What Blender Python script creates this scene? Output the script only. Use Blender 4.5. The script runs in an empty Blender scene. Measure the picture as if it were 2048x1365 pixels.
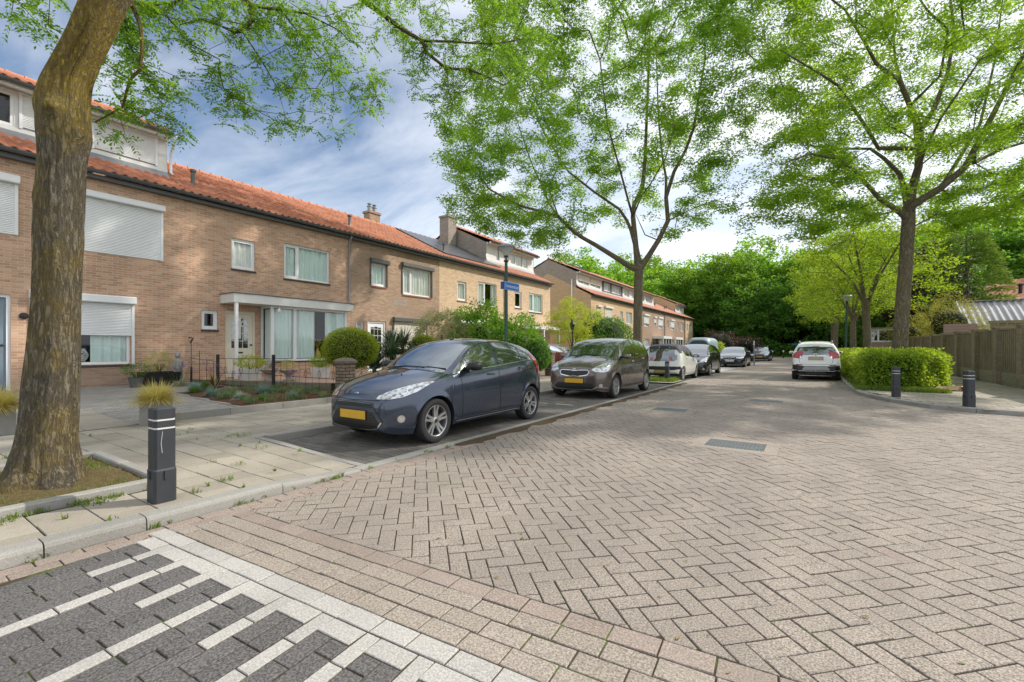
import bpy, bmesh, math, random
import numpy as np
from mathutils import Vector, Matrix
from mathutils.bvhtree import BVHTree
from math import sin, cos, pi, radians, sqrt, atan2

SC = bpy.context.scene
COL = SC.collection
RND = random.Random(7)

# ------------------------------------------------------------------ survey
# The street runs along +Y, the road surface is z=0, the houses stand at X=-15.8.
CAM_H = 1.30
YAW = radians(33.6)
SY, CY = sin(YAW), cos(YAW)
def at(x, y, d):
    """photo pixel seen at depth d (metres) -> world point"""
    u = (x - 1024.0) / 900.0 * d
    return Vector((-SY * d + CY * u, CY * d + SY * u, CAM_H + (697.0 - y) / 900.0 * d))
def gz(X):
    return 0.08 if X > -9 else 0.08 + (-9 - X) / 6.8 * 0.2

# ------------------------------------------------------------------ objects
def wloc(o):
    v = Vector((0, 0, 0))
    while o is not None:
        v = v + o.location; o = o.parent
    return v
def link(name, me, parent=None):
    o = bpy.data.objects.new(name, me); COL.objects.link(o)
    if parent is not None: o.parent = parent
    return o
def tag(o, label=None, cat=None, group=None, kind=None):
    if label: o['label'] = label
    if cat: o['category'] = cat
    if group: o['group'] = group
    if kind: o['kind'] = kind
    return o
def thing(name, label, cat, loc=(0, 0, 0), rotz=0.0, group=None):
    o = link(name, None); o.location = loc; o.rotation_euler = (0, 0, rotz); o.empty_display_size = 0.2
    return tag(o, label, cat, group)
def kids(o):
    return [c for c in bpy.data.objects if c.parent == o]
def copy_tree(o, parent=None, kmap=None):
    if kmap is None:
        kmap = {}
        for c in bpy.data.objects:
            if c.parent: kmap.setdefault(c.parent.name, []).append(c)
    c = o.copy(); COL.objects.link(c); c.parent = parent
    for ch in kmap.get(o.name, []): copy_tree(ch, c, kmap)
    return c

class MB:
    def __init__(s):
        s.v = []; s.f = []; s.m = []; s.uv = None
    def add(s, vs, fs, m=0):
        b = len(s.v); s.v.extend([tuple(p) for p in vs])
        for f in fs: s.f.append(tuple(b + i for i in f)); s.m.append(m)
        return s
    def quad(s, a, b, c, d, m=0): return s.add([a, b, c, d], [(0, 1, 2, 3)], m)
    def poly(s, pts, m=0): return s.add(pts, [tuple(range(len(pts)))], m)
    def box(s, x0, y0, z0, x1, y1, z1, m=0):
        vs = [(x0,y0,z0),(x1,y0,z0),(x1,y1,z0),(x0,y1,z0),(x0,y0,z1),(x1,y0,z1),(x1,y1,z1),(x0,y1,z1)]
        return s.add(vs, [(0,3,2,1),(4,5,6,7),(0,1,5,4),(1,2,6,5),(2,3,7,6),(3,0,4,7)], m)
    def bbox(s, x0, y0, z0, x1, y1, z1, b=0.01, m=0):
        """box with chamfered vertical and top edges"""
        def ring(x0,y0,x1,y1,z,c): return [(x0+c,y0,z),(x1-c,y0,z),(x1,y0+c,z),(x1,y1-c,z),(x1-c,y1,z),(x0+c,y1,z),(x0,y1-c,z),(x0,y0+c,z)]
        r = [ring(x0,y0,x1,y1,z0,b), ring(x0,y0,x1,y1,z1-b,b), ring(x0+b,y0+b,x1-b,y1-b,z1,b*.6)]
        return s.rings(r, m=m)
    def rings(s, rings, m=0, cap=True, closed=True):
        n = len(rings[0]); vs = [p for r in rings for p in r]; fs = []
        for i in range(len(rings) - 1):
            for j in range(n if closed else n - 1):
                k = (j + 1) % n
                fs.append((i*n+j, i*n+k, (i+1)*n+k, (i+1)*n+j))
        if cap and closed:
            fs.append(tuple(reversed(range(n)))); fs.append(tuple((len(rings)-1)*n + j for j in range(n)))
        return s.add(vs, fs, m)
    def obox(s, c, h, M, m=0):
        c = Vector(c); vs = []
        for z in (-1, 1):
            for x, y in ((-1,-1),(1,-1),(1,1),(-1,1)): vs.append(c + M @ Vector((x*h[0], y*h[1], z*h[2])))
        return s.add(vs, [(0,3,2,1),(4,5,6,7),(0,1,5,4),(1,2,6,5),(2,3,7,6),(3,0,4,7)], m)
    def tube(s, pts, rad, n=8, m=0, cap=True):
        pts = [Vector(p) for p in pts]
        if not isinstance(rad, (list, tuple)): rad = [rad] * len(pts)
        rings = []; ref = None
        for i, p in enumerate(pts):
            t = (pts[min(i+1, len(pts)-1)] - pts[max(i-1, 0)])
            if t.length < 1e-9: t = Vector((0, 0, 1))
            t.normalize()
            if ref is None: ref = Vector((1, 0, 0)) if abs(t.x) < .8 else Vector((0, 1, 0))
            a = t.cross(ref); 
            if a.length < 1e-6: a = t.cross(Vector((0, 1, 0)))
            a.normalize(); b = t.cross(a); ref = b.cross(t) if False else ref
            rings.append([p + (a*cos(2*pi*k/n) + b*sin(2*pi*k/n)) * rad[i] for k in range(n)])
        return s.rings(rings, m=m, cap=cap)
    def lathe(s, prof, n=24, c=(0,0,0), axis='z', m=0, cap=True):
        rings = []
        for r, h in prof:
            ring = []
            for k in range(n):
                a = 2*pi*k/n
                if axis == 'z': p = (c[0]+r*cos(a), c[1]+r*sin(a), c[2]+h)
                elif axis == 'x': p = (c[0]+h, c[1]+r*cos(a), c[2]+r*sin(a))
                else: p = (c[0]+r*cos(a), c[1]+h, c[2]+r*sin(a))
                ring.append(p)
            rings.append(ring)
        return s.rings(rings, m=m, cap=cap)
    def build(s, name, mats, parent=None, smooth=False, local=False, uv='box', angle=None, fixn=False):
        me = bpy.data.meshes.new(name)
        me.from_pydata(s.v, [], s.f)
        if not isinstance(mats, (list, tuple)): mats = [mats]
        for m in mats: me.materials.append(m)
        if len(mats) > 1: me.polygons.foreach_set('material_index', s.m)
        if uv == 'box':
            box_uv(me)
        elif uv is not None:
            l = me.uv_layers.new(name='UVMap')
            vi = np.zeros(len(me.loops), dtype=np.int32); me.loops.foreach_get('vertex_index', vi)
            l.data.foreach_set('uv', np.array(uv, dtype=np.float32)[vi].ravel())
        if fixn:
            bm = bmesh.new(); bm.from_mesh(me); bmesh.ops.recalc_face_normals(bm, faces=bm.faces); bm.to_mesh(me); bm.free()
        if not local and parent is not None:
            w = wloc(parent); me.transform(Matrix.Translation(-w))
        if smooth:
            me.polygons.foreach_set('use_smooth', [True]*len(me.polygons))
            if angle is not None: me.set_sharp_from_angle(angle=radians(angle))
        me.update()
        return link(name, me, parent)

def box_uv(me):
    nl = len(me.loops); nv = len(me.vertices); npoly = len(me.polygons)
    if nl == 0: return
    co = np.zeros(nv*3); me.vertices.foreach_get('co', co); co = co.reshape(-1, 3)
    vi = np.zeros(nl, dtype=np.int32); me.loops.foreach_get('vertex_index', vi)
    no = np.zeros(npoly*3); me.polygons.foreach_get('normal', no); no = np.abs(no.reshape(-1, 3))
    lt = np.zeros(npoly, dtype=np.int32); me.polygons.foreach_get('loop_total', lt)
    ax = np.argmax(no * np.array([1.0, 1.0, 1.02]), axis=1); ax = np.repeat(ax, lt)
    c = co[vi]
    u = np.where(ax == 0, c[:, 1], c[:, 0]); v = np.where(ax == 2, c[:, 1], c[:, 2])
    l = me.uv_layers.new(name='UVMap')
    l.data.foreach_set('uv', np.stack([u, v], 1).astype(np.float32).ravel())

def np_mesh(name, V, F, mat, parent=None, smooth=False, matidx=None, uv=None):
    """V (n,3) float, F (m,k) int: uniform polygons"""
    me = bpy.data.meshes.new(name)
    V = np.asarray(V, dtype=np.float32); F = np.asarray(F, dtype=np.int32); k = F.shape[1]
    me.vertices.add(len(V)); me.vertices.foreach_set('co', V.ravel())
    me.loops.add(F.size); me.loops.foreach_set('vertex_index', F.ravel())
    me.polygons.add(len(F)); me.polygons.foreach_set('loop_start', np.arange(0, F.size, k, dtype=np.int32))
    mats = mat if isinstance(mat, (list, tuple)) else [mat]
    for m in mats: me.materials.append(m)
    if matidx is not None: me.polygons.foreach_set('material_index', np.asarray(matidx, dtype=np.int32))
    if smooth: me.polygons.foreach_set('use_smooth', np.ones(len(F), dtype=bool))
    me.update(calc_edges=True)
    if uv is not None:
        l = me.uv_layers.new(name='UVMap'); l.data.foreach_set('uv', np.asarray(uv, dtype=np.float32)[F.ravel()].ravel())
    me.validate()
    return link(name, me, parent)

# ------------------------------------------------------------------ materials
class NT:
    def __init__(s, name):
        s.mat = bpy.data.materials.new(name); s.mat.use_nodes = True
        s.t = s.mat.node_tree; s.t.nodes.clear()
        s.out = s.t.nodes.new('ShaderNodeOutputMaterial')
    def n(s, typ, ins=None, **kw):
        nd = s.t.nodes.new(typ)
        for k, v in kw.items(): setattr(nd, k, v)
        for k, v in (ins or {}).items():
            sock = nd.inputs[k]
            if isinstance(v, bpy.types.NodeSocket): s.t.links.new(v, sock)
            elif isinstance(v, (tuple, list)) and len(v) == 3 and sock.type == 'RGBA': sock.default_value = (*v, 1)
            else: sock.default_value = v
        return nd
    def math(s, op, a, b=0.0, c=None):
        ins = {0: a, 1: b}
        if c is not None: ins[2] = c
        return s.n('ShaderNodeMath', ins, operation=op).outputs[0]
    def mix(s, f, a, b, mode='MIX'):
        nd = s.n('ShaderNodeMix', data_type='RGBA', blend_type=mode)
        for sock, v in ((nd.inputs[0], f), (nd.inputs[6], a), (nd.inputs[7], b)):
            if isinstance(v, bpy.types.NodeSocket): s.t.links.new(v, sock)
            elif isinstance(v, (tuple, list)): sock.default_value = (*v[:3], 1)
            else: sock.default_value = v
        return nd.outputs[2]
    def ramp(s, f, stops, interp='LINEAR'):
        nd = s.n('ShaderNodeValToRGB', {0: f}); cr = nd.color_ramp; cr.interpolation = interp
        while len(cr.elements) < len(stops): cr.elements.new(0.5)
        for e, (p, c) in zip(cr.elements, stops):
            e.position = p; e.color = (*c, 1) if isinstance(c, (tuple, list)) else (c, c, c, 1)
        return nd.outputs[0]
    def noise(s, vec, scale, detail=3, rough=.55, out=0, dist=0.0):
        nd = s.n('ShaderNodeTexNoise', {'Scale': scale, 'Detail': detail, 'Roughness': rough, 'Distortion': dist})
        if vec is not None: s.t.links.new(vec, nd.inputs['Vector'])
        return nd.outputs[out]
    def pos(s): return s.n('ShaderNodeNewGeometry').outputs['Position']
    def geo(s, o): return s.n('ShaderNodeNewGeometry').outputs[o]
    def obj(s): return s.n('ShaderNodeTexCoord').outputs['Object']
    def uv(s): return s.n('ShaderNodeTexCoord').outputs['UV']
    def bump(s, h, strength=.5, dist=.01, normal=None):
        ins = {'Height': h, 'Strength': strength, 'Distance': dist}
        if normal is not None: ins['Normal'] = normal
        return s.n('ShaderNodeBump', ins).outputs[0]
    def bsdf(s, color, rough=.7, metal=0.0, normal=None, spec=.5, **kw):
        ins = {'Base Color': color, 'Roughness': rough, 'Metallic': metal, 'Specular IOR Level': spec}
        if normal is not None: ins['Normal'] = normal
        ins.update(kw)
        return s.n('ShaderNodeBsdfPrincipled', ins).outputs[0]
    def done(s, sh):
        s.t.links.new(sh, s.out.inputs['Surface']); return s.mat

def m_plain(name, col, rough=.6, metal=0.0, var=.12, scale=6.0, bump=.0, spec=.5, bscale=60.0, dirt=0.0):
    t = NT(name); p = t.obj()
    n = t.noise(p, scale, 4)
    c = t.mix(n, tuple(max(0, x*(1-var)) for x in col), tuple(min(1, x*(1+var)) for x in col))
    if dirt:
        d = t.ramp(t.noise(p, scale*.35, 5), [(.45, 0.0), (.7, 1.0)])
        c = t.mix(t.math('MULTIPLY', d, dirt), c, tuple(x*.45 for x in col))
    nrm = t.bump(t.noise(p, bscale, 3), bump, .01) if bump else None
    return t.done(t.bsdf(c, rough, metal, nrm, spec))

def m_brick(name, cols, mortar, bw=.22, bh=.065, mw=.011, streak=.35, off=0.0):
    t = NT(name)
    uv = t.n('ShaderNodeMapping', {'Vector': t.uv(), 'Location': (off, off*.37, 0)}).outputs[0]
    br = t.n('ShaderNodeTexBrick', {'Vector': uv, 'Color1': (0, 0, 0), 'Color2': (1, 1, 1), 'Mortar': (0.5, .5, .5), 'Scale': 1.0,
             'Mortar Size': mw/2*1.1, 'Mortar Smooth': .25, 'Bias': 0.0, 'Brick Width': bw, 'Row Height': bh}, offset=.5)
    c = t.ramp(br.outputs['Color'], [(0, cols[0]), (.35, cols[1]), (.7, cols[2]), (1, cols[3])])
    big = t.noise(t.uv(), .55, 5, .6)
    c = t.mix(t.math('MULTIPLY', t.ramp(big, [(.35, 0.0), (.7, 1.0)]), streak), c, tuple(x*.5 for x in cols[1]))
    fine = t.noise(t.uv(), 45, 4, .7)
    c = t.mix(.5, c, t.mix(fine, tuple(x*.55 for x in cols[1]), tuple(min(1, x*1.5) for x in cols[2])), 'MIX')
    c = t.mix(br.outputs['Fac'], c, t.mix(fine, tuple(x*.75 for x in mortar), mortar))
    h = t.math('ADD', t.math('MULTIPLY', br.outputs['Fac'], -1.0), t.math('MULTIPLY', fine, .35))
    return t.done(t.bsdf(c, .88, 0, t.bump(h, .8, .008), .25))

def m_paver(name, cols, speck=.35, sscale=260.0, rough=.85, stain=.25, moss=0.0, sdark=.5, track=0.0):
    """aggregate concrete block: a tone per block, grit, stains"""
    t = NT(name); p = t.pos()
    r = t.geo('Random Per Island')
    c = t.ramp(r, [(0, cols[0]), (.4, cols[1]), (.8, cols[2]), (1, cols[-1])])
    g = t.noise(p, sscale*.62, 3, .85)
    gl = t.ramp(g, [(.40, 0.0), (.5, .45), (.60, 1.0)])
    m = cols[1]
    c = t.mix(speck, c, t.mix(gl, tuple(x*sdark for x in m), tuple(min(1, x*1.75) for x in m)))
    st = t.ramp(t.noise(p, .9, 6, .62), [(.42, 0.0), (.68, 1.0)])
    c = t.mix(t.math('MULTIPLY', st, stain), c, tuple(x*.55 for x in m))
    if track:
        mp = t.n('ShaderNodeMapping', {'Vector': p, 'Scale': (1.6, .12, 1)}).outputs[0]
        tk = t.ramp(t.noise(mp, 1.0, 4, .6), [(.42, 0.0), (.62, 1.0)]); c = t.mix(t.math('MULTIPLY', tk, track), c, tuple(x*.6 for x in m))
    st2 = t.ramp(t.noise(p, 7.0, 4, .7), [(.55, 0.0), (.8, 1.0)])
    c = t.mix(t.math('MULTIPLY', st2, .25), c, tuple(x*.6 for x in m))
    if moss:
        mo = t.ramp(t.noise(p, 2.3, 5, .7), [(.56, 0.0), (.66, 1.0)])
        c = t.mix(t.math('MULTIPLY', mo, moss), c, (.1, .13, .04))
    h = t.math('ADD', t.math('MULTIPLY', g, .6), t.noise(p, 60, 2))
    return t.done(t.bsdf(c, rough, 0, t.bump(h, .45, .004), .3))

def m_leaf(name, c1, c2, c3, trans=.45, rough=.55, nscale=.35):
    t = NT(name); r = t.geo('Random Per Island')
    c = t.ramp(r, [(0, c1), (.5, c2), (1, c3)])
    n = t.ramp(t.noise(t.pos(), nscale, 3), [(.35, 0.0), (.65, 1.0)])
    c = t.mix(t.math('MULTIPLY', n, .5), c, t.mix(.5, c1, (.01, .02, .005)))
    d = t.bsdf(c, rough, 0, None, .3)
    tc = t.mix(.65, c, (c3[0]*1.6+.03, c3[1]*1.5+.03, c3[2]*.5), 'MIX')
    tr = t.n('ShaderNodeBsdfTranslucent', {'Color': tc}).outputs[0]
    ms = t.n('ShaderNodeMixShader', {0: trans, 1: d, 2: tr}).outputs[0]
    return t.done(ms)

def m_bark(name, c1=(.16, .13, .10), c2=(.30, .26, .20), moss=(.28, .22, .03), mossamt=.5, scale=1.0, hz=0.0):
    t = NT(name); p = t.obj()
    mp = t.n('ShaderNodeMapping', {'Vector': p, 'Scale': (1, 1, .20)}).outputs[0]
    f = t.noise(mp, 38*scale, 6, .72, dist=.9)
    fr = t.ramp(f, [(.38, 0.0), (.47, .35), (.54, .8), (.66, 1.0)])
    c = t.mix(fr, c1, c2)
    ms = t.ramp(t.noise(p, 1.7*scale, 5, .65), [(.45, 0.0), (.62, 1.0)])
    if hz:
        sz = t.n('ShaderNodeSeparateXYZ', {0: p}).outputs[2]
        ms = t.math('MAXIMUM', t.math('MULTIPLY', ms, .7), t.ramp(t.math('ADD', t.math('MULTIPLY', sz, .2), t.math('MULTIPLY', t.noise(p, 3.5, 4), .25)), [(.72, 0.0), (.80, 1.0), (.98, .9), (1.0, .3)]))
    ms2 = t.math('MULTIPLY', ms, t.ramp(t.noise(p, 28*scale, 3), [(.3, .35), (.6, 1.0)]))
    c = t.mix(t.math('MULTIPLY', ms2, mossamt), c, moss)
    c = t.mix(.35, c, t.mix(t.noise(p, 90, 3), tuple(x*.4 for x in c1), tuple(min(1, x*1.5) for x in c2)))
    return t.done(t.bsdf(c, .92, 0, t.bump(fr, 1.0, .03), .15))

def m_glass(name, tint=(.02, .03, .03), refl=.55, alpha=.25):
    """window pane: reflects the sky, lets the curtain behind show"""
    t = NT(name)
    fr = t.n('ShaderNodeLayerWeight', {'Blend': .35}).outputs['Fresnel']
    fac = t.math('MINIMUM', t.math('ADD', t.math('MULTIPLY', fr, refl), .03), .95)
    gl = t.n('ShaderNodeBsdfGlossy', {'Color': (.95, .97, 1.0, 1), 'Roughness': .02}).outputs[0]
    tr = t.n('ShaderNodeBsdfTransparent', {'Color': (.96, .98, .97, 1)}).outputs[0]
    return t.done(t.n('ShaderNodeMixShader', {0: fac, 1: tr, 2: gl}).outputs[0])

def m_paint(name, col, metal=.55, flake=.12, rough=.32):
    t = NT(name); p = t.obj()
    n = t.noise(p, 900, 2)
    c = t.mix(n, tuple(x*(1-flake) for x in col), tuple(min(1, x*(1+flake)) for x in col))
    d = t.ramp(t.noise(p, 2.2, 6, .7), [(.5, 0.0), (.85, 1.0)])
    c = t.mix(t.math('MULTIPLY', d, .07), c, (.22, .2, .17))
    rg = t.math('ADD', t.math('MULTIPLY', d, .15), rough)
    b = t.bsdf(c, rg, metal, None, .5, **{'Coat Weight': 1.0, 'Coat Roughness': .04})
    return t.done(b)

def m_emissionless(name, col, rough=.3, coat=0.0, spec=.5, metal=0.0):
    t = NT(name)
    return t.done(t.bsdf(col, rough, metal, None, spec, **{'Coat Weight': coat, 'Coat Roughness': .03}))

M = {}
M['white'] = m_plain('white_upvc', (.78, .79, .80), .35, var=.04, dirt=.06)
M['whitewood'] = m_plain('white_painted_wood', (.72, .72, .70), .5, var=.05, dirt=.12)
M['cream'] = m_plain('cream_painted_door', (.72, .68, .55), .45, var=.04, dirt=.05)
M['grey_frame'] = m_plain('grey_frame', (.10, .10, .10), .45)
M['black'] = m_emissionless('black_plastic', (.012, .012, .013), .45)
M['rubber'] = m_plain('tyre_rubber', (.022, .022, .023), .75, var=.2, bump=.2)
M['chrome'] = m_emissionless('chrome', (.75, .76, .78), .12, metal=1.0)
M['alloy'] = m_plain('alloy_rim', (.50, .50, .51), .32, .85, var=.08)
M['darkmetal'] = m_plain('dark_metal', (.04, .04, .045), .5, .5)
M['zinc'] = m_plain('zinc', (.30, .32, .34), .45, .5, var=.15)
M['gutter'] = m_plain('grey_gutter', (.10, .105, .11), .45, 0, var=.2)
M['glass'] = m_glass('window_glass')
def m_carglass():
    t = NT('car_glass'); f = t.n('ShaderNodeLayerWeight', {'Blend': .42}).outputs['Fresnel']
    f = t.math('MINIMUM', t.math('ADD', t.math('MULTIPLY', f, .85), .17), .95)
    g = t.n('ShaderNodeBsdfGlossy', {'Color': (.86, .93, .97, 1), 'Roughness': .015}).outputs[0]
    return t.done(t.n('ShaderNodeMixShader', {0: f, 1: t.bsdf((.008, .011, .012), .2), 2: g}).outputs[0])
M['carglass'] = m_carglass()
M['dark'] = m_plain('dark_interior', (.02, .02, .02), .9)
M['curtain_mint'] = m_plain('mint_curtain', (.74, .86, .83), .9, var=.04)
M['curtain_white'] = m_plain('white_curtain', (.86, .87, .84), .9, var=.04)
M['brick_a'] = m_brick('brown_brick', [(.26,.135,.09),(.43,.255,.168),(.57,.365,.245),(.66,.46,.325)], (.68,.54,.42), streak=.25, mw=.013)
M['brick_b'] = m_brick('grey_brown_brick', [(.20,.12,.085),(.33,.215,.15),(.44,.305,.215),(.52,.385,.28)], (.52,.43,.33), streak=.95, off=3.1)
M['brick_c'] = m_brick('yellow_brick', [(.42,.27,.165),(.57,.395,.255),(.66,.485,.33),(.71,.56,.40)], (.64,.54,.40), streak=.22, off=5.3)
M['brick_d'] = m_brick('dark_gable_brick', [(.20,.155,.13),(.29,.235,.20),(.37,.31,.27),(.43,.37,.33)], (.42,.39,.35), streak=.25, mw=.016, off=8.3)
M['brick_e'] = m_brick('orange_brick', [(.44,.28,.16),(.55,.38,.23),(.63,.45,.28),(.68,.51,.34)], (.55,.44,.30), streak=.15, off=9.1)
M['brick_f'] = m_brick('reddish_brick', [(.24,.14,.10),(.33,.21,.15),(.40,.27,.20),(.46,.32,.24)], (.42,.35,.28), streak=.2, off=1.7)
# ================================================================== GROUND
def clip_half(poly, nx, ny, c):
    """keep nx*x+ny*y >= c"""
    out = []; n = len(poly)
    for i in range(n):
        a = poly[i]; b = poly[(i+1) % n]
        da = nx*a[0]+ny*a[1]-c; db = nx*b[0]+ny*b[1]-c
        if da >= 0: out.append(a)
        if (da > 0) != (db > 0) and abs(da-db) > 1e-12:
            t = da/(da-db); out.append((a[0]+(b[0]-a[0])*t, a[1]+(b[1]-a[1])*t))
    return out
def area(p):
    return .5*sum(p[i][0]*p[(i+1) % len(p)][1]-p[(i+1) % len(p)][0]*p[i][1] for i in range(len(p)))
def inset(poly, d):
    """inset a convex ccw polygon by moving each vertex along the bisector"""
    n = len(poly); out = []
    for i in range(n):
        p0 = Vector(poly[i-1]).to_2d(); p = Vector(poly[i]).to_2d(); p1 = Vector(poly[(i+1) % n]).to_2d()
        e0 = (p-p0); e1 = (p1-p)
        if e0.length < 1e-6 or e1.length < 1e-6: out.append((p.x, p.y)); continue
        e0.normalize(); e1.normalize()
        n0 = Vector((-e0.y, e0.x)); n1 = Vector((-e1.y, e1.x)); b = n0+n1
        k = max(.35, 1+n0.dot(n1)); q = p + b*(d/k)
        out.append((q.x, q.y))
    return out
class Pavers:
    def __init__(s, joint=.004, bev=.004, depth=.012, jit=.0012):
        s.mb = MB(); s.joint = joint; s.bev = bev; s.depth = depth; s.jit = jit; s.r = random.Random(3)
    def add(s, poly, m=0, z=0.0, zf=None, minarea=.0008):
        poly = [(p[0], p[1]) for p in poly]
        if len(poly) < 3: return
        q = [poly[0]]
        for p in poly[1:]:
            if math.dist(p, q[-1]) > .004: q.append(p)
        if math.dist(q[0], q[-1]) < .004: q.pop()
        poly = q
        if len(poly) < 3: return
        A = area(poly)
        if A < 0: poly = poly[::-1]; A = -A
        if A < minarea: return
        j = s.r.uniform(-.25, .25)*s.joint
        a = inset(poly, s.joint+j); b = inset(a, s.bev)
        if area(b) < minarea*.3: return
        dz = s.r.uniform(-s.jit, s.jit); tx = s.r.uniform(-1, 1)*s.jit*6; ty = s.r.uniform(-1, 1)*s.jit*6
        cx = sum(p[0] for p in b)/len(b); cy = sum(p[1] for p in b)/len(b)
        zz = (lambda x, y: zf(x, y)) if zf else (lambda x, y: z)
        n = len(a)
        vs = [(p[0], p[1], zz(*p)+dz-s.depth) for p in a] + [(p[0], p[1], zz(*p)+dz-s.bev*.8) for p in a]
        vs += [(p[0], p[1], zz(*p)+dz+(p[0]-cx)*tx+(p[1]-cy)*ty) for p in b]
        fs = []
        for i in range(n):
            k = (i+1) % n; fs.append((i, k, n+k, n+i)); fs.append((n+i, n+k, 2*n+k, 2*n+i))
        fs.append(tuple(range(2*n, 3*n)))
        s.mb.add(vs, fs, m)
    def rect(s, x0, y0, x1, y1, m=0, z=0.0, T=None, zf=None):
        p = [(x0, y0), (x1, y0), (x1, y1), (x0, y1)]
        if T: p = [T(*q) for q in p]
        s.add(p, m, z, zf)

P_road = m_paver('road_paver', [(.205,.174,.149),(.285,.246,.211),(.36,.314,.27),(.31,.254,.22)], .85, 170, sdark=.42, moss=.0, stain=.35, track=.3)
P_red = m_paver('reddish_paver', [(.215,.17,.145),(.275,.225,.192),(.325,.272,.235),(.29,.22,.19)], .6, 170, stain=.4)
P_tan = m_paver('greenish_tan_paver', [(.235,.2,.168),(.295,.255,.215),(.345,.30,.255),(.31,.268,.228)], .6, 150, sdark=.35, moss=.12)
P_white = m_paver('white_paver', [(.31,.295,.275),(.375,.36,.335),(.42,.40,.375),(.345,.33,.31)], .5, 150, stain=.35, sdark=.7)
P_dark = m_paver('charcoal_paver', [(.085,.08,.078),(.118,.112,.109),(.15,.142,.138),(.128,.12,.117)], .7, 140, sdark=.2)
P_tile = m_paver('pavement_tile', [(.26,.232,.188),(.325,.292,.24),(.37,.335,.275),(.305,.275,.225)], .28, 220, stain=.42, moss=.12)
P_kerb = m_paver('kerb_concrete', [(.25,.24,.22),(.30,.29,.265),(.34,.325,.30),(.29,.28,.255)], .35, 260, stain=.45, moss=.2)
P_bay = m_paver('parking_bay_paver', [(.085,.08,.07),(.135,.125,.112),(.19,.175,.155),(.11,.10,.09)], .4, 200, stain=.5)
P_drive = m_paver('driveway_paver', [(.19,.18,.16),(.26,.245,.22),(.32,.305,.275),(.23,.22,.195)], .3, 220, stain=.3)
P_klinker = m_paver('terrace_klinker', [(.36,.22,.16),(.44,.29,.22),(.50,.35,.27),(.40,.26,.20)], .2, 200)

def m_joint(name, c1, c2, moss, amt):
    t = NT(name); p = t.pos()
    c = t.mix(t.noise(p, 40, 4), c1, c2)
    mo = t.ramp(t.noise(p, 1.9, 5, .7), [(.52, 0.0), (.66, 1.0)])
    c = t.mix(t.math('MULTIPLY', mo, amt), c, moss)
    return t.done(t.bsdf(c, .95, 0, None, .1))
M['joint'] = m_joint('joint_sand', (.04,.032,.022), (.095,.075,.055), (.13,.22,.03), .85)
M['joint_dark'] = m_joint('joint_dark', (.03,.027,.02), (.07,.06,.045), (.07,.11,.02), .45)

def m_farpave(name, c1, c2, dark, bw, bh, ang=0.0, mw=.012, k=.5):
    t = NT(name)
    mp = t.n('ShaderNodeMapping', {'Vector': t.pos(), 'Rotation': (0, 0, ang)}).outputs[0]
    br = t.n('ShaderNodeTexBrick', {'Vector': mp, 'Color1': (0, 0, 0), 'Color2': (1, 1, 1), 'Mortar': (.5, .5, .5), 'Scale': 1.0,
             'Mortar Size': mw/2, 'Mortar Smooth': .3, 'Brick Width': bw, 'Row Height': bh}, offset=.5)
    c = t.mix(br.outputs['Color'], c1, c2)
    c = t.mix(t.math('MULTIPLY', br.outputs['Fac'], k), c, dark)
    g = t.noise(t.pos(), 30, 5, .7)
    c = t.mix(.35, c, t.mix(g, tuple(x*.5 for x in c1), tuple(x*1.35 for x in c2)))
    st = t.ramp(t.noise(t.pos(), .5, 6, .65), [(.4, 0.0), (.7, 1.0)])
    c = t.mix(t.math('MULTIPLY', st, .35), c, tuple(x*.6 for x in c1))
    return t.done(t.bsdf(c, .88, 0, t.bump(g, .4, .01), .25))
F_road = m_farpave('far_road_paving', (.26,.22,.188), (.335,.287,.247), (.12,.10,.08), .22, .11, radians(45))
F_side = m_farpave('far_pavement', (.36,.34,.30), (.44,.41,.365), (.12,.11,.08), .30, .30)
F_bay = m_farpave('far_parking_bay', (.105,.10,.09), (.155,.145,.13), (.04,.035,.03), .22, .11)
F_light = m_farpave('far_crossing_slabs', (.42,.41,.38), (.50,.48,.45), (.2,.19,.17), .3, .3)
def m_soil(name, c1, c2, c3, sc=9.0):
    t = NT(name); p = t.pos(); n = t.noise(p, sc, 6, .7); n2 = t.noise(p, sc*9, 3)
    c = t.ramp(n, [(.3, c1), (.5, c2), (.72, c3)])
    c = t.mix(.4, c, t.mix(n2, tuple(x*.4 for x in c1), tuple(min(1, x*1.6) for x in c3)))
    return t.done(t.bsdf(c, .95, 0, t.bump(t.math('ADD', n, n2), .8, .03), .15))
M['grassground'] = m_soil('grass_ground', (.05,.07,.015), (.08,.12,.025), (.14,.15,.05), 3.0)
M['mulch'] = m_soil('bark_mulch', (.07,.032,.018), (.13,.062,.035), (.19,.10,.06), 25.0)
M['litter'] = m_soil('tree_pit_litter', (.05,.045,.02), (.15,.11,.05), (.28,.21,.11), 30.0)
M['dirt'] = m_soil('gutter_dirt', (.06,.045,.03), (.11,.08,.05), (.17,.125,.08), 18.0)
M['grass'] = m_leaf('grass_blade', (.08,.16,.02), (.14,.24,.035), (.24,.32,.07), .35)
M['drygrass'] = m_leaf('dry_grass_blade', (.25,.21,.08), (.36,.30,.12), (.45,.38,.18), .3)

def sheet(name, pts, z, mat, kind='structure', parent=None):
    mb = MB(); mb.poly([(p[0], p[1], z if len(p) < 3 else p[2]) for p in pts])
    o = mb.build(name, mat)
    return tag(o, kind=kind)

sheet('ground', [(-260, -120), (260, -120), (260, 330), (-260, 330)], -.07, M['grassground'])

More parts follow.
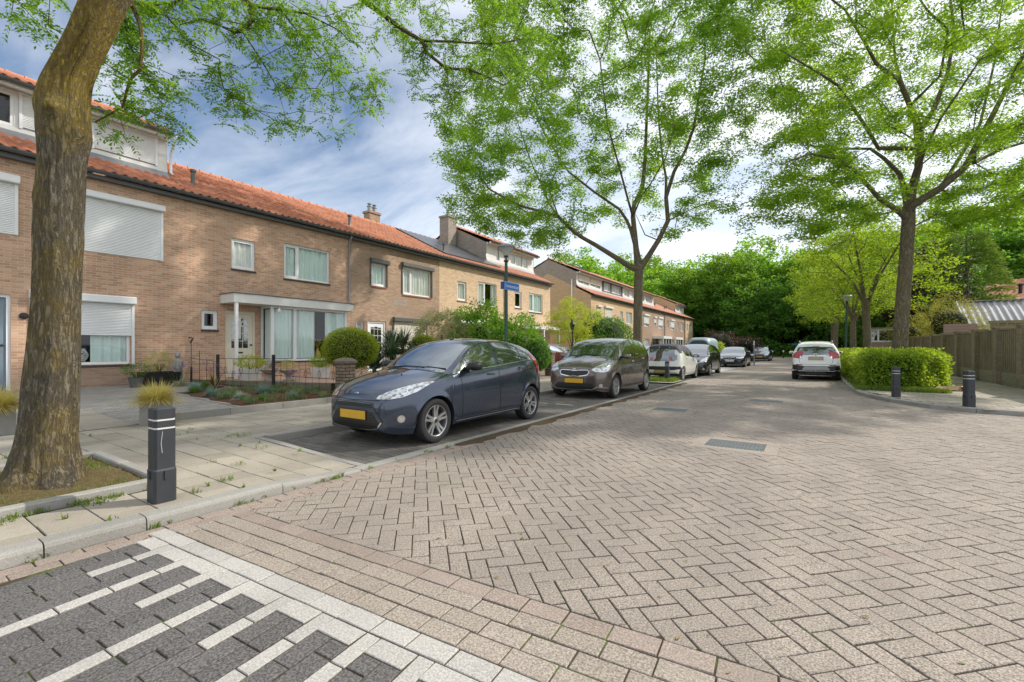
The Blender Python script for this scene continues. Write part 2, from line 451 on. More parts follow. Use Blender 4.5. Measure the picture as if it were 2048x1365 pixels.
# ---- road, laid brick by brick as far as single bricks can be made out
LIM_Y = 23.0
A_ = math.atan(.065); O_ = (-2.4, 1.425)
def TH(s, t): return (O_[0] + s*cos(A_) - t*sin(A_), O_[1] + s*sin(A_) + t*cos(A_))
nH = (-sin(A_), cos(A_))
def kerbR(y):   # X of the right kerb at this Y
    K = [(12.45, 3.6), (12.7, 2.77), (13.13, 2.14), (14.06, 1.58), (15.2, 1.3), (15.7, 1.12), (17.8, 1.03), (24, 1.0), (80, 1.0)]
    if y <= K[0][0]: return 99
    for (y0, x0), (y1, x1) in zip(K, K[1:]):
        if y <= y1: return x0 + (x1-x0)*(y-y0)/(y1-y0)
    return 1.0
rp = Pavers(joint=.0040, bev=.003, depth=.014, jit=.0024)
W_ = .1125; L_ = 2*W_; c45 = cos(pi/4)
XL = -3.745
tb = .50
lineC = nH[0]*O_[0] + nH[1]*O_[1] + tb
rr = random.Random(11)
for i in range(-10, 230):
    for j in range(-160, 100):
        m = (i-j) % 4
        if m == 0: w, h = 2, 1
        elif m == 3: w, h = 1, 2
        else: continue
        cxl = (i+w/2)*W_; cyl = (j+h/2)*W_
        X = (cxl+cyl)*c45 + XL; Y = (cxl-cyl)*c45
        if X < XL-.2 or X > kerbR(Y)+.15 or X > .42*Y+1.6 or Y > LIM_Y or Y < 1.2: continue
        if nH[0]*X+nH[1]*Y < lineC-.2: continue
        pol = [((a+b)*c45+XL, (a-b)*c45) for a, b in ((i*W_, j*W_), ((i+w)*W_, j*W_), ((i+w)*W_, (j+h)*W_), (i*W_, (j+h)*W_))]
        if X < XL+.2: pol = clip_half(pol, 1, 0, XL)
        if nH[0]*X+nH[1]*Y < lineC+.25: pol = clip_half(pol, nH[0], nH[1], lineC)
        if Y > LIM_Y-.3: pol = clip_half(pol, 0, -1, -LIM_Y)
        # plates set in the road
        if any(abs(X-cx) < hw and abs(Y-cy) < hh for cx, cy, hw, hh in ((-.85, 6.71, .46, .37), (-2.48, 9.78, .44, .35), (-.93, 12.72, .46, .35))): continue
        rp.add(pol, 1 if rr.random() < .012 else 0)
# border courses across the road
for row, (t0, t1, mi, off) in enumerate(((0, .122, 2, .05), (.122, .246, 2, .16), (.246, .372, 2, .02), (.372, .50, 1, .12))):
    s = -1.48 + off*.3
    while s < 6.2:
        ln = .222 if rr.random() > .06 else .13
        rp.rect(s, t0, s+ln, t1, mi, T=TH); s += ln
s = -1.49
while s < 5:
    rp.rect(s, -.116, s+.219, 0, 3, T=TH); s += .219
for k in range(-4, 14):
    s0 = -.232 + .31*k; s1 = s0 + .088; s2 = s0 + .31
    if s1 < -1.5: continue
    long_ = (k % 2 == 0)
    def sk(s, t): return TH(s - (t+.12)*.06, t)
    t = -.116; nb = 0
    while t > -2.0:
        if s0 > -1.42: rp.rect(s0, t-.218, s1, t, 3 if (nb < 2 or (long_ and nb < 5)) else 4, T=sk)
        t -= .218; nb += 1
    rp.rect(max(s1, -1.40), -.226, s2, -.116, 3, T=TH)
    for q in (0, 1):
        a = s1 + q*.111; t = -.226 - (.0 if q == 0 else .0) - (.1 if (k+q) % 3 == 0 else 0)
        if t < -.25 and a > -1.40: rp.rect(a, t, a+.111, -.226, 4, T=sk)
        while t > -2.0:
            if a > -1.40: rp.rect(a, t-.218, a+.111, t, 4, T=sk)
            t -= .218
# brick gutter courses along the left kerb
for q in (0, 1):
    y = -2.0 + q*.1
    while y < LIM_Y:
        x0 = -3.955 + q*.105
        rp.rect(x0, y, x0+.105, y+.222, 1); y += .222
road = rp.mb.build('road', [P_road, P_red, P_tan, P_white, P_dark]); tag(road, kind='structure')
sheet('road_joints', [(-4.0, -3), (9.5, -3), (14, 14), (1.6, LIM_Y+.02), (-4.0, LIM_Y+.02)], -.0065, M['joint'])
sheet('road_far', [(-3.97, LIM_Y), (1.04, LIM_Y), (1.04, 62), (9, 70), (9, 76), (-60, 76), (-60, 68), (-5, 64), (-3.97, 60)], -.001, F_road)
sheet('side_street', [(1.6, -3), (60, -3), (60, 12.3), (3.3, 12.6)], -.014, F_road)

# ---- left kerb, tiles and parking bays
kb = MB(); r_ = random.Random(5)
ks = [(-6, -5.26), (-5.26, -4.26), (-4.26, -3.26), (-3.26, -2.26), (-2.26, -1.26), (-1.26, -.26), (-.26, .72), (.72, 1.24), (1.24, 2.24), (2.24, 3.1)]
for a, b in ks:
    y0, y1 = a+.004, b-.004
    def prof(h): return [(-4.13, -.03), (-3.97, -.03), (-3.972, h-.03), (-3.98, h-.012), (-3.997, h-.002), (-4.02, h), (-4.13, h-.002)]
    h0 = .085 if a < 2.2 else .075; h1 = .085 if b < 2.3 else .012
    kb.rings([[(x, y0, z) for x, z in prof(h0)], [(x, y1, z) for x, z in prof(h1)]])
y = 3.1
while y < 60:   # flush concrete strip between road and bay
    kb.box(-4.13, y+.004, -.03, -3.97, y+.996, .010); y += 1.0
y = 3.3
while y < 60:   # kerb behind the bays
    kb.box(-6.32, y+.004, -.03, -6.20, y+.996, .092); y += 1.0
kb.rings([[(x, y, z) for y, z in ((3.165, -.03), (3.28, -.03), (3.28, h-.012), (3.165, h))] for x, h in ((-6.31, .085), (-5.8, .075), (-5.2, .048), (-4.6, .024), (-4.14, .018))])
tag(kb.build('kerb', P_kerb), kind='structure')

sp = Pavers(joint=.0045, bev=.003, depth=.014, jit=.0018)
def tilezone(x0, y0, x1, y1, z=.08, sz=.30, test=None, m=0, off=True, zfun=None):
    i = round(y0*10) % 2; y = y0
    while y < y1-.02:
        yb = min(y+sz, y1); x = x1 + (sz/2 if (i % 2 and off) else 0)
        while x > x0+.01:
            xa = max(x-sz, x0); xb = min(x, x1)
            if xb-xa > .02 and (test is None or test((xa+xb)/2, (y+yb)/2)):
                sp.rect(xa, y, xb, yb, m, z=z, zf=zfun)
            x -= sz
        y += sz; i += 1
pit = lambda x, y: not (-6.70 < x < -4.80 and -.35 < y < 1.66)
def pz(x, y):
    s = lambda v: max(0, min(1, v))
    a = s((y-2.0)/1.15); b = s((x+6.35)/2.1)
    return .08-.063*a*a*(3-2*a)*b
tilezone(-8.93, -4.94, -4.14, 3.16, test=pit, zfun=pz)
tilezone(-8.93, 3.16, -6.33, 17.0)
# ramp of tiles towards the bay is part of the pavement
tag(sp.mb.build('pavement_left', [P_tile]), kind='structure')
jm = MB()
for k in range(12):
    for j in range(9):
        xs = [-8.95+4.83*(k+q)/12 for q in (0, 1)]; ys = [-5, 0, 1, 1.9, 2.1, 2.3, 2.5, 2.7, 2.9, 3.2][j:j+2]
        jm.quad(*[(x, y, pz(x, y)-.0095) for x, y in ((xs[0], ys[0]), (xs[1], ys[0]), (xs[1], ys[1]), (xs[0], ys[1]))])
jm.quad((-8.95, 3.2, .0715), (-6.3, 3.2, .0715), (-6.3, 17, .0715), (-8.95, 17, .0715))
tag(jm.build('pavement_joints', M['joint_dark']), kind='structure')
sheet('pavement_far', [(-8.93, 17.0), (-6.32, 17.0), (-6.32, 66), (-8.93, 66)], .081, F_side)
bp = Pavers(joint=.0045, bev=.003, depth=.01, jit=.001)
i = 0; y = 3.3
while y < 16.7:
    x = -6.19 + (.11 if i % 2 else 0)
    xs = [-6.19] + [x + .22*k for k in range(0 if i % 2 else 1, 11) if -6.19 < x+.22*k < -4.2] + [-4.14]
    for a, b in zip(xs, xs[1:]):
        white = (9.28 <= y < 9.39) and any(abs((a+b)/2-w) < .14 for w in (-5.9, -5.35, -4.78))
        bp.rect(a, y, b, y+.105, 1 if white else 0)
    y += .105; i += 1
tag(bp.mb.build('parking_bay', [P_bay, P_white]), kind='structure')
sheet('bay_joints', [(-6.2, 3.2), (-4.13, 3.2), (-4.13, 17), (-6.2, 17)], -.008, M['joint_dark'])
sheet('parking_bay_far', [(-6.19, 18.3), (-4.13, 18.3), (-4.13, 27.4), (-6.19, 27.4)], .002, F_bay)
sheet('crossing', [(-6.19, 27.4), (-4.13, 27.4), (-4.13, 33), (-6.19, 33)], .006, F_light)
sheet('parking_bay_end', [(-6.19, 33), (-4.13, 33), (-4.13, 60), (-6.19, 60)], .002, F_bay)
sheet('side_driveway', [(-16, 27.4), (-8.95, 27.4), (-8.95, 34.5), (-16, 34.5)], .10, F_light)

# ---- gutter dirt along the flush strip
gd = MB(); r_ = random.Random(9); pts = []
n = 120
for i in range(n):
    y = 4.6 + i*(13.2/n); w = .07 + .10*abs(sin(i*.37)) + r_.random()*.07
    pts.append((y, w))
for (y0, w0), (y1, w1) in zip(pts, pts[1:]):
    gd.quad((-4.0, y0, .0125), (-3.98+w0, y0, .0035), (-3.98+w1, y1, .0035), (-4.0, y1, .0125))
gd.build('gutter_dirt', M['dirt']); tag(bpy.data.objects['gutter_dirt'], kind='stuff', label='dark leaf dirt along the flush strip', cat='dirt')

# ---- right corner pavement
KR = [(3.6, 12.45), (2.77, 12.7), (2.14, 13.13), (1.58, 14.06), (1.3, 15.0), (1.10, 15.9), (1.03, 17.8), (1.0, 24), (1.0, 66)]
kr = MB()
full = [(14, 12.2), (8, 12.3)] + KR
def resample(P, step):
    out = [Vector(P[0])]; 
    for a, b in zip(P, P[1:]):
        a = Vector(a); b = Vector(b); n = max(1, round((b-a).length/step))
        for k in range(1, n+1): out.append(a.lerp(b, k/n))
    return out
rs = resample(full, .9)
for a, b in zip(rs, rs[1:]):
    d = (b-a).normalized(); nn = Vector((d.y, -d.x))  # towards the pavement? fixed below
    if nn.dot(Vector((4.5, 20))-a) < 0: nn = -nn
    a2 = a + d*.004; b2 = b - d*.004
    def ring(p): return [(p.x, p.y, -.03), (p.x, p.y, .075), (p.x+nn.x*.02, p.y+nn.y*.02, .095), (p.x+nn.x*.12, p.y+nn.y*.12, .095), (p.x+nn.x*.12, p.y+nn.y*.12, -.03)]
    kr.rings([ring(a2), ring(b2)])
tag(kr.build('kerb_right', P_kerb, fixn=True), kind='structure')
sp = Pavers(joint=.004, bev=.003, depth=.012, jit=.002)
def right_ok(x, y):
    if x < kerbR(y)+.22: return False
    if y > 16.75 and x < 3.15 and not (x > 3.35): return False
    return True
tilezone(1.0, 12.6, 5.25, 25.0, z=.088, test=right_ok)
tilezone(5.25, 12.5, 11.0, 19.6, z=.088)
tag(sp.mb.build('pavement_right', [P_tile]), kind='structure')
poly = [(3.6, 12.52), (2.8, 12.80), (2.2, 13.2), (1.66, 14.1), (1.40, 15.05), (1.2, 15.95), (1.13, 17.8), (1.1, 24), (1.1, 66), (5.25, 66), (5.25, 19.6), (14, 19.6), (14, 12.35)]
sheet('pavement_right_bed', poly, .078, M['joint_dark'])
sheet('verge', [(1.12, 16.8), (3.2, 16.8), (3.2, 66), (1.1, 66)], .092, M['grassground'])
sheet('pavement_right_far', [(3.2, 25), (5.2, 25), (5.2, 66), (3.2, 66)], .089, F_side)

# ---- inspection covers in the road
def cover(name, x, y, w, d, label, split=False):
    t = thing(name, label, 'manhole cover', (x, y, 0))
    fr = MB(); 
    for a in ((x-w/2-.16, y-d/2-.17, x+w/2+.16, y-d/2), (x-w/2-.16, y+d/2, x+w/2+.16, y+d/2+.17), (x-w/2-.16, y-d/2, x-w/2, y+d/2), (x+w/2, y-d/2, x+w/2+.16, y+d/2)):
        fr.box(a[0]+.003, a[1]+.003, -.02, a[2]-.003, a[3]-.003, .001)
    fr.build('surround', P_tan if not split else P_road, t)
    pl = MB(); pl.box(x-w/2+.004, y-d/2+.004, -.02, x+w/2-.004, y+d/2-.004, -.002)
    nx = int(w/.045); ny = int(d/.045)
    for i in range(nx):
        for j in range(ny):
            px = x-w/2+.03+i*(w-.06)/(nx-1); py = y-d/2+.03+j*(d-.06)/(ny-1)
            rr_ = min(math.hypot(px-(x-w/4), py-y), math.hypot(px-(x+w/4), py-y))
            s_ = .007 if abs(rr_-.16) > .03 else .020
            pl.box(px-s_, py-s_, -.002, px+s_, py+s_, .0)
    pl.build('lid', m_plain('cast_iron_'+name, (.13,.145,.15), .6, .3, var=.3), t)
    return t
cover('manhole_cover', -.85, 6.71, .70, .50, 'rectangular iron cover with a light surround, nearest one in the road')
cover('manhole_cover', -2.48, 9.78, .66, .46, 'dull grey-green cover in the road level with the gap between the front parked cars')
cover('drain_cover', -.93, 12.72, .70, .46, 'dark grated cover farthest off in the middle of the road', True)

# ---- front gardens (they rise gently towards the houses)
g = MB()
def strip(name, y0, y1, mat, x0=-9.0, x1=-15.85, dz=0.0):
    mb = MB(); mb.quad((x1, y0, gz(x1)+dz), (x0, y0, gz(x0)+dz), (x0, y1, gz(x0)+dz), (x1, y1, gz(x1)+dz))
    return tag(mb.build(name, mat), kind='structure')
strip('garden_ground', 11.7, 34.4, m_farpave('garden_paving', (.24,.18,.14), (.33,.26,.21), (.08,.07,.05), .21, .07))
strip('garden_ground_far', 34.5, 80, M['grassground'])
strip('garden_ground_near', -14, 11.7, M['joint_dark'], dz=-.012)
dp = Pavers(joint=.0035, bev=.003, depth=.01, jit=.0015)
zf = lambda x, y: gz(x)
x = -9.0; i = 0
while x > -15.8:
    xa = max(x-.105, -15.84); y = -8 + (.105 if i % 2 else 0)
    while y < 6.2:
        lim = 4.52 if x > -13.0 else 6.2
        yb = min(y+.21, lim); ya = y
        if -10.95 < x < -8.9 and y+.21 > .9 and y < 2.64:
            if y < .9: yb = .9
            else: ya = 2.64
        if yb-ya > .02: dp.rect(xa, ya, x, yb, 0, zf=zf)
        y += .21
    x -= .105; i += 1
x = -9.0
while x > -10.8:
    y = .9
    while y < 2.6:
        dp.rect(x-.5, y, x, y+.58, 1, zf=zf); y += .58
    x -= .5
tag(dp.mb.build('driveway', [P_drive, P_tile]), kind='structure')
# mulch bed
NB = 40; V = []; F = []
r_ = random.Random(2)
bx0, bx1, by0, by1 = -13.0, -9.12, 4.62, 7.4
for i in range(NB+1):
    for j in range(NB+1):
        x = bx0+(bx1-bx0)*i/NB; y = by0+(by1-by0)*j/NB
        e = min(i, j, NB-i, NB-j)/6.0
        V.append((x, y, gz(x)+.012+min(1, e)*(.05+r_.uniform(-.012, .02))))
for i in range(NB):
    for j in range(NB): F.append((i*(NB+1)+j, (i+1)*(NB+1)+j, (i+1)*(NB+1)+j+1, i*(NB+1)+j+1))
bed = np_mesh('planting_bed', V, F, M['mulch'], smooth=True); tag(bed, kind='structure')
eb = MB()
x = -9.12
while x > -12.9:
    eb.box(x-.98, 4.53, gz(x)-.1, x-.01, 4.60, gz(x)+.035); x -= .99
y = 3.05
while y < 11.6:   # low concrete wall along the pavement
    eb.box(-9.02, y+.004, 0, -8.93, y+.99, .20 if y > 3.0 else .1); y += .995
y = -6
while y < 1.1:
    eb.box(-9.02, y+.004, 0, -8.93, y+.99, .12); y += .995
tag(eb.build('garden_edging', P_kerb, uv='box'), kind='structure')
# raised klinker terrace by the door
TP = [(-15.82, 6.02), (-10.9, 7.50), (-10.9, 11.66), (-15.82, 11.66)]
tm = MB()
zt = .335
tm.poly([(p[0], p[1], zt) for p in TP])
for a, b in zip(TP, TP[1:]+TP[:1]): tm.quad((a[0], a[1], 0), (b[0], b[1], 0), (b[0], b[1], zt), (a[0], a[1], zt))
tag(tm.build('terrace_base', M['joint_dark'], fixn=True), kind='structure')
tp = Pavers(joint=.003, bev=.003, depth=.01, jit=.001)
x = -10.92; i = 0
e0 = Vector((TP[1][0]-TP[0][0], TP[1][1]-TP[0][1])).normalized(); nn = (-e0.y, e0.x); cc = nn[0]*TP[0][0]+nn[1]*TP[0][1]+.08
while x > -15.8:
    y = 6 + (.1 if i % 2 else 0)
    while y < 11.6:
        pl = [(max(x-.1, -15.8), y), (x, y), (x, min(y+.2, 11.64)), (max(x-.1, -15.8), min(y+.2, 11.64))]
        pl = clip_half(pl, nn[0], nn[1], cc)
        tp.add(pl, 0, z=zt+.008, minarea=.002)
        y += .2
    x -= .1; i += 1
tag(tp.mb.build('terrace', [P_klinker]), kind='structure')
te = MB(); L = (Vector(TP[1])-Vector(TP[0])).length; n = 6
for k in range(n):
    a = Vector(TP[0])+e0*(L*k/n+.005); b = Vector(TP[0])+e0*(L*(k+1)/n-.005); q = Vector(nn)
    p = [a-q*.02, b-q*.02, b+q*.075, a+q*.075]
    te.rings([[(v.x, v.y, .1) for v in p], [(v.x, v.y, zt+.012) for v in p]])
tag(te.build('terrace_edge', m_plain('mossy_concrete_edge', (.17,.15,.11), .9, var=.4, bump=.3), fixn=True), kind='structure')
# tree pit
pm = MB()
def kst(x0, y0, x1, y1, h=.15): pm.bbox(x0, y0, 0, x1, y1, h, .012)
kst(-4.90, -.35, -4.80, .62); kst(-4.90, .63, -4.80, 1.66)
kst(-6.71, -.35, -6.61, .62); kst(-6.71, .63, -6.61, 1.66)
kst(-6.60, 1.57, -5.8, 1.67); kst(-5.79, 1.57, -4.91, 1.67); kst(-6.60, -.36, -4.91, -.26)
tag(pm.build('tree_pit_edging', P_kerb), kind='structure')
V = []; F = []; NB = 30
for i in range(NB+1):
    for j in range(NB+1):
        x = -6.62+1.73*i/NB; y = -.26+1.84*j/NB; dd = math.hypot(x+5.5, y-.99)
        V.append((x, y, .10 + .07*math.exp(-(dd/.45)**2) + r_.uniform(-.008, .012)))
for i in range(NB):
    for j in range(NB): F.append((i*(NB+1)+j, (i+1)*(NB+1)+j, (i+1)*(NB+1)+j+1, i*(NB+1)+j+1))
tag(np_mesh('tree_pit_soil', V, F, M['litter'], smooth=True), kind='structure')
# green island with the far bollard
sheet('island_tiles', [(-6.19, 16.7), (-4.13, 16.7), (-4.13, 18.3), (-6.19, 18.3)], .05, F_side)

# ---- grass blades: stuff
def blades(name, spots, mat, seed=1, label=None, cat='grass', blade=(.05, .11), wid=.004, lean=.6, kind='stuff', parent=None):
    """spots: (x,y,z,radius,count)"""
    rg = np.random.RandomState(seed); Vs = []; 
    for (x, y, z, rad, cnt) in spots:
        a = rg.rand(cnt)*2*pi; rr2 = np.sqrt(rg.rand(cnt))*rad
        bx = x+rr2*np.cos(a); by = y+rr2*np.sin(a)
        h = rg.uniform(blade[0], blade[1], cnt); th = rg.rand(cnt)*2*pi; ln = h*lean*rg.rand(cnt)
        dx = np.cos(th); dy = np.sin(th); wx = -dy*wid; wy = dx*wid
        z0 = np.full(cnt, z)
        P0 = np.stack([bx-wx, by-wy, z0], 1); P1 = np.stack([bx+wx, by+wy, z0], 1)
        m_ = .55
        P2 = np.stack([bx+wx*.8+dx*ln*.3, by+wy*.8+dy*ln*.3, z0+h*m_], 1); P3 = np.stack([bx-wx*.8+dx*ln*.3, by-wy*.8+dy*ln*.3, z0+h*m_], 1)
        T = np.stack([bx+dx*ln+wx*.1, by+dy*ln+wy*.1, z0+h], 1); T2 = np.stack([bx+dx*ln-wx*.1, by+dy*ln-wy*.1, z0+h*.99], 1)
        Vs.append(np.stack([P0, P1, P2, P3, T, T2], 1).reshape(-1, 3))
    V = np.concatenate(Vs); n = len(V)//6; b = np.arange(n)*6
    F = np.concatenate([np.stack([b, b+1, b+2, b+3], 1), np.stack([b+3, b+2, b+4, b+5], 1)])
    if parent is not None: V = V - np.array(wloc(parent))
    o = np_mesh(name, V, F, mat, parent)
    if label: tag(o, label, cat)
    if kind: tag(o, kind=kind)
    return o
rg = random.Random(4)
sp_ = [(-6.55+1.6*rg.random(), -.2+1.7*rg.random(), .10, .12, 16) for _ in range(320)]
sp_ = [q for q in sp_ if math.hypot(q[0]+5.5, q[1]-.99) > .33]
blades('pit_grass', sp_, [M['grass']], 2, 'thin green and dry grass round the big trunk in the kerbed pit', blade=(.02, .06), wid=.0025, lean=1.2)
blades('pit_dry_grass', [(q[0]+.05, q[1]-.03, q[2], .15, 14) for q in sp_[:260]], [M['drygrass']], 3, 'straw-coloured litter round the big trunk', blade=(.01, .035), wid=.003, lean=2.2)
sp_ = []
for k in range(80):      # weeds in joints of pavement and road
    c = rg.random()
    if c < .45: x = -3.975+rg.uniform(-.01, .03); y = rg.uniform(.4, 4.6); z = .0
    elif c < .75: x = -4.14-.3*rg.randint(0, 14); y = rg.uniform(-.5, 3.1); z = .078
    else: x = -4.78+rg.uniform(-.01, .05); y = rg.uniform(-.3, 1.6); z = .08
    sp_.append((x, y, z, rg.uniform(.01, .05), rg.randint(6, 22)))
for x, y, z, r2, nb in ((-4.70, .62, .08, .09, 60), (-4.7, .1, .08, .08, 60), (-4.72, 1.15, .08, .12, 110), (-6.6, 3.1, .085, .16, 60), (-5.0, 2.35, .08, .07, 26), (-4.5, 2.0, .08, .06, 30), (-5.6, 2.9, .08, .08, 26), (-7.4, 2.6, .085, .1, 22), (-8.7, 3.0, .085, .1, 40), (-9.05, 4.6, .08, .07, 30), (-4.35, 1.7, .08, .05, 20)):
    sp_.append((x, y, z, r2, nb))
blades('weeds', sp_, [M['grass']], 5, 'small green weeds sprouting in the joints of the near pavement', 'weeds', blade=(.012, .05), wid=.0035, lean=1.6)
sp_ = []
for k in range(900):
    y = rg.uniform(16.9, 45); x = rg.uniform(1.18, 1.75) if rg.random() < .7 else rg.uniform(1.2, 3.0)
    if y > 30 and rg.random() < .4: continue
    sp_.append((x, y, .09, .12, 22))
for k in range(200): sp_.append((rg.uniform(1.15, 3.1), rg.uniform(16.45, 16.95), .088, .1, 16))
blades('verge_grass', sp_, [M['grass']], 6, 'long grass of the verge at the foot of the hedge', blade=(.05, .16), wid=.006, lean=.9)
sp_ = [(rg.uniform(-6.1, -4.25), rg.uniform(17.0, 18.25), .05, .12, 26) for _ in range(150)]
blades('island_grass', sp_, [M['grass']], 7, 'bright grass round the bollard between the parking bays', blade=(.05, .17), wid=.006, lean=.9)
sp_ = [(rg.uniform(-14, 10), 76.5+rg.random()*7, -.03, .3, 14) for _ in range(700)]
blades('far_grass', sp_, [M['grass']], 8, 'rough grass in front of the wood', blade=(.1, .3), wid=.02)
sp_ = [(rg.uniform(-12.6, -9.3), rg.uniform(4.8, 7.2), .16, .13, 70) for _ in range(46)]
sp_ = [(x, y, gz(x)+.05, r2, nb) for x, y, z, r2, nb in sp_]
blades('low_planting', sp_, [m_leaf('low_planting_leaf', (.08,.14,.06), (.15,.22,.11), (.24,.31,.18), .3)], 17, 'low grey-green ground cover between the tufts of the bed', 'ground cover', blade=(.05, .15), wid=.006, lean=1.2)
# fallen leaves and twigs on the paving
lf = MB(); r_ = random.Random(21)
for k in range(150):
    if k < 60: x, y, z = r_.uniform(-2.2, .9), r_.uniform(1.9, 6.0), .004
    elif k < 100: x, y, z = r_.uniform(-4.0, -3.6), r_.uniform(.5, 9), .004
    else: x, y, z = r_.uniform(-8.5, -4.2), r_.uniform(.2, 3.0), .086
    if x > .4*y+.2: continue
    a = r_.random()*6.28; l = r_.uniform(.008, .022); w = l*.4
    lf.quad((x-cos(a)*l, y-sin(a)*l, z), (x+sin(a)*w, y-cos(a)*w, z+.003), (x+cos(a)*l, y+sin(a)*l, z+.001), (x-sin(a)*w, y+cos(a)*w, z+.004))
lf.build('fallen_leaves', m_leaf('fallen_leaf', (.12,.16,.03), (.24,.26,.08), (.34,.24,.10), .2))
tag(bpy.data.objects['fallen_leaves'], 'small fallen leaflets scattered over the paving', 'leaves', kind='stuff')
# ================================================================== HOUSES
FX = -15.8
def m_roof(name, cols, dark=.35, seed=0.0):
    t = NT(name); uv = t.uv()
    fl = t.n('ShaderNodeVectorMath', {0: uv}, operation='FLOOR').outputs[0]
    wn = t.n('ShaderNodeTexWhiteNoise', {'Vector': fl}, noise_dimensions='3D').outputs['Value']
    c = t.ramp(wn, [(0, cols[0]), (.4, cols[1]), (.8, cols[2]), (1, cols[1])])
    n = t.noise(t.pos(), 3.0, 6, .7)
    c = t.mix(t.math('MULTIPLY', t.ramp(n, [(.45, 0.0), (.75, 1.0)]), dark), c, (.13, .09, .06))
    f = t.noise(t.pos(), 40, 3)
    c = t.mix(.25, c, t.mix(f, tuple(x*.5 for x in cols[0]), tuple(min(1, x*1.4) for x in cols[2])))
    return t.done(t.bsdf(c, .7, 0, t.bump(f, .2, .01), .3))
M['roof_a'] = m_roof('orange_pantile', [(.33,.12,.07),(.46,.17,.095),(.56,.235,.14)], .5)
M['roof_b'] = m_roof('red_brown_pantile', [(.36,.13,.08),(.47,.18,.10),(.55,.24,.14)], .5)
M['ridge'] = m_plain('ridge_tile', (.50,.20,.11), .75, var=.3, scale=3)
M['solar'] = m_emissionless('solar_glass', (.045, .048, .055), .38, coat=.15)
M['slat'] = M['white']
M['beige'] = m_plain('beige_shutter', (.66,.62,.54), .5, var=.04)
M['sillred'] = m_plain('red_sill_tile', (.28,.09,.06), .5, var=.2)
M['silldark'] = m_plain('dark_sill_tile', (.05,.045,.045), .5, var=.3)
M['greydoor'] = m_plain('blue_grey_door', (.17,.22,.27), .45)

PROF = [(0, .0), (.14, .028), (.30, .042), (.46, .028), (.62, .004), (.82, -.006)]
def roof_tiles(name, mat, parent, xa, za, xb, zb, y0, y1, tw=.23, th=.34, prof=PROF):
    """pantiles from the eave (xa,za) up to (xb,zb)"""
    L = math.hypot(xb-xa, zb-za); ux = (xb-xa)/L; uz = (zb-za)/L
    nx, nz = -uz, ux
    if nz < 0: nx, nz = -nx, -nz
    nc = max(1, round(L/th)); th = L/nc; nt = max(1, round((y1-y0)/tw)); tw = (y1-y0)/nt
    us = [(k+u, h) for k in range(nt) for u, h in prof] + [(nt, 0.0)]
    V = []; UV = []; rows = []
    for c in range(nc):
        for v, lip in ((0.0, .030), (1.0, .004)):
            s = (c+v)*th
            for u, h in us:
                d = h + lip
                V.append((xa+ux*s+nx*d, y0+u*tw, za+uz*s+nz*d)); UV.append((u+.0005, c+.02+v*.96))
    n = len(us); F = []
    # front lip
    base = len(V)
    for u, h in us: V.append((xa+nx*(h-.0), y0+u*tw, za+nz*(h-.0))); UV.append((u, .02))
    for r in range(2*nc-1):
        for j in range(n-1): F.append((r*n+j, r*n+j+1, (r+1)*n+j+1, (r+1)*n+j))
    for j in range(n-1): F.append((base+j, base+j+1, j+1, j))
    if ux > 0: F = [f[::-1] for f in F]
    V = np.array(V) - np.array(wloc(parent))
    return np_mesh(name, V, F, mat, parent, uv=UV)

def wall_open(mb, X, y0, y1, z0, z1, ops, dep=.11, sgn=1, m=0):
    ys = sorted(set([y0, y1] + [v for o in ops for v in o[:2] if y0 < v < y1]))
    zs = sorted(set([z0, z1] + [v for o in ops for v in o[2:4] if z0 < v < z1]))
    for a, b in zip(ys, ys[1:]):
        for c, d in zip(zs, zs[1:]):
            if any(o[0]-1e-6 <= a and b <= o[1]+1e-6 and o[2]-1e-6 <= c and d <= o[3]+1e-6 for o in ops): continue
            mb.quad((X, a, c), (X, b, c), (X, b, d), (X, a, d), m)
    for a, b, c, d in [o[:4] for o in ops]:
        xi = X-dep*sgn
        mb.quad((X, a, c), (xi, a, c), (xi, b, c), (X, b, c), m); mb.quad((X, a, d), (X, b, d), (xi, b, d), (xi, a, d), m)
        mb.quad((X, a, c), (X, a, d), (xi, a, d), (xi, a, c), m); mb.quad((X, b, c), (xi, b, c), (xi, b, d), (X, b, d), m)

def curtain(parent, X, y0, y1, z0, z1, mat, fold=.10, amp=.035, name='curtain'):
    n = max(6, int((y1-y0)/fold*6)); V = []; F = []
    ph = random.Random(int(y0*100)).random()*6
    for k in range(n+1):
        y = y0+(y1-y0)*k/n; w = sin((y-y0)/fold*pi+ph)*amp + sin((y-y0)/fold*pi*.37)*amp*.5
        V += [(X+w, y, z0), (X+w*.8, y, z1)]
    for k in range(n): F.append((2*k, 2*k+2, 2*k+3, 2*k+1))
    V = np.array(V)-np.array(wloc(parent))
    return np_mesh(name, V, F, mat, parent, smooth=True)

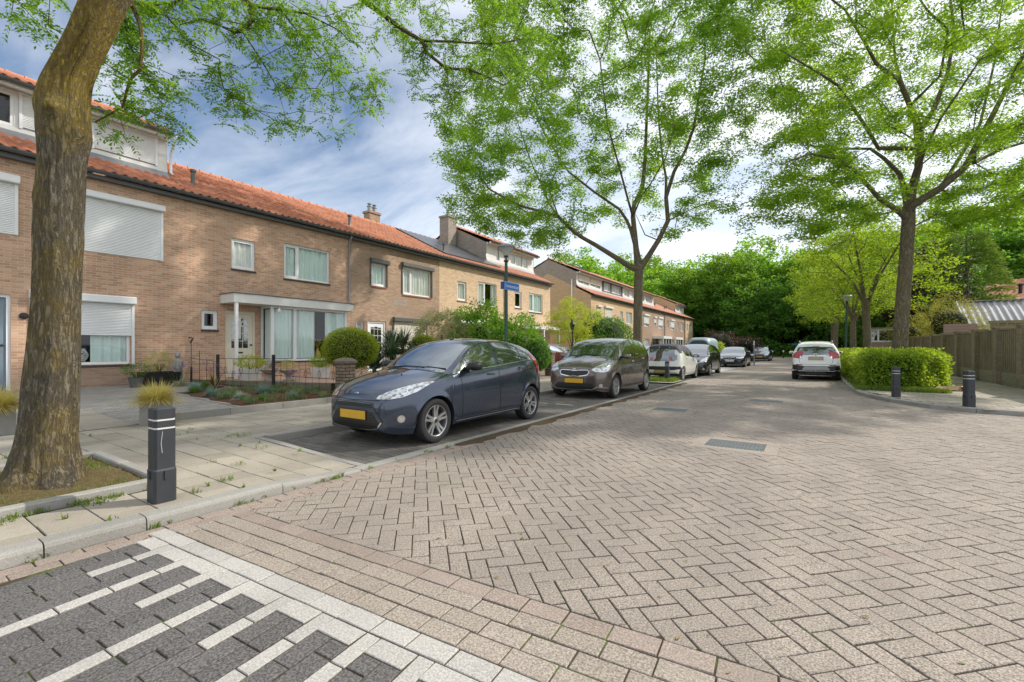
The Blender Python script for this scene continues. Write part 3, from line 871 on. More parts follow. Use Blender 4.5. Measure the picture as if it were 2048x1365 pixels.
def window(t, y0, y1, z0, z1, X=None, mull=(), cur=None, frame='white', fw=.065, sill=None, transom=None, tilt=False, name='window', inset_=.055, curspan=None):
    X = FX if X is None else X
    xf = X-inset_
    fr = MB()
    def bar(a, b, c, d, x0=xf-.055, x1=xf): fr.box(x0, a, c, x1, b, d)
    bar(y0, y1, z1-fw, z1); bar(y0, y1, z0, z0+fw); bar(y0, y0+fw, z0+fw, z1-fw); bar(y1-fw, y1, z0+fw, z1-fw)
    edges = [y0+fw] + [y0+(y1-y0)*f for f in mull] + [y1-fw]
    for f in mull: m = y0+(y1-y0)*f; bar(m-fw*.55, m+fw*.55, z0+fw, z1-fw, xf-.053, xf-.002)
    if transom: bar(y0+fw, y1-fw, transom-fw*.4, transom+fw*.4, xf-.052, xf-.003)
    # opening sash in the narrow light
    if mull or tilt:
        a = y0+fw; b = (y0+(y1-y0)*mull[0]-fw*.55) if mull else y1-fw
        for q in ((a, b, z1-fw-.045, z1-fw), (a, b, z0+fw, z0+fw+.045), (a, a+.04, z0+fw+.045, z1-fw-.045), (b-.04, b, z0+fw+.045, z1-fw-.045)):
            bar(*q, x0=xf-.05, x1=xf-.012)
    w = fr.build(name, M[frame], t)
    pm = MB(); pm.quad((xf-.035, y0+fw*.8, z0+fw*.8), (xf-.035, y1-fw*.8, z0+fw*.8), (xf-.035, y1-fw*.8, z1-fw*.8), (xf-.035, y0+fw*.8, z1-fw*.8))
    pm.build('pane', M['glass'], w)
    if cur:
        for (a, b) in (curspan or [(y0+.02, y1-.02)]): curtain(w, xf-.10, a, b, z0+.02, z1-.02, M[cur])
    if sill:
        sm = MB(); n = max(3, int((y1-y0)/.11)); 
        for k in range(n):
            a = y0-.03+(y1-y0+.06)*k/n; b = y0-.03+(y1-y0+.06)*(k+1)/n
            sm.rings([[(X-.06, a+.004, z0-.004), (X+.035, a+.004, z0-.022), (X+.035, a+.004, z0-.075), (X-.06, a+.004, z0-.07)], [(X-.06, b-.004, z0-.004), (X+.035, b-.004, z0-.022), (X+.035, b-.004, z0-.075), (X-.06, b-.004, z0-.07)]])
        sm.build('sill', M[sill], w, fixn=True)
    return w

def shutter(t, y0, y1, zbox, zlow, zguide, mat='white', boxh=.19, X=None, slats=True, prot=.16, guides=True, name='roller_shutter'):
    X = FX if X is None else X
    b = MB()
    p = [(X, zbox-boxh), (X+prot-.01, zbox-boxh), (X+prot, zbox-boxh+.02), (X+prot, zbox-.03), (X+prot-.03, zbox), (X, zbox)]
    b.rings([[(x, y0, z) for x, z in p], [(x, y1, z) for x, z in p]])
    if guides:
        b.box(X+.002, y0+.015, zguide, X+.04, y0+.075, zbox-boxh); b.box(X+.002, y1-.075, zguide, X+.04, y1-.015, zbox-boxh)
    s = b.build(name, M[mat], t, fixn=True)
    if slats:
        V = []; F = []; z = zbox-boxh; rows = []
        while z > zlow+.001:
            for dz, dx in ((0, 0), (.006, .012), (.02, .015), (.032, .012), (.038, .0)):
                rows.append((z-dz, dx))
            z -= .042
        xs = X+.008
        for z, dx in rows: V += [(xs+dx, y0+.07, z), (xs+dx, y1-.07, z)]
        F = [(2*k, 2*k+1, 2*k+3, 2*k+2) for k in range(len(rows)-1)]
        F = [f[::-1] for f in F]
        o = np_mesh('slats', np.array(V)-np.array(wloc(s)), F, M[mat], s)
    return s

def vent_pipe(t, y, X=-17.0, z=6.6, h=.46, r=.06):
    z = ZE+(FX+.2-X)*(ZR-ZE)/(FX+.2-XR)+.08
    m = MB(); m.lathe([(r*1.9, -.12), (r*1.5, -.02), (r, .05), (r, h-.1), (r*1.55, h-.09), (r*1.55, h-.02), (r*.9, h)], 14, (X, y, z))
    return m.build('vent_pipe', M['grey_frame'], t, smooth=True, angle=40)

ZE, ZR, XR = 5.97, 8.17, -20.0          # eave and ridge
SL = (ZR-ZE)/(FX+.2-XR)
def roof_z(X): return ZE+(FX+.2-X)*SL
def gutter(t, y0, y1, X=FX+.2, z=ZE, mat='gutter'):
    m = MB(); n = 8
    def ring(y, r, s=1): return [(X+.07+r*cos(pi+pi*k/n), y, z-.02+r*sin(pi+pi*k/n)) for k in range(n+1)]
    o = [ring(y0, .075), ring(y1, .075)]; i = [ring(y0, .068), ring(y1, .068)]
    m.rings(o, cap=False, closed=False); m.rings([i[1], i[0]], cap=False, closed=False)
    for yy in (y0+.002, y1-.002): m.poly(ring(yy, .075))
    # bright bead on the front edge
    m.tube([(X+.145, y0, z-.018), (X+.145, y1, z-.018)], .010, 6)
    y = y0+.3
    while y < y1: m.box(X-.02, y-.012, z-.105, X+.15, y+.012, z-.095); y += .66
    g = m.build('gutter', M[mat], t, fixn=False)
    f = MB(); f.box(FX+.002, y0, ZE-.20, FX+.17, y1, ZE-.10) if z == ZE else f.box(X-.12, y0, z-.16, X-.01, y1, z-.01)
    f.build('fascia', M['grey_frame'] if z == ZE else M['whitewood'], t)
    return g
def downpipe(t, y, z1=ZE-.1, z0=.3, X=FX+.06, mat='zinc', r=.04):
    m = MB(); m.tube([(X+.16, y, z1+.02), (X+.12, y, z1-.08), (X, y, z1-.24), (X, y, z0)], r, 10)
    z = z1-1.0
    while z > z0+.5: m.lathe([(r*1.25, -.015), (r*1.25, .015)], 10, (X, y, z)); z -= 1.6
    return m.build('downpipe', M[mat], t, smooth=True, angle=50)

def ridge(t, y0, y1, X, z, mat='ridge'):
    m = MB(); y = y0; n = 6
    while y < y1-.05:
        b = min(y+.42, y1)
        for (ya, yb, r) in ((y, y+.07, .125), (y+.07, b, .108)):
            m.rings([[(X+r*cos(pi*k/n), ya, z-.02+r*sin(pi*k/n)) for k in range(n+1)], [(X+r*cos(pi*k/n), yb, z-.02+r*.95*sin(pi*k/n)) for k in range(n+1)]], cap=False, closed=False)
        y += .40
    return m.build('ridge', M[mat], t, smooth=False)

def chimney(t, X, y, z0, z1, w=.75, d=.6, brick='brick_b', pots=2, name='chimney'):
    m = MB(); m.box(X-d/2, y-w/2, z0, X+d/2, y+w/2, z1-.12); m.box(X-d/2-.05, y-w/2-.05, z1-.12, X+d/2+.05, y+w/2+.05, z1)
    c = m.build(name, M[brick], t)
    p = MB()
    for k in range(pots):
        py = y+(k-(pots-1)/2)*.34
        p.lathe([(.11, 0), (.11, .26), (.14, .27), (.14, .32), (.10, .33), (.05, .40), (.12, .42), (.12, .46), (.0, .50)], 12, (X, py, z1))
    p.build('chimney_pot', M['zinc'], c, smooth=True, angle=40)
    return c

def house_shell(name, label, y0, y1, brick, ops, raised=False, end0=False, end1=False, roofm='roof_a', zb=.1, plinth=None, group=None, gable_brick=None, cheap=False):
    t = thing(name, label, 'house', (FX, y0, 0), group=group)
    w = MB(); wall_open(w, FX, y0, y1, zb, ZE-.05, ops)
    XB = 2*XR-(FX+.2)-.2
    w.quad((XB, y0, zb), (XB, y0, ZE), (XB, y1, ZE), (XB, y1, zb))
    for yy, e in ((y0, end0), (y1, end1)):
        w.poly([(FX, yy, zb), (FX, yy, ZE-.05), (XR, yy, ZR-.06), (XB, yy, ZE-.05), (XB, yy, zb)] if yy == y0 else [(XB, yy, zb), (XB, yy, ZE-.05), (XR, yy, ZR-.06), (FX, yy, ZE-.05), (FX, yy, zb)])
    w.build('wall', M[brick], t)
    i = MB(); i.quad((FX-1.0, y0+.05, zb), (FX-1.0, y1-.05, zb), (FX-1.0, y1-.05, ZE-.2), (FX-1.0, y0+.05, ZE-.2))
    i.quad((FX-.12, y0+.05, 2.9), (FX-.12, y1-.05, 2.9), (FX-1.0, y1-.05, 2.9), (FX-1.0, y0+.05, 2.9))
    i.build('interior', M['dark'], t)
    big = dict(tw=.23, th=.34)
    if cheap: big = dict(tw=.25, th=.36, prof=[(0, 0), (.3, .04), (.65, 0)])
    xr_front = XR if not raised else -17.25
    roof_tiles('roof', M[roofm], t, FX+.22, ZE+.02, xr_front if raised else XR, roof_z(xr_front)+.02, y0, y1, **big)
    if not raised:
        roof_tiles('roof', M[roofm], t, 2*XR-(FX+.22), ZE+.02, XR, ZR+.02, y0, y1, tw=.5, th=.68)
        ridge(t, y0, y1, XR, ZR+.03)
    else:
        zf0 = roof_z(-17.2); zt_ = 8.06
        gb = gable_brick or brick
        s = MB()
        for yy in (y0+.003, y1-.003):
            pl = [(-17.2, yy, zf0-.1), (-17.2, yy, zt_), (XR, yy, 9.42), (-22.8, yy, zt_), (-22.8, yy, zf0-.1)]
            s.poly(pl if yy < y1-.1 else pl[::-1])
        s.quad((-22.8, y0, zf0-.1), (-22.8, y0, zt_), (-22.8, y1, zt_), (-22.8, y1, zf0-.1))
        s.build('side_wall', M[gb], t)
        roof_tiles('roof', M[roofm], t, -16.80, zt_+.06, XR, 9.50, y0-.06 if end0 else y0, y1+.06 if end1 else y1, **big)
        roof_tiles('roof', M[roofm], t, -23.2, zt_+.06, XR, 9.50, y0, y1, tw=.5, th=.68)
        roof_tiles('roof', M[roofm], t, 2*XR-(FX+.22), ZE+.02, -22.8, zf0+.02, y0, y1, tw=.5, th=.68)
        ridge(t, y0, y1, XR, 9.51)
        gutter(t, y0-.05 if end0 else y0, y1+.05 if end1 else y1, -16.80, zt_+.02)
    gutter(t, y0, y1)
    return t

def dormer_front(t, y0, y1, wins, shut=None, mat='whitewood', X=-17.2, z0=None, z1=8.06, post=True):
    z0 = roof_z(X)-.02 if z0 is None else z0
    m = MB()
    wall_open(m, X, y0, y1, z0, z1, [(a, b, z0+.30, z1-.16) for a, b, _ in wins], dep=.06)
    y = y0
    m.box(X, y0, z1-.14, X+.10, y1, z1)
    m.box(X, y0, z0+.17, X+.035, y1, z0+.27)
    d = m.build('dormer', M[mat], t)
    f = MB(); f.quad((X+.03, y0, z0+.17), (X+.30, y0, z0-.13), (X+.30, y1, z0-.13), (X+.03, y1, z0+.17))
    f.build('lead_flashing', M['zinc'], d, fixn=True)
    for a, b, mu in wins:
        w = window(t, a, b, z0+.30, z1-.16, X=X, mull=mu, cur=None if shut else 'curtain_white', inset_=.02)
    if shut:
        for a, b in shut:
            s = shutter(t, a, b, z1-.02, z0+.32, z0+.28, X=X+.02, boxh=.13, prot=.10)
    return d

def glazed_door(t, y0, y1, z0, z1, mat, X=FX-.07, arch=True, fr='white'):
    f = MB(); fw = .07
    f.box(X-.05, y0, z0, X+.03, y0+fw, z1); f.box(X-.05, y1-fw, z0, X+.03, y1, z1); f.box(X-.05, y0+fw, z1-fw, X+.03, y1-fw, z1)
    d = f.build('door_frame', M[fr], t)
    ya, yb, zb_, zt_ = y0+fw+.005, y1-fw-.005, z0+.02, z1-fw-.005
    lf = MB(); lf.box(X-.045, ya, zb_, X-.005, yb, zt_)
    # raised mouldings
    lf.box(X-.006, ya+.12, zb_+.15, X+.004, yb-.12, zb_+.75)
    leaf = lf.build('door', M[mat], t)
    # lights with glazing bars: a grid under an arch
    gy0, gy1 = ya+.13, yb-.13; gz0, gz1 = zb_+.95, zt_-.14
    gm = MB(); gw = (gy1-gy0)/3; cy_ = (gy0+gy1)/2
    rows = 3; arch_h = (gy1-gy0)/2 if arch else .12
    zg = gz1-arch_h
    for k in range(3):
        for r in range(rows):
            h = (zg-gz0)/rows
            gm.box(X-.008, gy0+k*gw+.012, gz0+r*h+.012, X+.0015, gy0+(k+1)*gw-.012, gz0+(r+1)*h-.012)
    if arch:
        R = (gy1-gy0)/2
        for k in range(3):
            a0 = pi*k/3+.06; a1 = pi*(k+1)/3-.06
            pts = [(X+.0015, cy_+.06*cos((a0+a1)/2), zg+.012+.06*sin((a0+a1)/2))] + [(X+.0015, cy_+(R-.01)*cos(a0+(a1-a0)*q/6), zg+.01+(R-.01)*sin(a0+(a1-a0)*q/6)) for q in range(7)]
            gm.poly(pts)
    else:
        for k in range(3):
            gm.box(X-.008, gy0+k*gw+.012, zg+.012, X+.0015, gy0+(k+1)*gw-.012, zg+.1-(.03 if k != 1 else 0))
    gm.build('door_light', M['carglass'], leaf)
    h = MB(); h.lathe([(.0, 0), (.02, .005), (.012, .03), (.032, .05), (.03, .07), (0, .08)], 12, (X, yb-.06, z0+1.08), axis='x')
    h.build('handle', M['darkmetal'], leaf, smooth=False)
    h = MB(); h.box(X-.003, cy_-.1, z0+.80, X+.006, cy_+.1, z0+.85); h.build('letter_slot', M['darkmetal'], leaf)
    return leaf

# ---------------------------------------------------------------- row one
G1 = 'brown brick terraced houses of the near row'
# house with the white roller shutters
h = house_shell('terraced_house', 'brown brick house at the left edge with white roller shutters and long dormer', 0.0, 5.9, 'brick_a',
    [(1.36, 2.31, .29, 2.57), (1.58, 2.36, 4.02, 5.22), (2.98, 5.22, 3.86, 5.25), (2.68, 4.56, .87, 2.56)], raised=True, group=G1)
glazed_door(h, 1.36, 2.31, .29, 2.57, 'greydoor', arch=False)
window(h, 1.58, 2.36, 4.02, 5.22); shutter(h, 1.50, 2.44, 5.40, 4.02, 4.0)
window(h, 2.98, 5.22, 3.86, 5.25, mull=(.3,)); shutter(h, 2.90, 5.33, 5.44, 3.86, 3.84, boxh=.17)
window(h, 2.68, 4.56, .87, 2.56, mull=(.1,), cur='curtain_mint', curspan=[(3.75, 4.5)], sill='silldark'); shutter(h, 2.60, 4.66, 2.72, 1.66, .85, boxh=.20)
dormer_front(h, 0, 5.9, [(.3, 1.2, ()), (1.35, 2.57, ()), (2.7, 3.9, ()), (4.1, 5.6, ())], shut=[(2.64, 3.95), (4.05, 5.65)])
m = MB(); m.tube([(-16.72, 5.98, 8.0), (-16.9, 5.98, 7.8), (-17.14, 5.98, 7.55), (-17.14, 5.98, 6.95), (-17.0, 5.98, 6.85)], .04, 10); m.build('downpipe', M['white'], h, smooth=True)
# sill course and plinth under the window
m = MB(); m.box(FX, 2.62, .30, FX+.012, 4.62, .76); m.build('plinth', M['brick_f'], h)
for nm, y, z in (('house_number', 2.45, 2.1),):
    m = MB(); m.lathe([(0, 0), (.07, .0), (.08, .02), (.06, .04), (0, .045)], 16, (FX, 2.52, 2.08), axis='x'); m.build('house_number', M['black'], h)
# what stands on the window ledge
t = thing('rope_lantern', 'woven white lantern standing on the ledge of the half-shuttered window', 'lantern', (FX-.24, 3.55, .95))
for k in range(10):
    for sgn in (1, -1):
        m = MB() if k == 0 and sgn == 1 else m
        pts = []
        for q in range(13):
            z = q/12; r = .16*(.72+.45*sin(pi*min(1, z*1.05))**1.2); a = 2*pi*k/10+sgn*z*2.1
            pts.append((FX-.24+r*cos(a)*.6, 3.55+r*sin(a), .95+z*.34))
        m.tube(pts, .009, 5)
m.build('weave', M['curtain_white'], t)
m = MB(); m.lathe([(.07, .0), (.09, .01), (.09, .16), (.0, .165)], 14, (FX-.24, 3.55, .95)); m.build('candle_holder', M['white'], t)

# house with the canopy and bay
h1 = house_shell('terraced_house', 'brown brick house with a white canopy, an arched cream front door and a bay window', 5.9, 11.72, 'brick_a',
    [(7.19, 7.94, 3.93, 4.93), (8.95, 10.79, 3.84, 5.10), (6.32, 6.78, 1.90, 2.50), (7.0, 7.95, .33, 2.52), (8.12, 11.09, .86, 2.70)], group=G1)
window(h1, 7.19, 7.94, 3.93, 4.93, tilt=True, sill='silldark', cur='curtain_white', curspan=[(7.25, 7.9)])
window(h1, 8.95, 10.79, 3.84, 5.10, mull=(.3,), cur='curtain_mint', sill='silldark')
window(h1, 6.32, 6.78, 1.90, 2.50, tilt=True, sill='silldark', fw=.06)
glazed_door(h1, 7.0, 7.95, .33, 2.52, 'cream', fr='cream')
m = MB(); p = [(-14.90, 6.85), (-14.90, 11.10), (-15.02, 11.32), (-15.8, 11.32), (-15.8, 6.85)]
m.rings([[(x, y, 2.74) for x, y in p], [(x, y, 3.02) for x, y in p]])
can = m.build('canopy', M['whitewood'], h1, fixn=True)
m = MB(); p = [(x+(.03 if x > -15.5 else 0), y+(.03 if y > 8 else -.03)) for x, y in p]
m.rings([[(x, y, 3.022) for x, y in p], [(x, y, 3.045) for x, y in p]]); m.build('roofing_felt', M['gutter'], can, fixn=True)
m = MB(); m.bbox(-15.00, 6.90, .30, -14.91, 6.99, 2.738, .008); m.build('post', M['white'], can)
# bay
b = MB()
b.box(-15.17, 8.12, .30, -15.10, 11.10, .82); b.box(-15.79, 8.12, .30, -15.17, 8.19, .82); b.box(-15.79, 11.03, .30, -15.17, 11.10, .82)
bay = b.build('bay_wall', M['brick_a'], h1)
b = MB(); b.box(-15.8, 8.08, .822, -15.06, 11.14, .858); b.build('sill', M['silldark'], bay)
b = MB(); xb = -15.14
for a, c in ((8.12, 8.22), (8.92, 9.02), (11.0, 11.10)): b.box(xb-.06, a, .93, xb+.02, c, 2.66)
b.box(xb-.058, 8.12, .86, xb+.018, 11.10, .93); b.box(xb-.058, 8.12, 2.66, xb+.018, 11.10, 2.738)
for yy in (8.12, 11.04):
    b.box(-15.79, yy, .86, xb-.06, yy+.06, .93); b.box(-15.79, yy, 2.66, xb-.06, yy+.06, 2.738); b.box(-15.79, yy, .93, -15.71, yy+.06, 2.66)
bw = b.build('bay_window', M['white'], h1)
b = MB(); b.quad((xb-.03, 8.2, .92), (xb-.03, 11.02, .92), (xb-.03, 11.02, 2.67), (xb-.03, 8.2, 2.67)); b.quad((-15.72, 8.15, .92), (xb-.05, 8.15, .92), (xb-.05, 8.15, 2.67), (-15.72, 8.15, 2.67)); b.quad((-15.72, 11.07, .92), (xb-.05, 11.07, .92), (xb-.05, 11.07, 2.67), (-15.72, 11.07, 2.67))
b.build('pane', M['glass'], bw)
for a, c in ((8.26, 8.97), (9.02, 9.78), (10.2, 11.0)): curtain(bw, xb-.09, a, c, .95, 2.64, M['curtain_mint'], fold=.065, amp=.022)
b = MB(); n = 16
V = []; 
for k in range(n+1):
    x = -15.7+.42*k/n; V += [(x, 8.22+.02*sin(k*1.9), .95), (x, 8.22+.02*sin(k*1.9), 2.64)]
b.add(V, [(2*k, 2*k+2, 2*k+3, 2*k+1) for k in range(n)]); b.build('curtain', M['curtain_mint'], bw)
b = MB(); b.box(-15.6, 8.2, .88, -15.2, 11.0, .90); b.build('window_board', M['white'], bw)
downpipe(h1, 11.66, z0=3.05)
vent_pipe(h1, 6.55); 
t = thing('golden_vase', 'yellow vase with dried flowers between the bay window curtains', 'vase', (-15.4, 10.0, .90))
m = MB(); m.lathe([(.06, 0), (.11, .05), (.13, .14), (.10, .26), (.045, .34), (.05, .40), (.03, .40)], 18, (-15.4, 10.0, .90)); m.build('body', m_plain('yellow_glaze', (.55,.38,.09), .35), t, smooth=True)
m = MB(); r_ = random.Random(3)
for k in range(26):
    a = r_.random()*6.28; q = r_.uniform(.05, .17); z = r_.uniform(.15, .38)
    m.tube([(-15.4, 10.0, 1.28), (-15.4+q*cos(a)*.5, 10+q*sin(a)*.5, 1.28+z*.6), (-15.4+q*cos(a), 10+q*sin(a), 1.28+z)], [.003, .003, .012], 4)
m.build('flowers', m_plain('dried_flower', (.40,.30,.06), .8), t)
t = thing('wall_lamp', 'small white lamp under the canopy beside the bay window', 'lamp', (-15.10, 8.3, 2.62))
m = MB(); m.lathe([(.015, .12), (.02, .05), (.05, .02), (.06, -.06), (.0, -.07)], 14, (-15.02, 8.34, 2.60)); m.build('shade', M['white'], t, smooth=True, angle=60)

# house with dark shutter boxes
h2 = house_shell('terraced_house', 'greyish brown brick house with dark shutter boxes and a white arched-light door', 11.72, 17.08, 'brick_b',
    [(12.82, 13.62, 4.02, 5.01), (14.62, 16.47, 3.82, 5.11), (12.03, 12.42, 1.2, 2.42), (12.62, 13.62, .30, 2.48), (14.10, 16.10, .9, 2.52)], group=G1)
window(h2, 12.82, 13.62, 4.02, 5.01, tilt=True, sill='sillred', cur='curtain_mint'); shutter(h2, 12.72, 13.72, 5.19, 5.0, 4.02, mat='grey_frame', slats=False)
window(h2, 14.62, 16.47, 3.82, 5.11, mull=(.3,), cur='curtain_white', sill='sillred'); shutter(h2, 14.52, 16.57, 5.30, 5.0, 3.82, mat='grey_frame', slats=False)
window(h2, 12.03, 12.42, 1.2, 2.42, cur='curtain_white'); glazed_door(h2, 12.62, 13.62, .30, 2.48, 'white', arch=False)
window(h2, 14.10, 16.10, .9, 2.52, mull=(.3,)); s = shutter(h2, 14.0, 16.2, 2.72, 1.2, .9, mat='grey_frame', slats=False)
shutter(s, 14.02, 16.18, 2.54, 1.3, 1.2, mat='beige', boxh=.01, prot=.03, guides=False, name='shutter_curtain')
chimney(h2, -20.6, 16.75, 7.6, 8.95, w=.72, d=.5); vent_pipe(h2, 12.6)
m = MB(); m.box(FX, 14.05, 3.28, FX+.004, 14.85, 3.5); m.build('wall_vent', M['brick_d'], h2)
m = MB(); m.box(FX, 13.75, 1.75, FX+.12, 13.95, 2.1); m.build('letterbox', M['zinc'], h2)

# yellow houses
h3 = house_shell('terraced_house', 'yellow brick house in the near row with dark solar panels on its roof', 17.08, 22.9, 'brick_c',
    [(18.49, 19.25, 3.89, 4.92), (20.28, 22.09, 3.77, 5.13), (18.2, 19.2, .30, 2.45), (19.9, 22.3, .8, 2.45)], group='yellow brick terraced houses')
window(h3, 18.49, 19.25, 3.89, 4.92, tilt=True, sill='sillred', cur='curtain_white'); window(h3, 20.28, 22.09, 3.77, 5.13, mull=(.38,), cur='curtain_white', curspan=[(20.3, 20.95), (21.7, 22.05)], sill='sillred')
glazed_door(h3, 18.2, 19.2, .30, 2.45, 'white', arch=False); window(h3, 19.9, 22.3, .8, 2.45, mull=(.5,), cur='curtain_white')
m = MB(); m.box(-15.8, 17.7, 2.62, -14.9, 22.85, 2.84); m.build('canopy', M['whitewood'], h3)
for k in range(5):
    for j in range(3):
        ya = 17.75+k*1.02; s0 = .50+j*1.42
        m = MB(); 
        def rp3(s, dd): return (FX+.2-s*cos(math.atan(SL))+dd*sin(math.atan(SL)), ZE+s*sin(math.atan(SL))+dd*cos(math.atan(SL)))
        x0, z0 = rp3(s0, .13); x1, z1 = rp3(s0+1.39, .13); x2, z2 = rp3(s0+1.39, .09); x3, z3 = rp3(s0, .09)
        pr = [(x0, z0), (x1, z1), (x2, z2), (x3, z3)]
        m.rings([[(x, ya, z) for x, z in pr], [(x, ya+1.0, z) for x, z in pr]])
        m.build('solar_panel', M['solar'], h3, fixn=True)
vent_pipe(h3, 18.3, X=-16.6, z=6.42); chimney(h3, -19.9, 22.35, 7.6, 9.95, w=.8, d=.75, brick='brick_d', pots=1)
h4 = house_shell('terraced_house', 'yellow brick end house of the near row with a white-fronted attic storey', 22.9, 28.8, 'brick_c',
    [(24.13, 24.9, 3.92, 4.95), (25.85, 27.67, 3.77, 5.05), (23.9, 24.9, .30, 2.4), (25.4, 28.1, .6, 2.4)], raised=True, end1=True, group='yellow brick terraced houses', gable_brick='brick_d')
window(h4, 24.13, 24.9, 3.92, 4.95, tilt=True, sill='silldark'); window(h4, 25.85, 27.67, 3.77, 5.05, mull=(.35,), cur='curtain_mint', sill='silldark')
glazed_door(h4, 23.9, 24.9, .30, 2.4, 'white', arch=False); window(h4, 25.4, 28.1, .6, 2.4, mull=(.25, .75), cur='curtain_white')
dormer_front(h4, 22.93, 28.77, [(24.0, 24.45, ()), (25.7, 28.0, (.3, .7))])
m = MB(); m.box(-15.8, 23.5, 2.52, -14.3, 29.9, 2.72); can = m.build('canopy', M['whitewood'], h4)
for y in (23.6, 25.3, 27.4, 29.7):
    m = MB(); m.box(-14.42, y, .2, -14.32, y+.1, 2.518); m.build('post', M['white'], can)
downpipe(h4, 22.95); vent_pipe(h4, 24.4, X=-16.7, z=6.5)

# ---------------------------------------------------------------- row two
G2 = 'terraced houses of the far row'
specs = [
 (36.1, 41.9, 'brick_e', True, 'orange brick house with beige roller shutters, first of the far row'),
 (41.9, 47.75, 'brick_e', True, 'orange brick house in the far row beside the shuttered corner house'),
 (47.75, 53.5, 'brick_f', True, 'reddish brick house with a long dormer, behind the roadside tree'),
 (53.5, 59.4, 'brick_f', True, 'reddish brick house with a white porch under its dormer'),
 (59.4, 65.1, 'brick_f', False, 'reddish brick house with a plain tiled roof, left one of two'),
 (65.1, 70.6, 'brick_f', False, 'reddish brick house with a plain tiled roof, right one of two'),
 (70.6, 76.2, 'brick_e', True, 'orange brick house closing the far row by the wood'),
]
for k, (a, b, br, ra, lab) in enumerate(specs):
    s1, s2, g1_, g2_ = a+1.35, a+2.1, a+3.1, a+4.9
    ops = [(s1, s2, 4.0, 5.0), (g1_, g2_, 3.8, 5.05), (a+1.1, a+2.05, .3, 2.4), (a+2.9, a+5.2, .8, 2.4)]
    hh = house_shell('terraced_house', lab, a, b, br, ops, raised=ra, end0=(k in (0, 6)), end1=(k in (3, 6)), roofm='roof_a' if k < 4 else 'roof_b', group=G2, gable_brick='brick_d' if k in (0,) else None, cheap=True)
    window(hh, s1, s2, 4.0, 5.0, cur='curtain_white'); window(hh, g1_, g2_, 3.8, 5.05, mull=(.4,), cur='curtain_white' if k % 2 else 'curtain_mint')
    glazed_door(hh, a+1.1, a+2.05, .3, 2.4, 'white', arch=False); window(hh, a+2.9, a+5.2, .8, 2.4, mull=(.3,), cur='curtain_white')
    if k in (0, 2, 3, 4):
        shutter(hh, g1_-.08, g2_+.08, 5.2, 4.15, 3.8, mat='beige' if k == 0 else 'white', boxh=.18)
        if k in (0, 3): shutter(hh, s1-.08, s2+.08, 5.15, 4.4, 4.0, mat='beige' if k == 0 else 'white', boxh=.18)
    if ra:
        dm = {0: ('whitewood', [(a+.4, a+2.8, (.5,)), (a+3.0, a+5.5, (.5,))]), 1: ('grey_frame', [(a+.6, a+2.2, (.5,)), (a+2.7, a+5.3, (.35, .7))]), 2: ('whitewood', [(a+.6, a+2.2, (.5,)), (a+3.2, a+4.9, (.5,))]), 3: ('whitewood', [(a+.5, a+2.0, (.5,)), (a+2.8, a+5.2, (.33, .66))]), 6: ('whitewood', [(a+.8, a+2.4, (.5,)), (a+3, a+5, (.5,))])}[k]
        dormer_front(hh, a+.03, b-.03, dm[1], mat=dm[0])
        if k == 0:
            shutter(hh, a+.35, a+2.85, 8.0, 7.35, 7.3, mat='beige', X=-17.17, boxh=.15, prot=.12); shutter(hh, a+2.95, a+5.55, 8.0, 7.35, 7.3, mat='beige', X=-17.17, boxh=.15, prot=.12)
            m = MB(); m.box(-21, a+2.2, 9.3, -18.2, a+4.8, 9.36)
            for q in range(2):
                m = MB(); sl2 = math.atan((9.5-8.1)/3.2); c0 = Vector((-18.6, a+2.6+q*1.3, 9.02))
                m.obox(c0, (.8, .6, .03), Matrix.Rotation(sl2, 3, 'Y')); m.build('solar_panel', M['solar'], hh)
    if k in (1, 3, 5, 6): downpipe(hh, b-.06 if k != 6 else a+.06)
    if k == 3 or k == 4:
        m = MB(); m.box(-15.8, a+.8, 2.45, -14.5, a+4.6, 2.75); pc = m.build('porch', M['white'], hh)
        m = MB()
        for y in (a+.85, a+2.0, a+3.2, a+4.5): m.box(-14.6, y, .3, -14.52, y+.08, 2.45)
        m.box(-14.6, a+.85, .3, -14.52, a+4.5, .8); m.build('porch_frame', M['white'], pc)
        m = MB(); m.quad((-14.58, a+.9, .8), (-14.58, a+4.5, .8), (-14.58, a+4.5, 2.44), (-14.58, a+.9, 2.44)); m.build('pane', M['carglass'], pc)
    if k in (4, 5): vent_pipe(hh, a+2, X=-17.6, z=6.95, h=.4, r=.08); vent_pipe(hh, a+4.5, X=-17.0, z=6.6)
    if k == 0:
        m = MB(); m.tube([(-17.6, a-.07, 2.9), (-17.6, a-.07, 7.4)], .055, 8); m.build('flue_pipe', M['white'], hh, smooth=True)
        m = MB(); m.box(-17.9, a-.35, 3.2, -16.9, a-.02, 3.9); m.box(-17.8, a-.36, 3.3, -17.2, a-.35, 3.8); m.build('outdoor_unit', M['zinc'], hh)
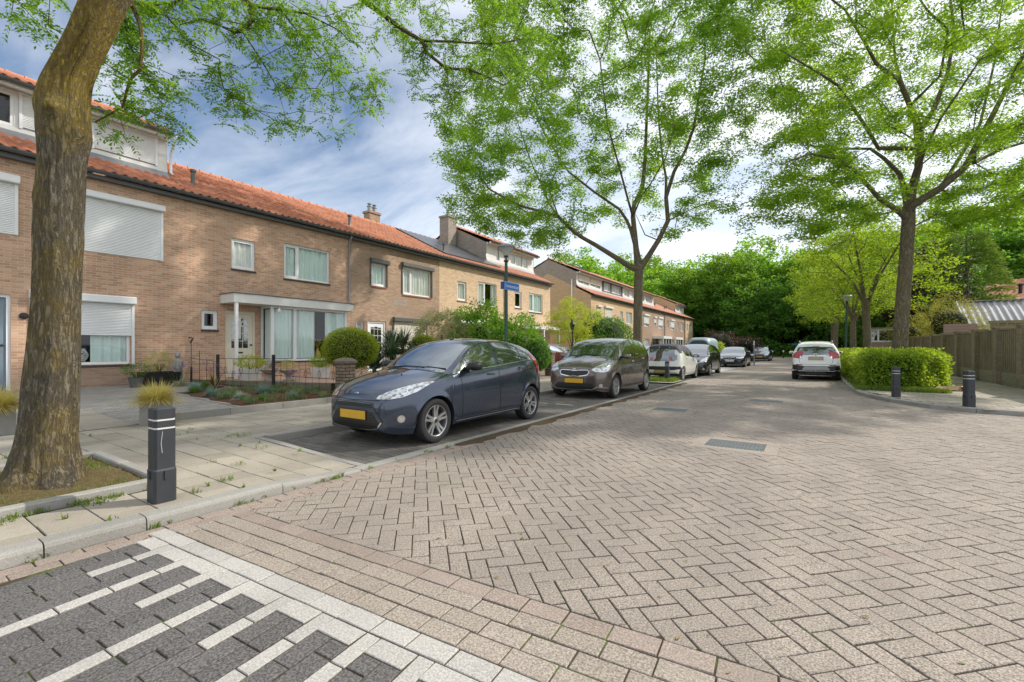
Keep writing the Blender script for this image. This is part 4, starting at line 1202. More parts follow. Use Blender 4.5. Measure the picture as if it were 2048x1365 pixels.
# ================================================================== CARS
def mono(keys):
    """monotone cubic through (t, v) keys"""
    xs = [k[0] for k in keys]; ys = [k[1] for k in keys]; n = len(xs)
    d = [(ys[i+1]-ys[i])/(xs[i+1]-xs[i]) for i in range(n-1)]
    m = [d[0]] + [0 if d[i-1]*d[i] <= 0 else 2*d[i-1]*d[i]/(d[i-1]+d[i]) for i in range(1, n-1)] + [d[-1]]
    def f(x):
        if x <= xs[0]: return ys[0]
        if x >= xs[-1]: return ys[-1]
        for i in range(n-1):
            if x <= xs[i+1]: break
        h = xs[i+1]-xs[i]; t = (x-xs[i])/h
        return ys[i]*(2*t**3-3*t*t+1)+h*m[i]*(t**3-2*t*t+t)+ys[i+1]*(-2*t**3+3*t*t)+h*m[i+1]*(t**3-t*t)
    return f
WPROF = mono([(-.3, .90), (0, .935), (.12, .972), (.3, .993), (.52, 1.0), (.74, .992), (.9, .972), (1.0, .945)])

def clip_cell(poly, x0, y0, x1, y1):
    p = clip_half(poly, 1, 0, x0)
    if p: p = clip_half(p, -1, 0, -x1)
    if p: p = clip_half(p, 0, 1, y0)
    if p: p = clip_half(p, 0, -1, -y1)
    return p

class Car:
    def __init__(s, name, label, cfg, loc, rotz=0.0, group=None):
        s.c = cfg; s.L = cfg['L']
        s.t = thing(name, label, 'car', loc, rotz, group)
        s.top = mono(cfg['top']); s.belt = mono(cfg['belt']); s.hw = mono(cfg['hw']); s.rw = mono(cfg['rw']); s.low = mono(cfg['low'])
        s.r = cfg['r']; s.ax = cfg['axles']; s.ra = s.r+.042
        s.paint = cfg['paint']
        s.shell()
    def edge(s, y):
        """roof edge (x, z, crown)"""
        zb = s.belt(y); zt = max(s.top(y), zb+.012); gh = zt-zb
        full = s.c.get('gh', .45); q = min(1, gh/full)
        xb = s.hw(y)*WPROF(1.0); wr = s.rw(y)
        xe = xb*.90+(wr-xb*.90)*q**.85
        crown = min(gh*.72, .055+.05*(1-q))
        return xe, zt-crown, crown, zt, zb, xb
    def zlow(s, y):
        z = s.low(y)
        for a in s.ax:
            d = abs(y-a)
            if d < s.ra: z = max(z, s.r + math.sqrt(s.ra**2-d*d))
        return z
    def section(s, y):
        xe, ze, crown, zt, zb, xb = s.edge(y)
        zl = min(s.zlow(y), zb-.06); P = []
        arch = any(abs(y-a) < s.ra*1.0 for a in s.ax)
        w0 = s.hw(y)
        base = .2
        pts = [(0, zl+.0), (w0*.62, zl)]
        for f in (0, .03, .08, .16, .28, .42, .56, .7, .82, .92, 1.0):
            z = zl+(zb-zl)*f; h = (z-base)/(zb-base)
            x = w0*WPROF(h)
            # wheel-arch lip and character line
            for a in s.ax:
                rr_ = math.hypot(y-a, z-s.r)
                if rr_ < s.ra+.10: x += .014*(1-(rr_-s.ra)/.10)**2 if rr_ >= s.ra else .014
            cl = s.c.get('crease')
            if cl:
                zc = zb-cl; x += .007*math.exp(-((z-zc)/.03)**2)*min(1, max(0, (y-.6)/.4))
            pts.append((x, z))
        for q in (.08, .25, .45, .65, .85, 1.0):
            z = zb+(ze-zb)*q; x = xb+(xe-xb)*q + .018*sin(pi*q)*min(1, (ze-zb)/.3)
            pts.append((x, z))
        for q in (.06, .14, .26, .42, .62, .82, 1.0):
            pts.append((xe*(1-q), ze+crown*(1-(1-q)**2.6)))
        return pts
    def shell(s):
        ys = set(); L = s.L
        y = 0
        for v in (0, .008, .02, .035, .05, .07, .095, .12): ys.add(v); ys.add(round(L-v, 4))
        y = .15
        while y < L-.14: ys.add(round(y, 4)); y += .035
        for a in s.ax:
            for d in (1, .999, .985, .96, .92, .87): ys.add(a-s.ra*d); ys.add(a+s.ra*d)
            ys.add(a-s.ra-.002); ys.add(a+s.ra+.002)
        ys = sorted(ys); out = [ys[0]]
        for v in ys[1:]:
            if v-out[-1] > .0009: out.append(v)
        V = []; F = []
        secs = [s.section(v) for v in out]
        n = len(secs[0]); full = 2*n-2
        for v, sec in zip(out, secs):
            ring = [(x, v, z) for x, z in sec] + [(-x, v, z) for x, z in sec[-2:0:-1]]
            V += ring
        for i in range(len(out)-1):
            for j in range(full):
                k = (j+1) % full
                F.append((i*full+j, (i+1)*full+j, (i+1)*full+k, i*full+k))
        m = MB(); m.add(V, [f[::-1] for f in F])
        # closed ends
        for e, sg in ((0, -1), (len(out)-1, 1)):
            b = e*full; ring = V[b:b+full]
            cz = sum(p[2] for p in ring)/full; cen = (0, out[e]+sg*.006, cz)
            mid = [(p[0]*.6, out[e]+sg*.004, cz+(p[2]-cz)*.6) for p in ring]
            vs = ring+mid+[cen]; fs = []
            for j in range(full):
                k = (j+1) % full
                q = (j, k, full+k, full+j); tr = (full+j, full+k, 2*full)
                fs += [q if sg > 0 else q[::-1], tr if sg > 0 else tr[::-1]]
            m.add(vs, fs)
        s.bm_v = [Vector(p) for p in m.v]
        s.bvh = BVHTree.FromPolygons(s.bm_v, m.f)
        o = m.build('body', s.paint, s.t, smooth=True, local=True, uv=None)
        bm = bmesh.new(); bm.from_mesh(o.data); bmesh.ops.remove_doubles(bm, verts=bm.verts, dist=.0004); bmesh.ops.recalc_face_normals(bm, faces=bm.faces); bm.to_mesh(o.data); bm.free()
        o.data.set_sharp_from_angle(angle=radians(38))
        s.body = o
        # wheel wells
        w = MB()
        for a in s.ax:
            for sg in (-1, 1):
                xo = (s.hw(a)-.03)*sg; xi = (s.hw(a)-.40)*sg
                rings = [[(x, a+(s.ra+.012)*cos(pi*k/12), s.r+(s.ra+.012)*sin(pi*k/12)) for k in range(13)] for x in (xo, xi)]
                w.rings(rings, cap=False, closed=False)
                w.poly(rings[1])
        w.box(-s.hw(L/2)+.2, .3, .2, s.hw(L/2)-.2, L-.3, .30)
        w.build('wheel_arch_liner', M['black'], s.t, local=True)
    def panel(s, name, pts, d, mat, off=.004, parent=None, step=.045, thick=0, mirror=False):
        d = Vector(d).normalized(); up = Vector((0, 0, 1)) if abs(d.z) < .9 else Vector((0, 1, 0))
        U = d.cross(up).normalized(); W = U.cross(d).normalized()
        def mk(sg):
            poly = [(Vector(p).dot(U), Vector(p).dot(W)) for p in pts]
            if area(poly) < 0: poly = poly[::-1]
            x0 = min(p[0] for p in poly); x1 = max(p[0] for p in poly); y0 = min(p[1] for p in poly); y1 = max(p[1] for p in poly)
            nx = max(1, math.ceil((x1-x0)/step)); ny = max(1, math.ceil((y1-y0)/step)); V = []; key = {}; F = []
            for i in range(nx):
                for j in range(ny):
                    c = clip_cell(poly, x0+(x1-x0)*i/nx, y0+(y1-y0)*j/ny, x0+(x1-x0)*(i+1)/nx, y0+(y1-y0)*(j+1)/ny)
                    if not c or len(c) < 3 or abs(area(c)) < 1e-7: continue
                    f = []
                    for p in c:
                        kk = (round(p[0], 4), round(p[1], 4))
                        if kk not in key:
                            o = U*p[0]+W*p[1]-d*6; h = s.bvh.ray_cast(o, d)
                            if h[0] is None: key[kk] = None
                            else:
                                nn = h[1] if h[1].dot(d) < 0 else -h[1]
                                key[kk] = len(V); q = h[0]+nn*off
                                V.append((q.x*sg, q.y, q.z))
                        f.append(key[kk])
                    if None in f: continue
                    g = [f[0]]
                    for a in f[1:]:
                        if a != g[-1]: g.append(a)
                    if len(g) > 2 and g[0] == g[-1]: g.pop()
                    if len(set(g)) > 2 and len(set(g)) == len(g): F.append(tuple(g if sg < 0 else g))
            return V, F
        res = []
        for sg in ((1, -1) if mirror else (1,)):
            V, F = mk(sg)
            if not F: continue
            m = MB(); m.add(V, F)
            o = m.build(name, mat, parent or s.t, smooth=True, local=True, uv=None)
            res.append(o)
        return res
    def strip(s, name, pts, width, d, mat, off=.003, mirror=False, parent=None):
        d = Vector(d).normalized(); P = [Vector(p) for p in pts]; res = []
        fine = []
        for a, b in zip(P, P[1:]):
            n = max(1, int((b-a).length/.04))
            for k in range(n): fine.append(a.lerp(b, k/n))
        fine.append(P[-1])
        hits = []
        for p in fine:
            h = s.bvh.ray_cast(p-d*6, d)
            if h[0] is None: continue
            nn = h[1] if h[1].dot(d) < 0 else -h[1]
            hits.append((h[0]+nn*off, nn))
        for sg in ((1, -1) if mirror else (1,)):
            V = []; F = []
            for i, (p, nn) in enumerate(hits):
                t = hits[min(i+1, len(hits)-1)][0]-hits[max(i-1, 0)][0]
                sd = t.cross(nn).normalized()*(width/2)
                for q in (p-sd, p+sd): V.append((q.x*sg, q.y, q.z))
            F = [(2*i, 2*i+1, 2*i+3, 2*i+2) for i in range(len(hits)-1)]
            if F:
                m = MB(); m.add(V, F); res.append(m.build(name, mat, parent or s.t, smooth=True, local=True, uv=None))
        return res
    # --- standard fittings
    def glass(s, cowl, header, splits, rear, side0=None):
        g = []; n = 14
        ysl = [cowl+(header-cowl)*k/n for k in range(n+1)]
        pts = [(s.edge(y)[0]-.045, y, s.edge(y)[1]) for y in ysl] + [(-(s.edge(y)[0]-.045), y, s.edge(y)[1]) for y in reversed(ysl)]
        pts += [(-.35, cowl-.06, s.top(cowl-.06)), (0, cowl-.08, s.top(cowl-.08)), (.35, cowl-.06, s.top(cowl-.06))]
        ws = s.panel('windscreen', pts, (0, .8, -.9), M['carglass'])
        # side windows
        for a, b in splits:
            n = max(4, int((b-a)/.07)); ys_ = [a+(b-a)*k/n for k in range(n+1)]
            lo = [(2, y, s.belt(y)+.035) for y in ys_]; hi = []
            for y in ys_:
                xe, ze, *_ = s.edge(y); hi.append((2, y, max(ze-.028, s.belt(y)+.04)))
            s.panel('side_window', lo+hi[::-1], (-1, 0, 0), M['carglass'], mirror=True, step=.06)
        y0, y1 = rear
        n = 8; ysl = [y0+(y1-y0)*k/n for k in range(n+1)]
        pts = [(s.edge(y)[0]-.07, y, s.edge(y)[1]) for y in ysl] + [(-(s.edge(y)[0]-.07), y, s.edge(y)[1]) for y in reversed(ysl)]
        s.panel('rear_window', pts, (0, -1, -.25), M['carglass'])
        a = splits[0][0]; b = splits[-1][1]
        if s.c.get('chrome_belt', True):
            s.strip('window_trim', [(2, y, s.belt(y)+.022) for y in np.linspace(a-.02, b, 24)], .016, (-1, 0, 0), M['chrome'], mirror=True)
    def doors(s, lines, handles, zsill=.27):
        for y, dx in lines:
            zt = s.belt(y)+.02
            s.strip('door_gap', [(2, y, zt), (2, y+dx*.3, zt-.2), (2, y+dx*.7, .5), (2, y+dx, zsill)], .007, (-1, 0, 0), M['black'], mirror=True)
        ys_ = [l[0] for l in lines]
        s.strip('sill_gap', [(2, s.ax[0]+s.ra+.08, zsill), (2, s.ax[1]-s.ra-.06, zsill)], .008, (-1, 0, 0), M['black'], mirror=True)
        for y in handles:
            z = s.belt(y)-.085
            h = s.bvh.ray_cast(Vector((3, y, z)), Vector((-1, 0, 0)))
            if h[0] is None: continue
            x = h[0].x
            for sg in (1, -1):
                m = MB(); m.rings([[(sg*(x-.01), y-.09+k*.18, z+.012), (sg*(x+.016), y-.085+k*.17, z+.016), (sg*(x+.028), y-.08+k*.16, z), (sg*(x+.016), y-.085+k*.17, z-.016), (sg*(x-.01), y-.09+k*.18, z-.014)] for k in (0, .25, .75, 1)])
                m.build('door_handle', s.paint, s.t, smooth=True, local=True, angle=50, fixn=True)
    def mirrors(s, y, mat=None, w=.20, h=.13):
        z = s.belt(y)+.06; x = s.hw(y)*.93
        for sg in (1, -1):
            m = MB(); rings = []
            for k, (dx, sc, dy) in enumerate(((0, .55, .03), (.03, .85, .02), (.09, 1.0, 0), (.16, 1.0, 0), (.205, .8, .01), (.22, .4, .03))):
                rings.append([(sg*(x+.02+dx), y-.045+dy+.075*sc*cos(2*pi*q/14)+(.04 if cos(2*pi*q/14) > 0 else -.0)*sc, z+.03+h*.5*sc*sin(2*pi*q/14)) for q in range(14)])
            m.rings(rings)
            mr = m.build('wing_mirror', mat or s.paint, s.t, smooth=True, local=True, fixn=True)
            m = MB(); m.rings([[(sg*(x-.03), y-.04, z-.03), (sg*(x-.03), y+.05, z-.03), (sg*(x-.03), y+.05, z+.02), (sg*(x-.03), y-.04, z+.02)], [(sg*(x+.07), y-.03, z-.01), (sg*(x+.07), y+.04, z-.01), (sg*(x+.07), y+.04, z+.02), (sg*(x+.07), y-.03, z+.02)]])
            m.build('bracket', M['black'], mr, local=True, fixn=True)
            m = MB(); m.poly([(sg*(x+.05+.075*(1+cos(2*pi*q/14))), y+.072, z+.03+.048*sin(2*pi*q/14)) for q in range(14)]); m.build('mirror_glass', M['carglass'], mr, local=True)
    def wheels(s, spokes=5, width=.2, dark=False, split=True):
        r = s.r; rim = r*.71
        for ia, a in enumerate(s.ax):
            for sg in (1, -1):
                xo = (s.hw(a)-.008)*sg
                w = link('wheel', None, s.t); w.location = (xo, a, r); w.rotation_euler = (ia*.7+.3, 0, 0); w.empty_display_size = .1
                f = -1 if sg > 0 else 1      # inward direction
                m = MB(); prof = [(rim*1.0, .012), (rim*1.04, .004), (r*.86, -.004), (r*.955, .004), (r*.988, .022), (r, .045), (r, width-.045), (r*.98, width-.02), (r*.9, width), (rim*1.0, width-.01)]
                pr = [(q, h*f) for q, h in prof]
                m.lathe(pr, 40, axis='x', cap=False)
                # tread grooves
                m.build('tyre', M['rubber'], w, smooth=True, local=True, angle=45, uv=None, fixn=True)
                m = MB(); pr = [(rim*1.005, .012), (rim*.985, .006), (rim*.95, .010), (rim*.925, .03), (rim*.90, .10), (rim*.90, width-.03)]
                m.lathe([(q, h*f) for q, h in pr], 40, axis='x', cap=False)
                hub = .062
                m.lathe([(0.0, .018*f), (.022, .018*f), (.03, .022*f), (hub, .028*f), (hub*1.05, .06*f)], 20, axis='x', cap=False)
                for k in range(spokes):
                    for e in ((-.5, .5) if split else (0,)):
                        a0 = 2*pi*k/spokes; a1 = a0+e*.34
                        wd0 = .020 if split else .032; wd1 = .016 if split else .040
                        p0 = Vector((0, cos(a0+e*.5)*hub*.8, sin(a0+e*.5)*hub*.8)); p1 = Vector((0, cos(a1)*rim*.96, sin(a1)*rim*.96)); t_ = (p1-p0).normalized(); n_ = Vector((0, -t_.z, t_.y))
                        rings = []
                        for q, wd, dx in ((0, wd0, .022), (.5, wd0*.85, .024), (.85, wd1, .014), (1, wd1*1.5, .012)):
                            c_ = p0.lerp(p1, q)
                            rings.append([(dx*f, c_.y-n_.y*wd, c_.z-n_.z*wd), (dx*f, c_.y+n_.y*wd, c_.z+n_.z*wd), ((dx+.03)*f, c_.y+n_.y*wd*1.2, c_.z+n_.z*wd*1.2), ((dx+.03)*f, c_.y-n_.y*wd*1.2, c_.z-n_.z*wd*1.2)])
                        m.rings(rings)
                m.build('rim', M['darkmetal'] if dark else M['alloy'], w, smooth=True, local=True, angle=35, uv=None, fixn=True)
                m = MB(); m.lathe([(0, .075*f), (rim*.72, .075*f), (rim*.72, .09*f), (0, .09*f)], 28, axis='x'); m.build('brake_disc', M['darkmetal'], w, local=True, uv=None, fixn=True)
                m = MB(); m.lathe([(0, .012*f), (.024, .014*f), (.026, .022*f)], 16, axis='x', cap=False); m.build('hub_cap', M['black'], w, local=True, uv=None, fixn=True)
    def plate(s, y, z, mat, w=.52, h=.11, front=True, tilt=0.0):
        m = MB(); sg = -1 if front else 1
        d = Vector((0, 1 if front else -1, 0))
        hh = s.bvh.ray_cast(Vector((0, y+(-3 if front else 3), z)), d)
        yy = (hh[0].y if hh[0] else y)
        for dz in (-h/2, h/2):
            h2 = s.bvh.ray_cast(Vector((0, (-3 if front else s.L+3), z+dz)), d)
            if h2[0]: yy = min(yy, h2[0].y) if front else max(yy, h2[0].y)
        yy += sg*.012
        m.box(-w/2-.008, min(yy, yy-sg*.02), z-h/2-.008, w/2+.008, max(yy, yy-sg*.02), z+h/2+.008)
        b = m.build('plate_holder', M['black'], s.t, local=True)
        m = MB(); m.box(-w/2, min(yy, yy+sg*.005), z-h/2, w/2, max(yy, yy+sg*.005), z+h/2)
        m.build('number_plate', mat, b, local=True)
        return yy
    def lamp3(s, name, pts, d, depth=.0, mat=None, mirror=True, inner=True):
        return s.panel(name, pts, d, mat or M['headlamp'], off=.006, mirror=mirror, step=.03)

M['plate'] = m_plain('yellow_number_plate', (.62,.36,.02), .5, var=.18, scale=4)
M['plate_olive'] = m_plain('dull_number_plate', (.33,.25,.08), .6, var=.2, scale=4)
M['plate_beige'] = m_plain('pale_number_plate', (.55,.42,.27), .6, var=.1, scale=4)
M['plate_white'] = m_plain('white_number_plate', (.62,.60,.60), .5, var=.1)
def m_headlamp():
    t = NT('headlamp_glass'); v = t.n('ShaderNodeTexVoronoi', {'Scale': 16.0, 'Vector': t.obj()}).outputs['Distance']
    c = t.ramp(v, [(0, (.08, .085, .09)), (.3, (.35, .37, .39)), (.55, (.62, .64, .66))])
    return t.done(t.bsdf(c, .15, .55, None, .8, **{'Coat Weight': 1.0, 'Coat Roughness': .02}))
M['headlamp'] = m_headlamp()
M['taillamp'] = m_emissionless('tail_lamp_red', (.42, .012, .015), .12, coat=1.0)
M['taildark'] = m_emissionless('tail_lamp_dark', (.12, .008, .01), .15, coat=1.0)
M['gunmetal'] = m_emissionless('gunmetal', (.12, .12, .13), .35, metal=.6)
M['silverplastic'] = m_plain('silver_plastic', (.30,.31,.32), .45, .4)
M['orange'] = m_emissionless('indicator', (.6, .25, .12), .2, coat=1)
def m_grille(name, sx=28, sz=28):
    t = NT(name); mp = t.n('ShaderNodeMapping', {'Vector': t.obj(), 'Scale': (sx, .01, sz)}).outputs[0]
    v = t.n('ShaderNodeTexVoronoi', {'Scale': 1.0, 'Vector': mp, 'Randomness': 0.0}, distance='CHEBYCHEV').outputs['Distance']
    c = t.ramp(v, [(.30, .003), (.44, .03)])
    return t.done(t.bsdf(c, .4, 0, None, .5))
M['grille'] = m_grille('grille_mesh')
M['grille_slats'] = m_grille('grille_slats', .01, 40)

def ring_lamp(car, name, c, d, r, mat, rim='chrome', mirror=True, par=None):
    d = Vector(d).normalized(); U = d.cross(Vector((0, 0, 1))).normalized(); W = U.cross(d)
    c = Vector(c)
    pts = [tuple(c+U*r*cos(2*pi*k/20)+W*r*sin(2*pi*k/20)) for k in range(20)]
    car.panel(name, pts, d, mat, off=.008, mirror=mirror, step=.03)
    ringp = pts+[pts[0]]
    car.strip(name+'_bezel', ringp, .014, d, M[rim], off=.010, mirror=mirror)

# ---------------------------------------------------------------- the blue-grey hatchback in front
FX_ = dict(L=3.84, r=.305, axles=(.72, 3.21), gh=.46, crease=.10,
    top=[(0,.63),(.02,.675),(.06,.715),(.15,.775),(.35,.855),(.6,.925),(.85,.975),(.97,1.0),(1.1,1.055),(1.32,1.18),(1.55,1.305),(1.75,1.39),(1.97,1.445),(2.3,1.475),(2.7,1.468),(3.1,1.425),(3.38,1.37),(3.52,1.325),(3.60,1.22),(3.69,1.04),(3.76,.90),(3.81,.74),(3.84,.56)],
    belt=[(0,.52),(.05,.60),(.2,.70),(.5,.80),(.8,.865),(1.1,.91),(1.5,.945),(2.1,.985),(2.7,1.03),(3.2,1.075),(3.5,1.09),(3.62,1.06),(3.73,.90),(3.8,.68),(3.84,.48)],
    hw=[(0,.40),(.012,.47),(.035,.54),(.08,.61),(.15,.675),(.26,.745),(.40,.80),(.6,.84),(.9,.856),(2.7,.858),(3.1,.85),(3.4,.825),(3.6,.785),(3.72,.735),(3.8,.67),(3.84,.56)],
    rw=[(0,.42),(.97,.72),(1.75,.60),(2.4,.585),(3.2,.555),(3.52,.53),(3.84,.45)],
    low=[(0,.30),(.03,.235),(.12,.19),(.4,.17),(1.1,.205),(2.8,.215),(3.5,.22),(3.75,.26),(3.84,.36)],
    paint=m_paint('blue_grey_metallic', (.046,.062,.098), .6, .08, .22))
car = Car('parked_car', 'dark blue-grey hatchback parked nearest the camera, front to the left', FX_, (-5.12, 3.86, 0), group='cars parked in the bays on the left')
car.glass(.98, 1.76, [(1.13, 1.42), (1.47, 2.16), (2.25, 2.94), (2.99, 3.27)], (3.54, 3.70))
car.doors([(1.24, .03), (2.20, .03), (3.03, -.12)], [1.98, 2.9], .265)
car.mirrors(1.46, M['black']); car.wheels(5)
car.lamp3('headlight', [(.40,.05,.63),(.55,.12,.62),(.68,.24,.65),(.77,.42,.72),(.81,.70,.845),(.745,.55,.84),(.64,.30,.795),(.52,.14,.735),(.42,.07,.675)], (-.62,.75,-.28))
for c_, r_2 in (((.54,.14,.68), .042), ((.66,.28,.735), .05)): ring_lamp(car, 'headlight_reflector', c_, (-.62,.75,-.28), r_2, M['headlamp'])
car.strip('headlight_gap', [(.40,.05,.63),(.55,.12,.62),(.68,.24,.65),(.77,.42,.72),(.81,.70,.845),(.745,.55,.84),(.64,.30,.795),(.52,.14,.735),(.42,.07,.675),(.40,.05,.63)], .008, (-.62,.75,-.28), M['black'], mirror=True)
car.panel('grille', [(-.37,0,.575),(.37,0,.575),(.38,0,.525),(-.38,0,.525)], (0,1,0), M['grille_slats'], off=.005)
car.panel('lower_grille', [(-.36,0,.46),(.36,0,.46),(.50,0,.31),(.44,0,.245),(-.44,0,.245),(-.50,0,.31)], (0,1,0), M['grille'], off=.005)
car.strip('grille_lip', [(-.52,0,.34),(-.46,0,.26),(-.28,0,.235),(0,0,.228),(.28,0,.235),(.46,0,.26),(.52,0,.34)], .018, (0,1,0), M['chrome'], off=.008)
car.strip('grille_frame', [(-.54,0,.35),(-.41,0,.515),(-.38,0,.585),(0,0,.60),(.38,0,.585),(.41,0,.515),(.54,0,.35)], .010, (0,1,0), M['black'], off=.004)
car.panel('fog_light_recess', [(.79,.3,.46),(.62,.1,.43),(.60,.1,.36),(.66,.1,.31),(.79,.3,.30)], (-.7,.8,0), car.paint, off=.003, mirror=True)
ring_lamp(car, 'fog_light', (.70,.2,.385), (-.7,.8,0), .042, M['headlamp'])
yy = car.plate(0, .42, M['plate'])
m = MB(); m.lathe([(0,-.03),(.088,-.026),(.098,-.012),(.098,.0)], 28, (0,.065,.665), axis='y'); 
m.v = [(x, y, .665+(z-.665)*.46) for x, y, z in m.v]; badge = m.build('badge', M['chrome'], car.t, smooth=True, local=True, fixn=True)
m = MB(); m.lathe([(0,-.0345),(.080,-.031)], 28, (0,.065,.665), axis='y'); m.v = [(x, y, .665+(z-.665)*.42) for x, y, z in m.v]; m.build('badge_field', m_emissionless('badge_blue', (.02,.03,.09), .2, coat=1), badge, local=True, fixn=True)
def text(name, s_, size, mat, loc, rot, parent=None, ext=.001, align='CENTER', sx=1.0):
    cu = bpy.data.curves.new(name, 'FONT'); cu.body = s_; cu.size = size; cu.extrude = ext; cu.align_x = align; cu.align_y = 'CENTER'
    cu.materials.append(mat); tmp = bpy.data.objects.new('tmp', cu); COL.objects.link(tmp)
    bpy.context.view_layer.update(); dg = bpy.context.evaluated_depsgraph_get()
    me = bpy.data.meshes.new_from_object(tmp.evaluated_get(dg)); bpy.data.objects.remove(tmp)
    if not me.materials: me.materials.append(mat)
    me.transform(Matrix.Diagonal((sx, 1, 1, 1)))
    o = link(name, me, parent); o.location = loc; o.rotation_euler = rot
    return o
text('lettering', 'Ford', .055, M['chrome'], (0, .028, .664), (radians(90), 0, 0), badge)
car.strip('bonnet_gap', [(-.47,.07,.62),(-.3,.03,.615),(0,.02,.61),(.3,.03,.615),(.47,.07,.62)], .012, (0,1,-.1), M['black'])
car.strip('bonnet_edge', [(.80,.72,.87),(.78,.85,.9),(.76,1.04,.95)], .007, (-.5,.3,-1), M['black'], mirror=True)
car.panel('tail_light', [(1,3.40,1.20),(1,3.48,1.20),(1,3.70,.92),(1,3.70,.80),(1,3.58,.86)], (-1,-.45,0), M['taillamp'], off=.006, mirror=True, step=.03)
car.panel('scuttle', [(-.62,1.0,1),(-.45,.92,1),(0,.90,1),(.45,.92,1),(.62,1.0,1),(.60,1.04,1),(.35,.965,1),(0,.945,1),(-.35,.965,1),(-.60,1.04,1)], (0,.2,-1), M['black'], off=.004)
m = MB(); z0 = car.top(1.02)
m.tube([(-.45,.97,1.0),(-.1,1.03,1.03),(.30,1.02,1.02)], .008, 6); m.tube([(.1,.98,1.0),(.35,1.05,1.025),(.66,1.10,1.0)], .008, 6); m.build('wiper', M['black'], car.t, local=True)
m = MB(); m.lathe([(.012,0),(.008,.015),(0,.02)], 8, (.25,.62,car.top(.62)-.006)); m.lathe([(.012,0),(.008,.015),(0,.02)], 8, (-.25,.62,car.top(.62)-.006)); m.build('washer_jet', M['black'], car.t, local=True)
m = MB(); m.tube([(0,1.98,car.top(1.98)),(0,2.10,car.top(1.98)+.07)], [.006,.004], 6); m.box(-.015,1.95,car.top(1.98)-.004,.015,2.02,car.top(1.98)+.012); m.build('aerial', M['black'], car.t, local=True)
car.strip('side_sill_trim', [(2,1.15,.245),(2,2.78,.25)], .014, (-1,0,0), M['silverplastic'], mirror=True)
car.panel('mirror_base', [(1,1.42,.93),(1,1.47,.93),(1,1.47,1.0),(1,1.44,1.0)], (-1,0,0), M['black'], mirror=True)

# ---------------------------------------------------------------- brown compact people carrier
KV = dict(L=3.96, r=.312, axles=(.72, 3.33), gh=.55, crease=.14,
    top=[(0,.66),(.02,.74),(.05,.80),(.12,.85),(.28,.93),(.5,.995),(.72,1.05),(.82,1.08),(.97,1.17),(1.2,1.32),(1.42,1.45),(1.65,1.535),(1.95,1.585),(2.4,1.61),(2.9,1.60),(3.4,1.56),(3.7,1.49),(3.78,1.38),(3.84,1.15),(3.9,.95),(3.94,.75),(3.96,.6)],
    belt=[(0,.58),(.04,.68),(.15,.78),(.4,.87),(.8,.945),(1.2,.985),(1.8,1.01),(2.6,1.05),(3.1,1.10),(3.5,1.17),(3.74,1.16),(3.84,1.0),(3.91,.75),(3.96,.5)],
    hw=[(0,.50),(.015,.59),(.04,.665),(.09,.73),(.18,.785),(.35,.84),(.6,.868),(.9,.88),(2.7,.882),(3.2,.872),(3.6,.84),(3.8,.79),(3.9,.73),(3.96,.60)],
    rw=[(0,.5),(.82,.76),(1.6,.67),(2.5,.65),(3.4,.62),(3.74,.59),(3.96,.5)],
    low=[(0,.30),(.03,.24),(.15,.20),(.5,.18),(1.2,.22),(2.9,.22),(3.6,.24),(3.84,.28),(3.96,.38)],
    paint=m_paint('brown_grey_metallic', (.135,.108,.098), .6, .12, .26))
car = Car('parked_car', 'brown-grey people carrier parked next behind the blue-grey hatchback', KV, (-5.08, 10.53, 0), group='cars parked in the bays on the left')
car.glass(.82, 1.60, [(.98, 1.30), (1.36, 2.18), (2.28, 3.04), (3.10, 3.48)], (3.76, 3.87))
car.doors([(1.14, .05), (2.24, .02), (3.1, -.12)], [2.0, 2.95], .28)
car.mirrors(1.32, None); car.wheels(6)
car.lamp3('headlight', [(.45,.06,.745),(.54,.10,.68),(.68,.20,.665),(.78,.33,.71),(.82,.52,.87),(.78,.56,.95),(.66,.34,.905),(.53,.15,.83)], (-.55,.8,-.25))
ring_lamp(car, 'headlight_reflector', (.66,.26,.775), (-.55,.8,-.25), .055, M['headlamp'])
car.panel('grille', [(-.40,0,.70),(-.36,0,.735),(-.12,0,.728),(0,0,.72),(.12,0,.728),(.36,0,.735),(.40,0,.70),(.36,0,.63),(.22,0,.605),(.1,0,.595),(0,0,.605),(-.1,0,.595),(-.22,0,.605),(-.36,0,.63)], (0,1,0), M['grille'], off=.005)
car.strip('grille_frame', [(-.41,0,.70),(-.36,0,.745),(-.12,0,.738),(0,0,.728),(.12,0,.738),(.36,0,.745),(.41,0,.70),(.37,0,.625),(.22,0,.596),(.1,0,.585),(0,0,.597),(-.1,0,.585),(-.22,0,.596),(-.37,0,.625),(-.41,0,.70)], .016, (0,1,0), M['chrome'], off=.008)
text('lettering', 'KIA', .05, M['chrome'], (0, .02, .768), (radians(80), 0, 0), car.t)
car.panel('lower_grille', [(-.46,0,.42),(.46,0,.42),(.60,0,.30),(.5,0,.265),(-.5,0,.265),(-.60,0,.30)], (0,1,0), M['grille'], off=.005)
car.strip('lower_lip', [(-.80,.2,.30),(-.62,.0,.33),(-.5,0,.26),(0,0,.245),(.5,0,.26),(.62,0,.33),(.80,.2,.30)], .02, (0,1,0), M['silverplastic'], off=.008)
ring_lamp(car, 'fog_light', (.68,.12,.36), (-.45,1,0), .045, M['headlamp'])
car.plate(0, .47, M['plate'])
car.panel('tail_light', [(1,3.61,1.02),(1,3.84,1.02),(1,3.86,.86),(1,3.63,.9)], (-1,-.5,0), M['taillamp'], off=.006, mirror=True, step=.03)
car.strip('bonnet_gap', [(-.47,.07,.775),(-.3,.03,.765),(0,.02,.758),(.3,.03,.765),(.47,.07,.775)], .010, (0,1,-.1), M['black'])
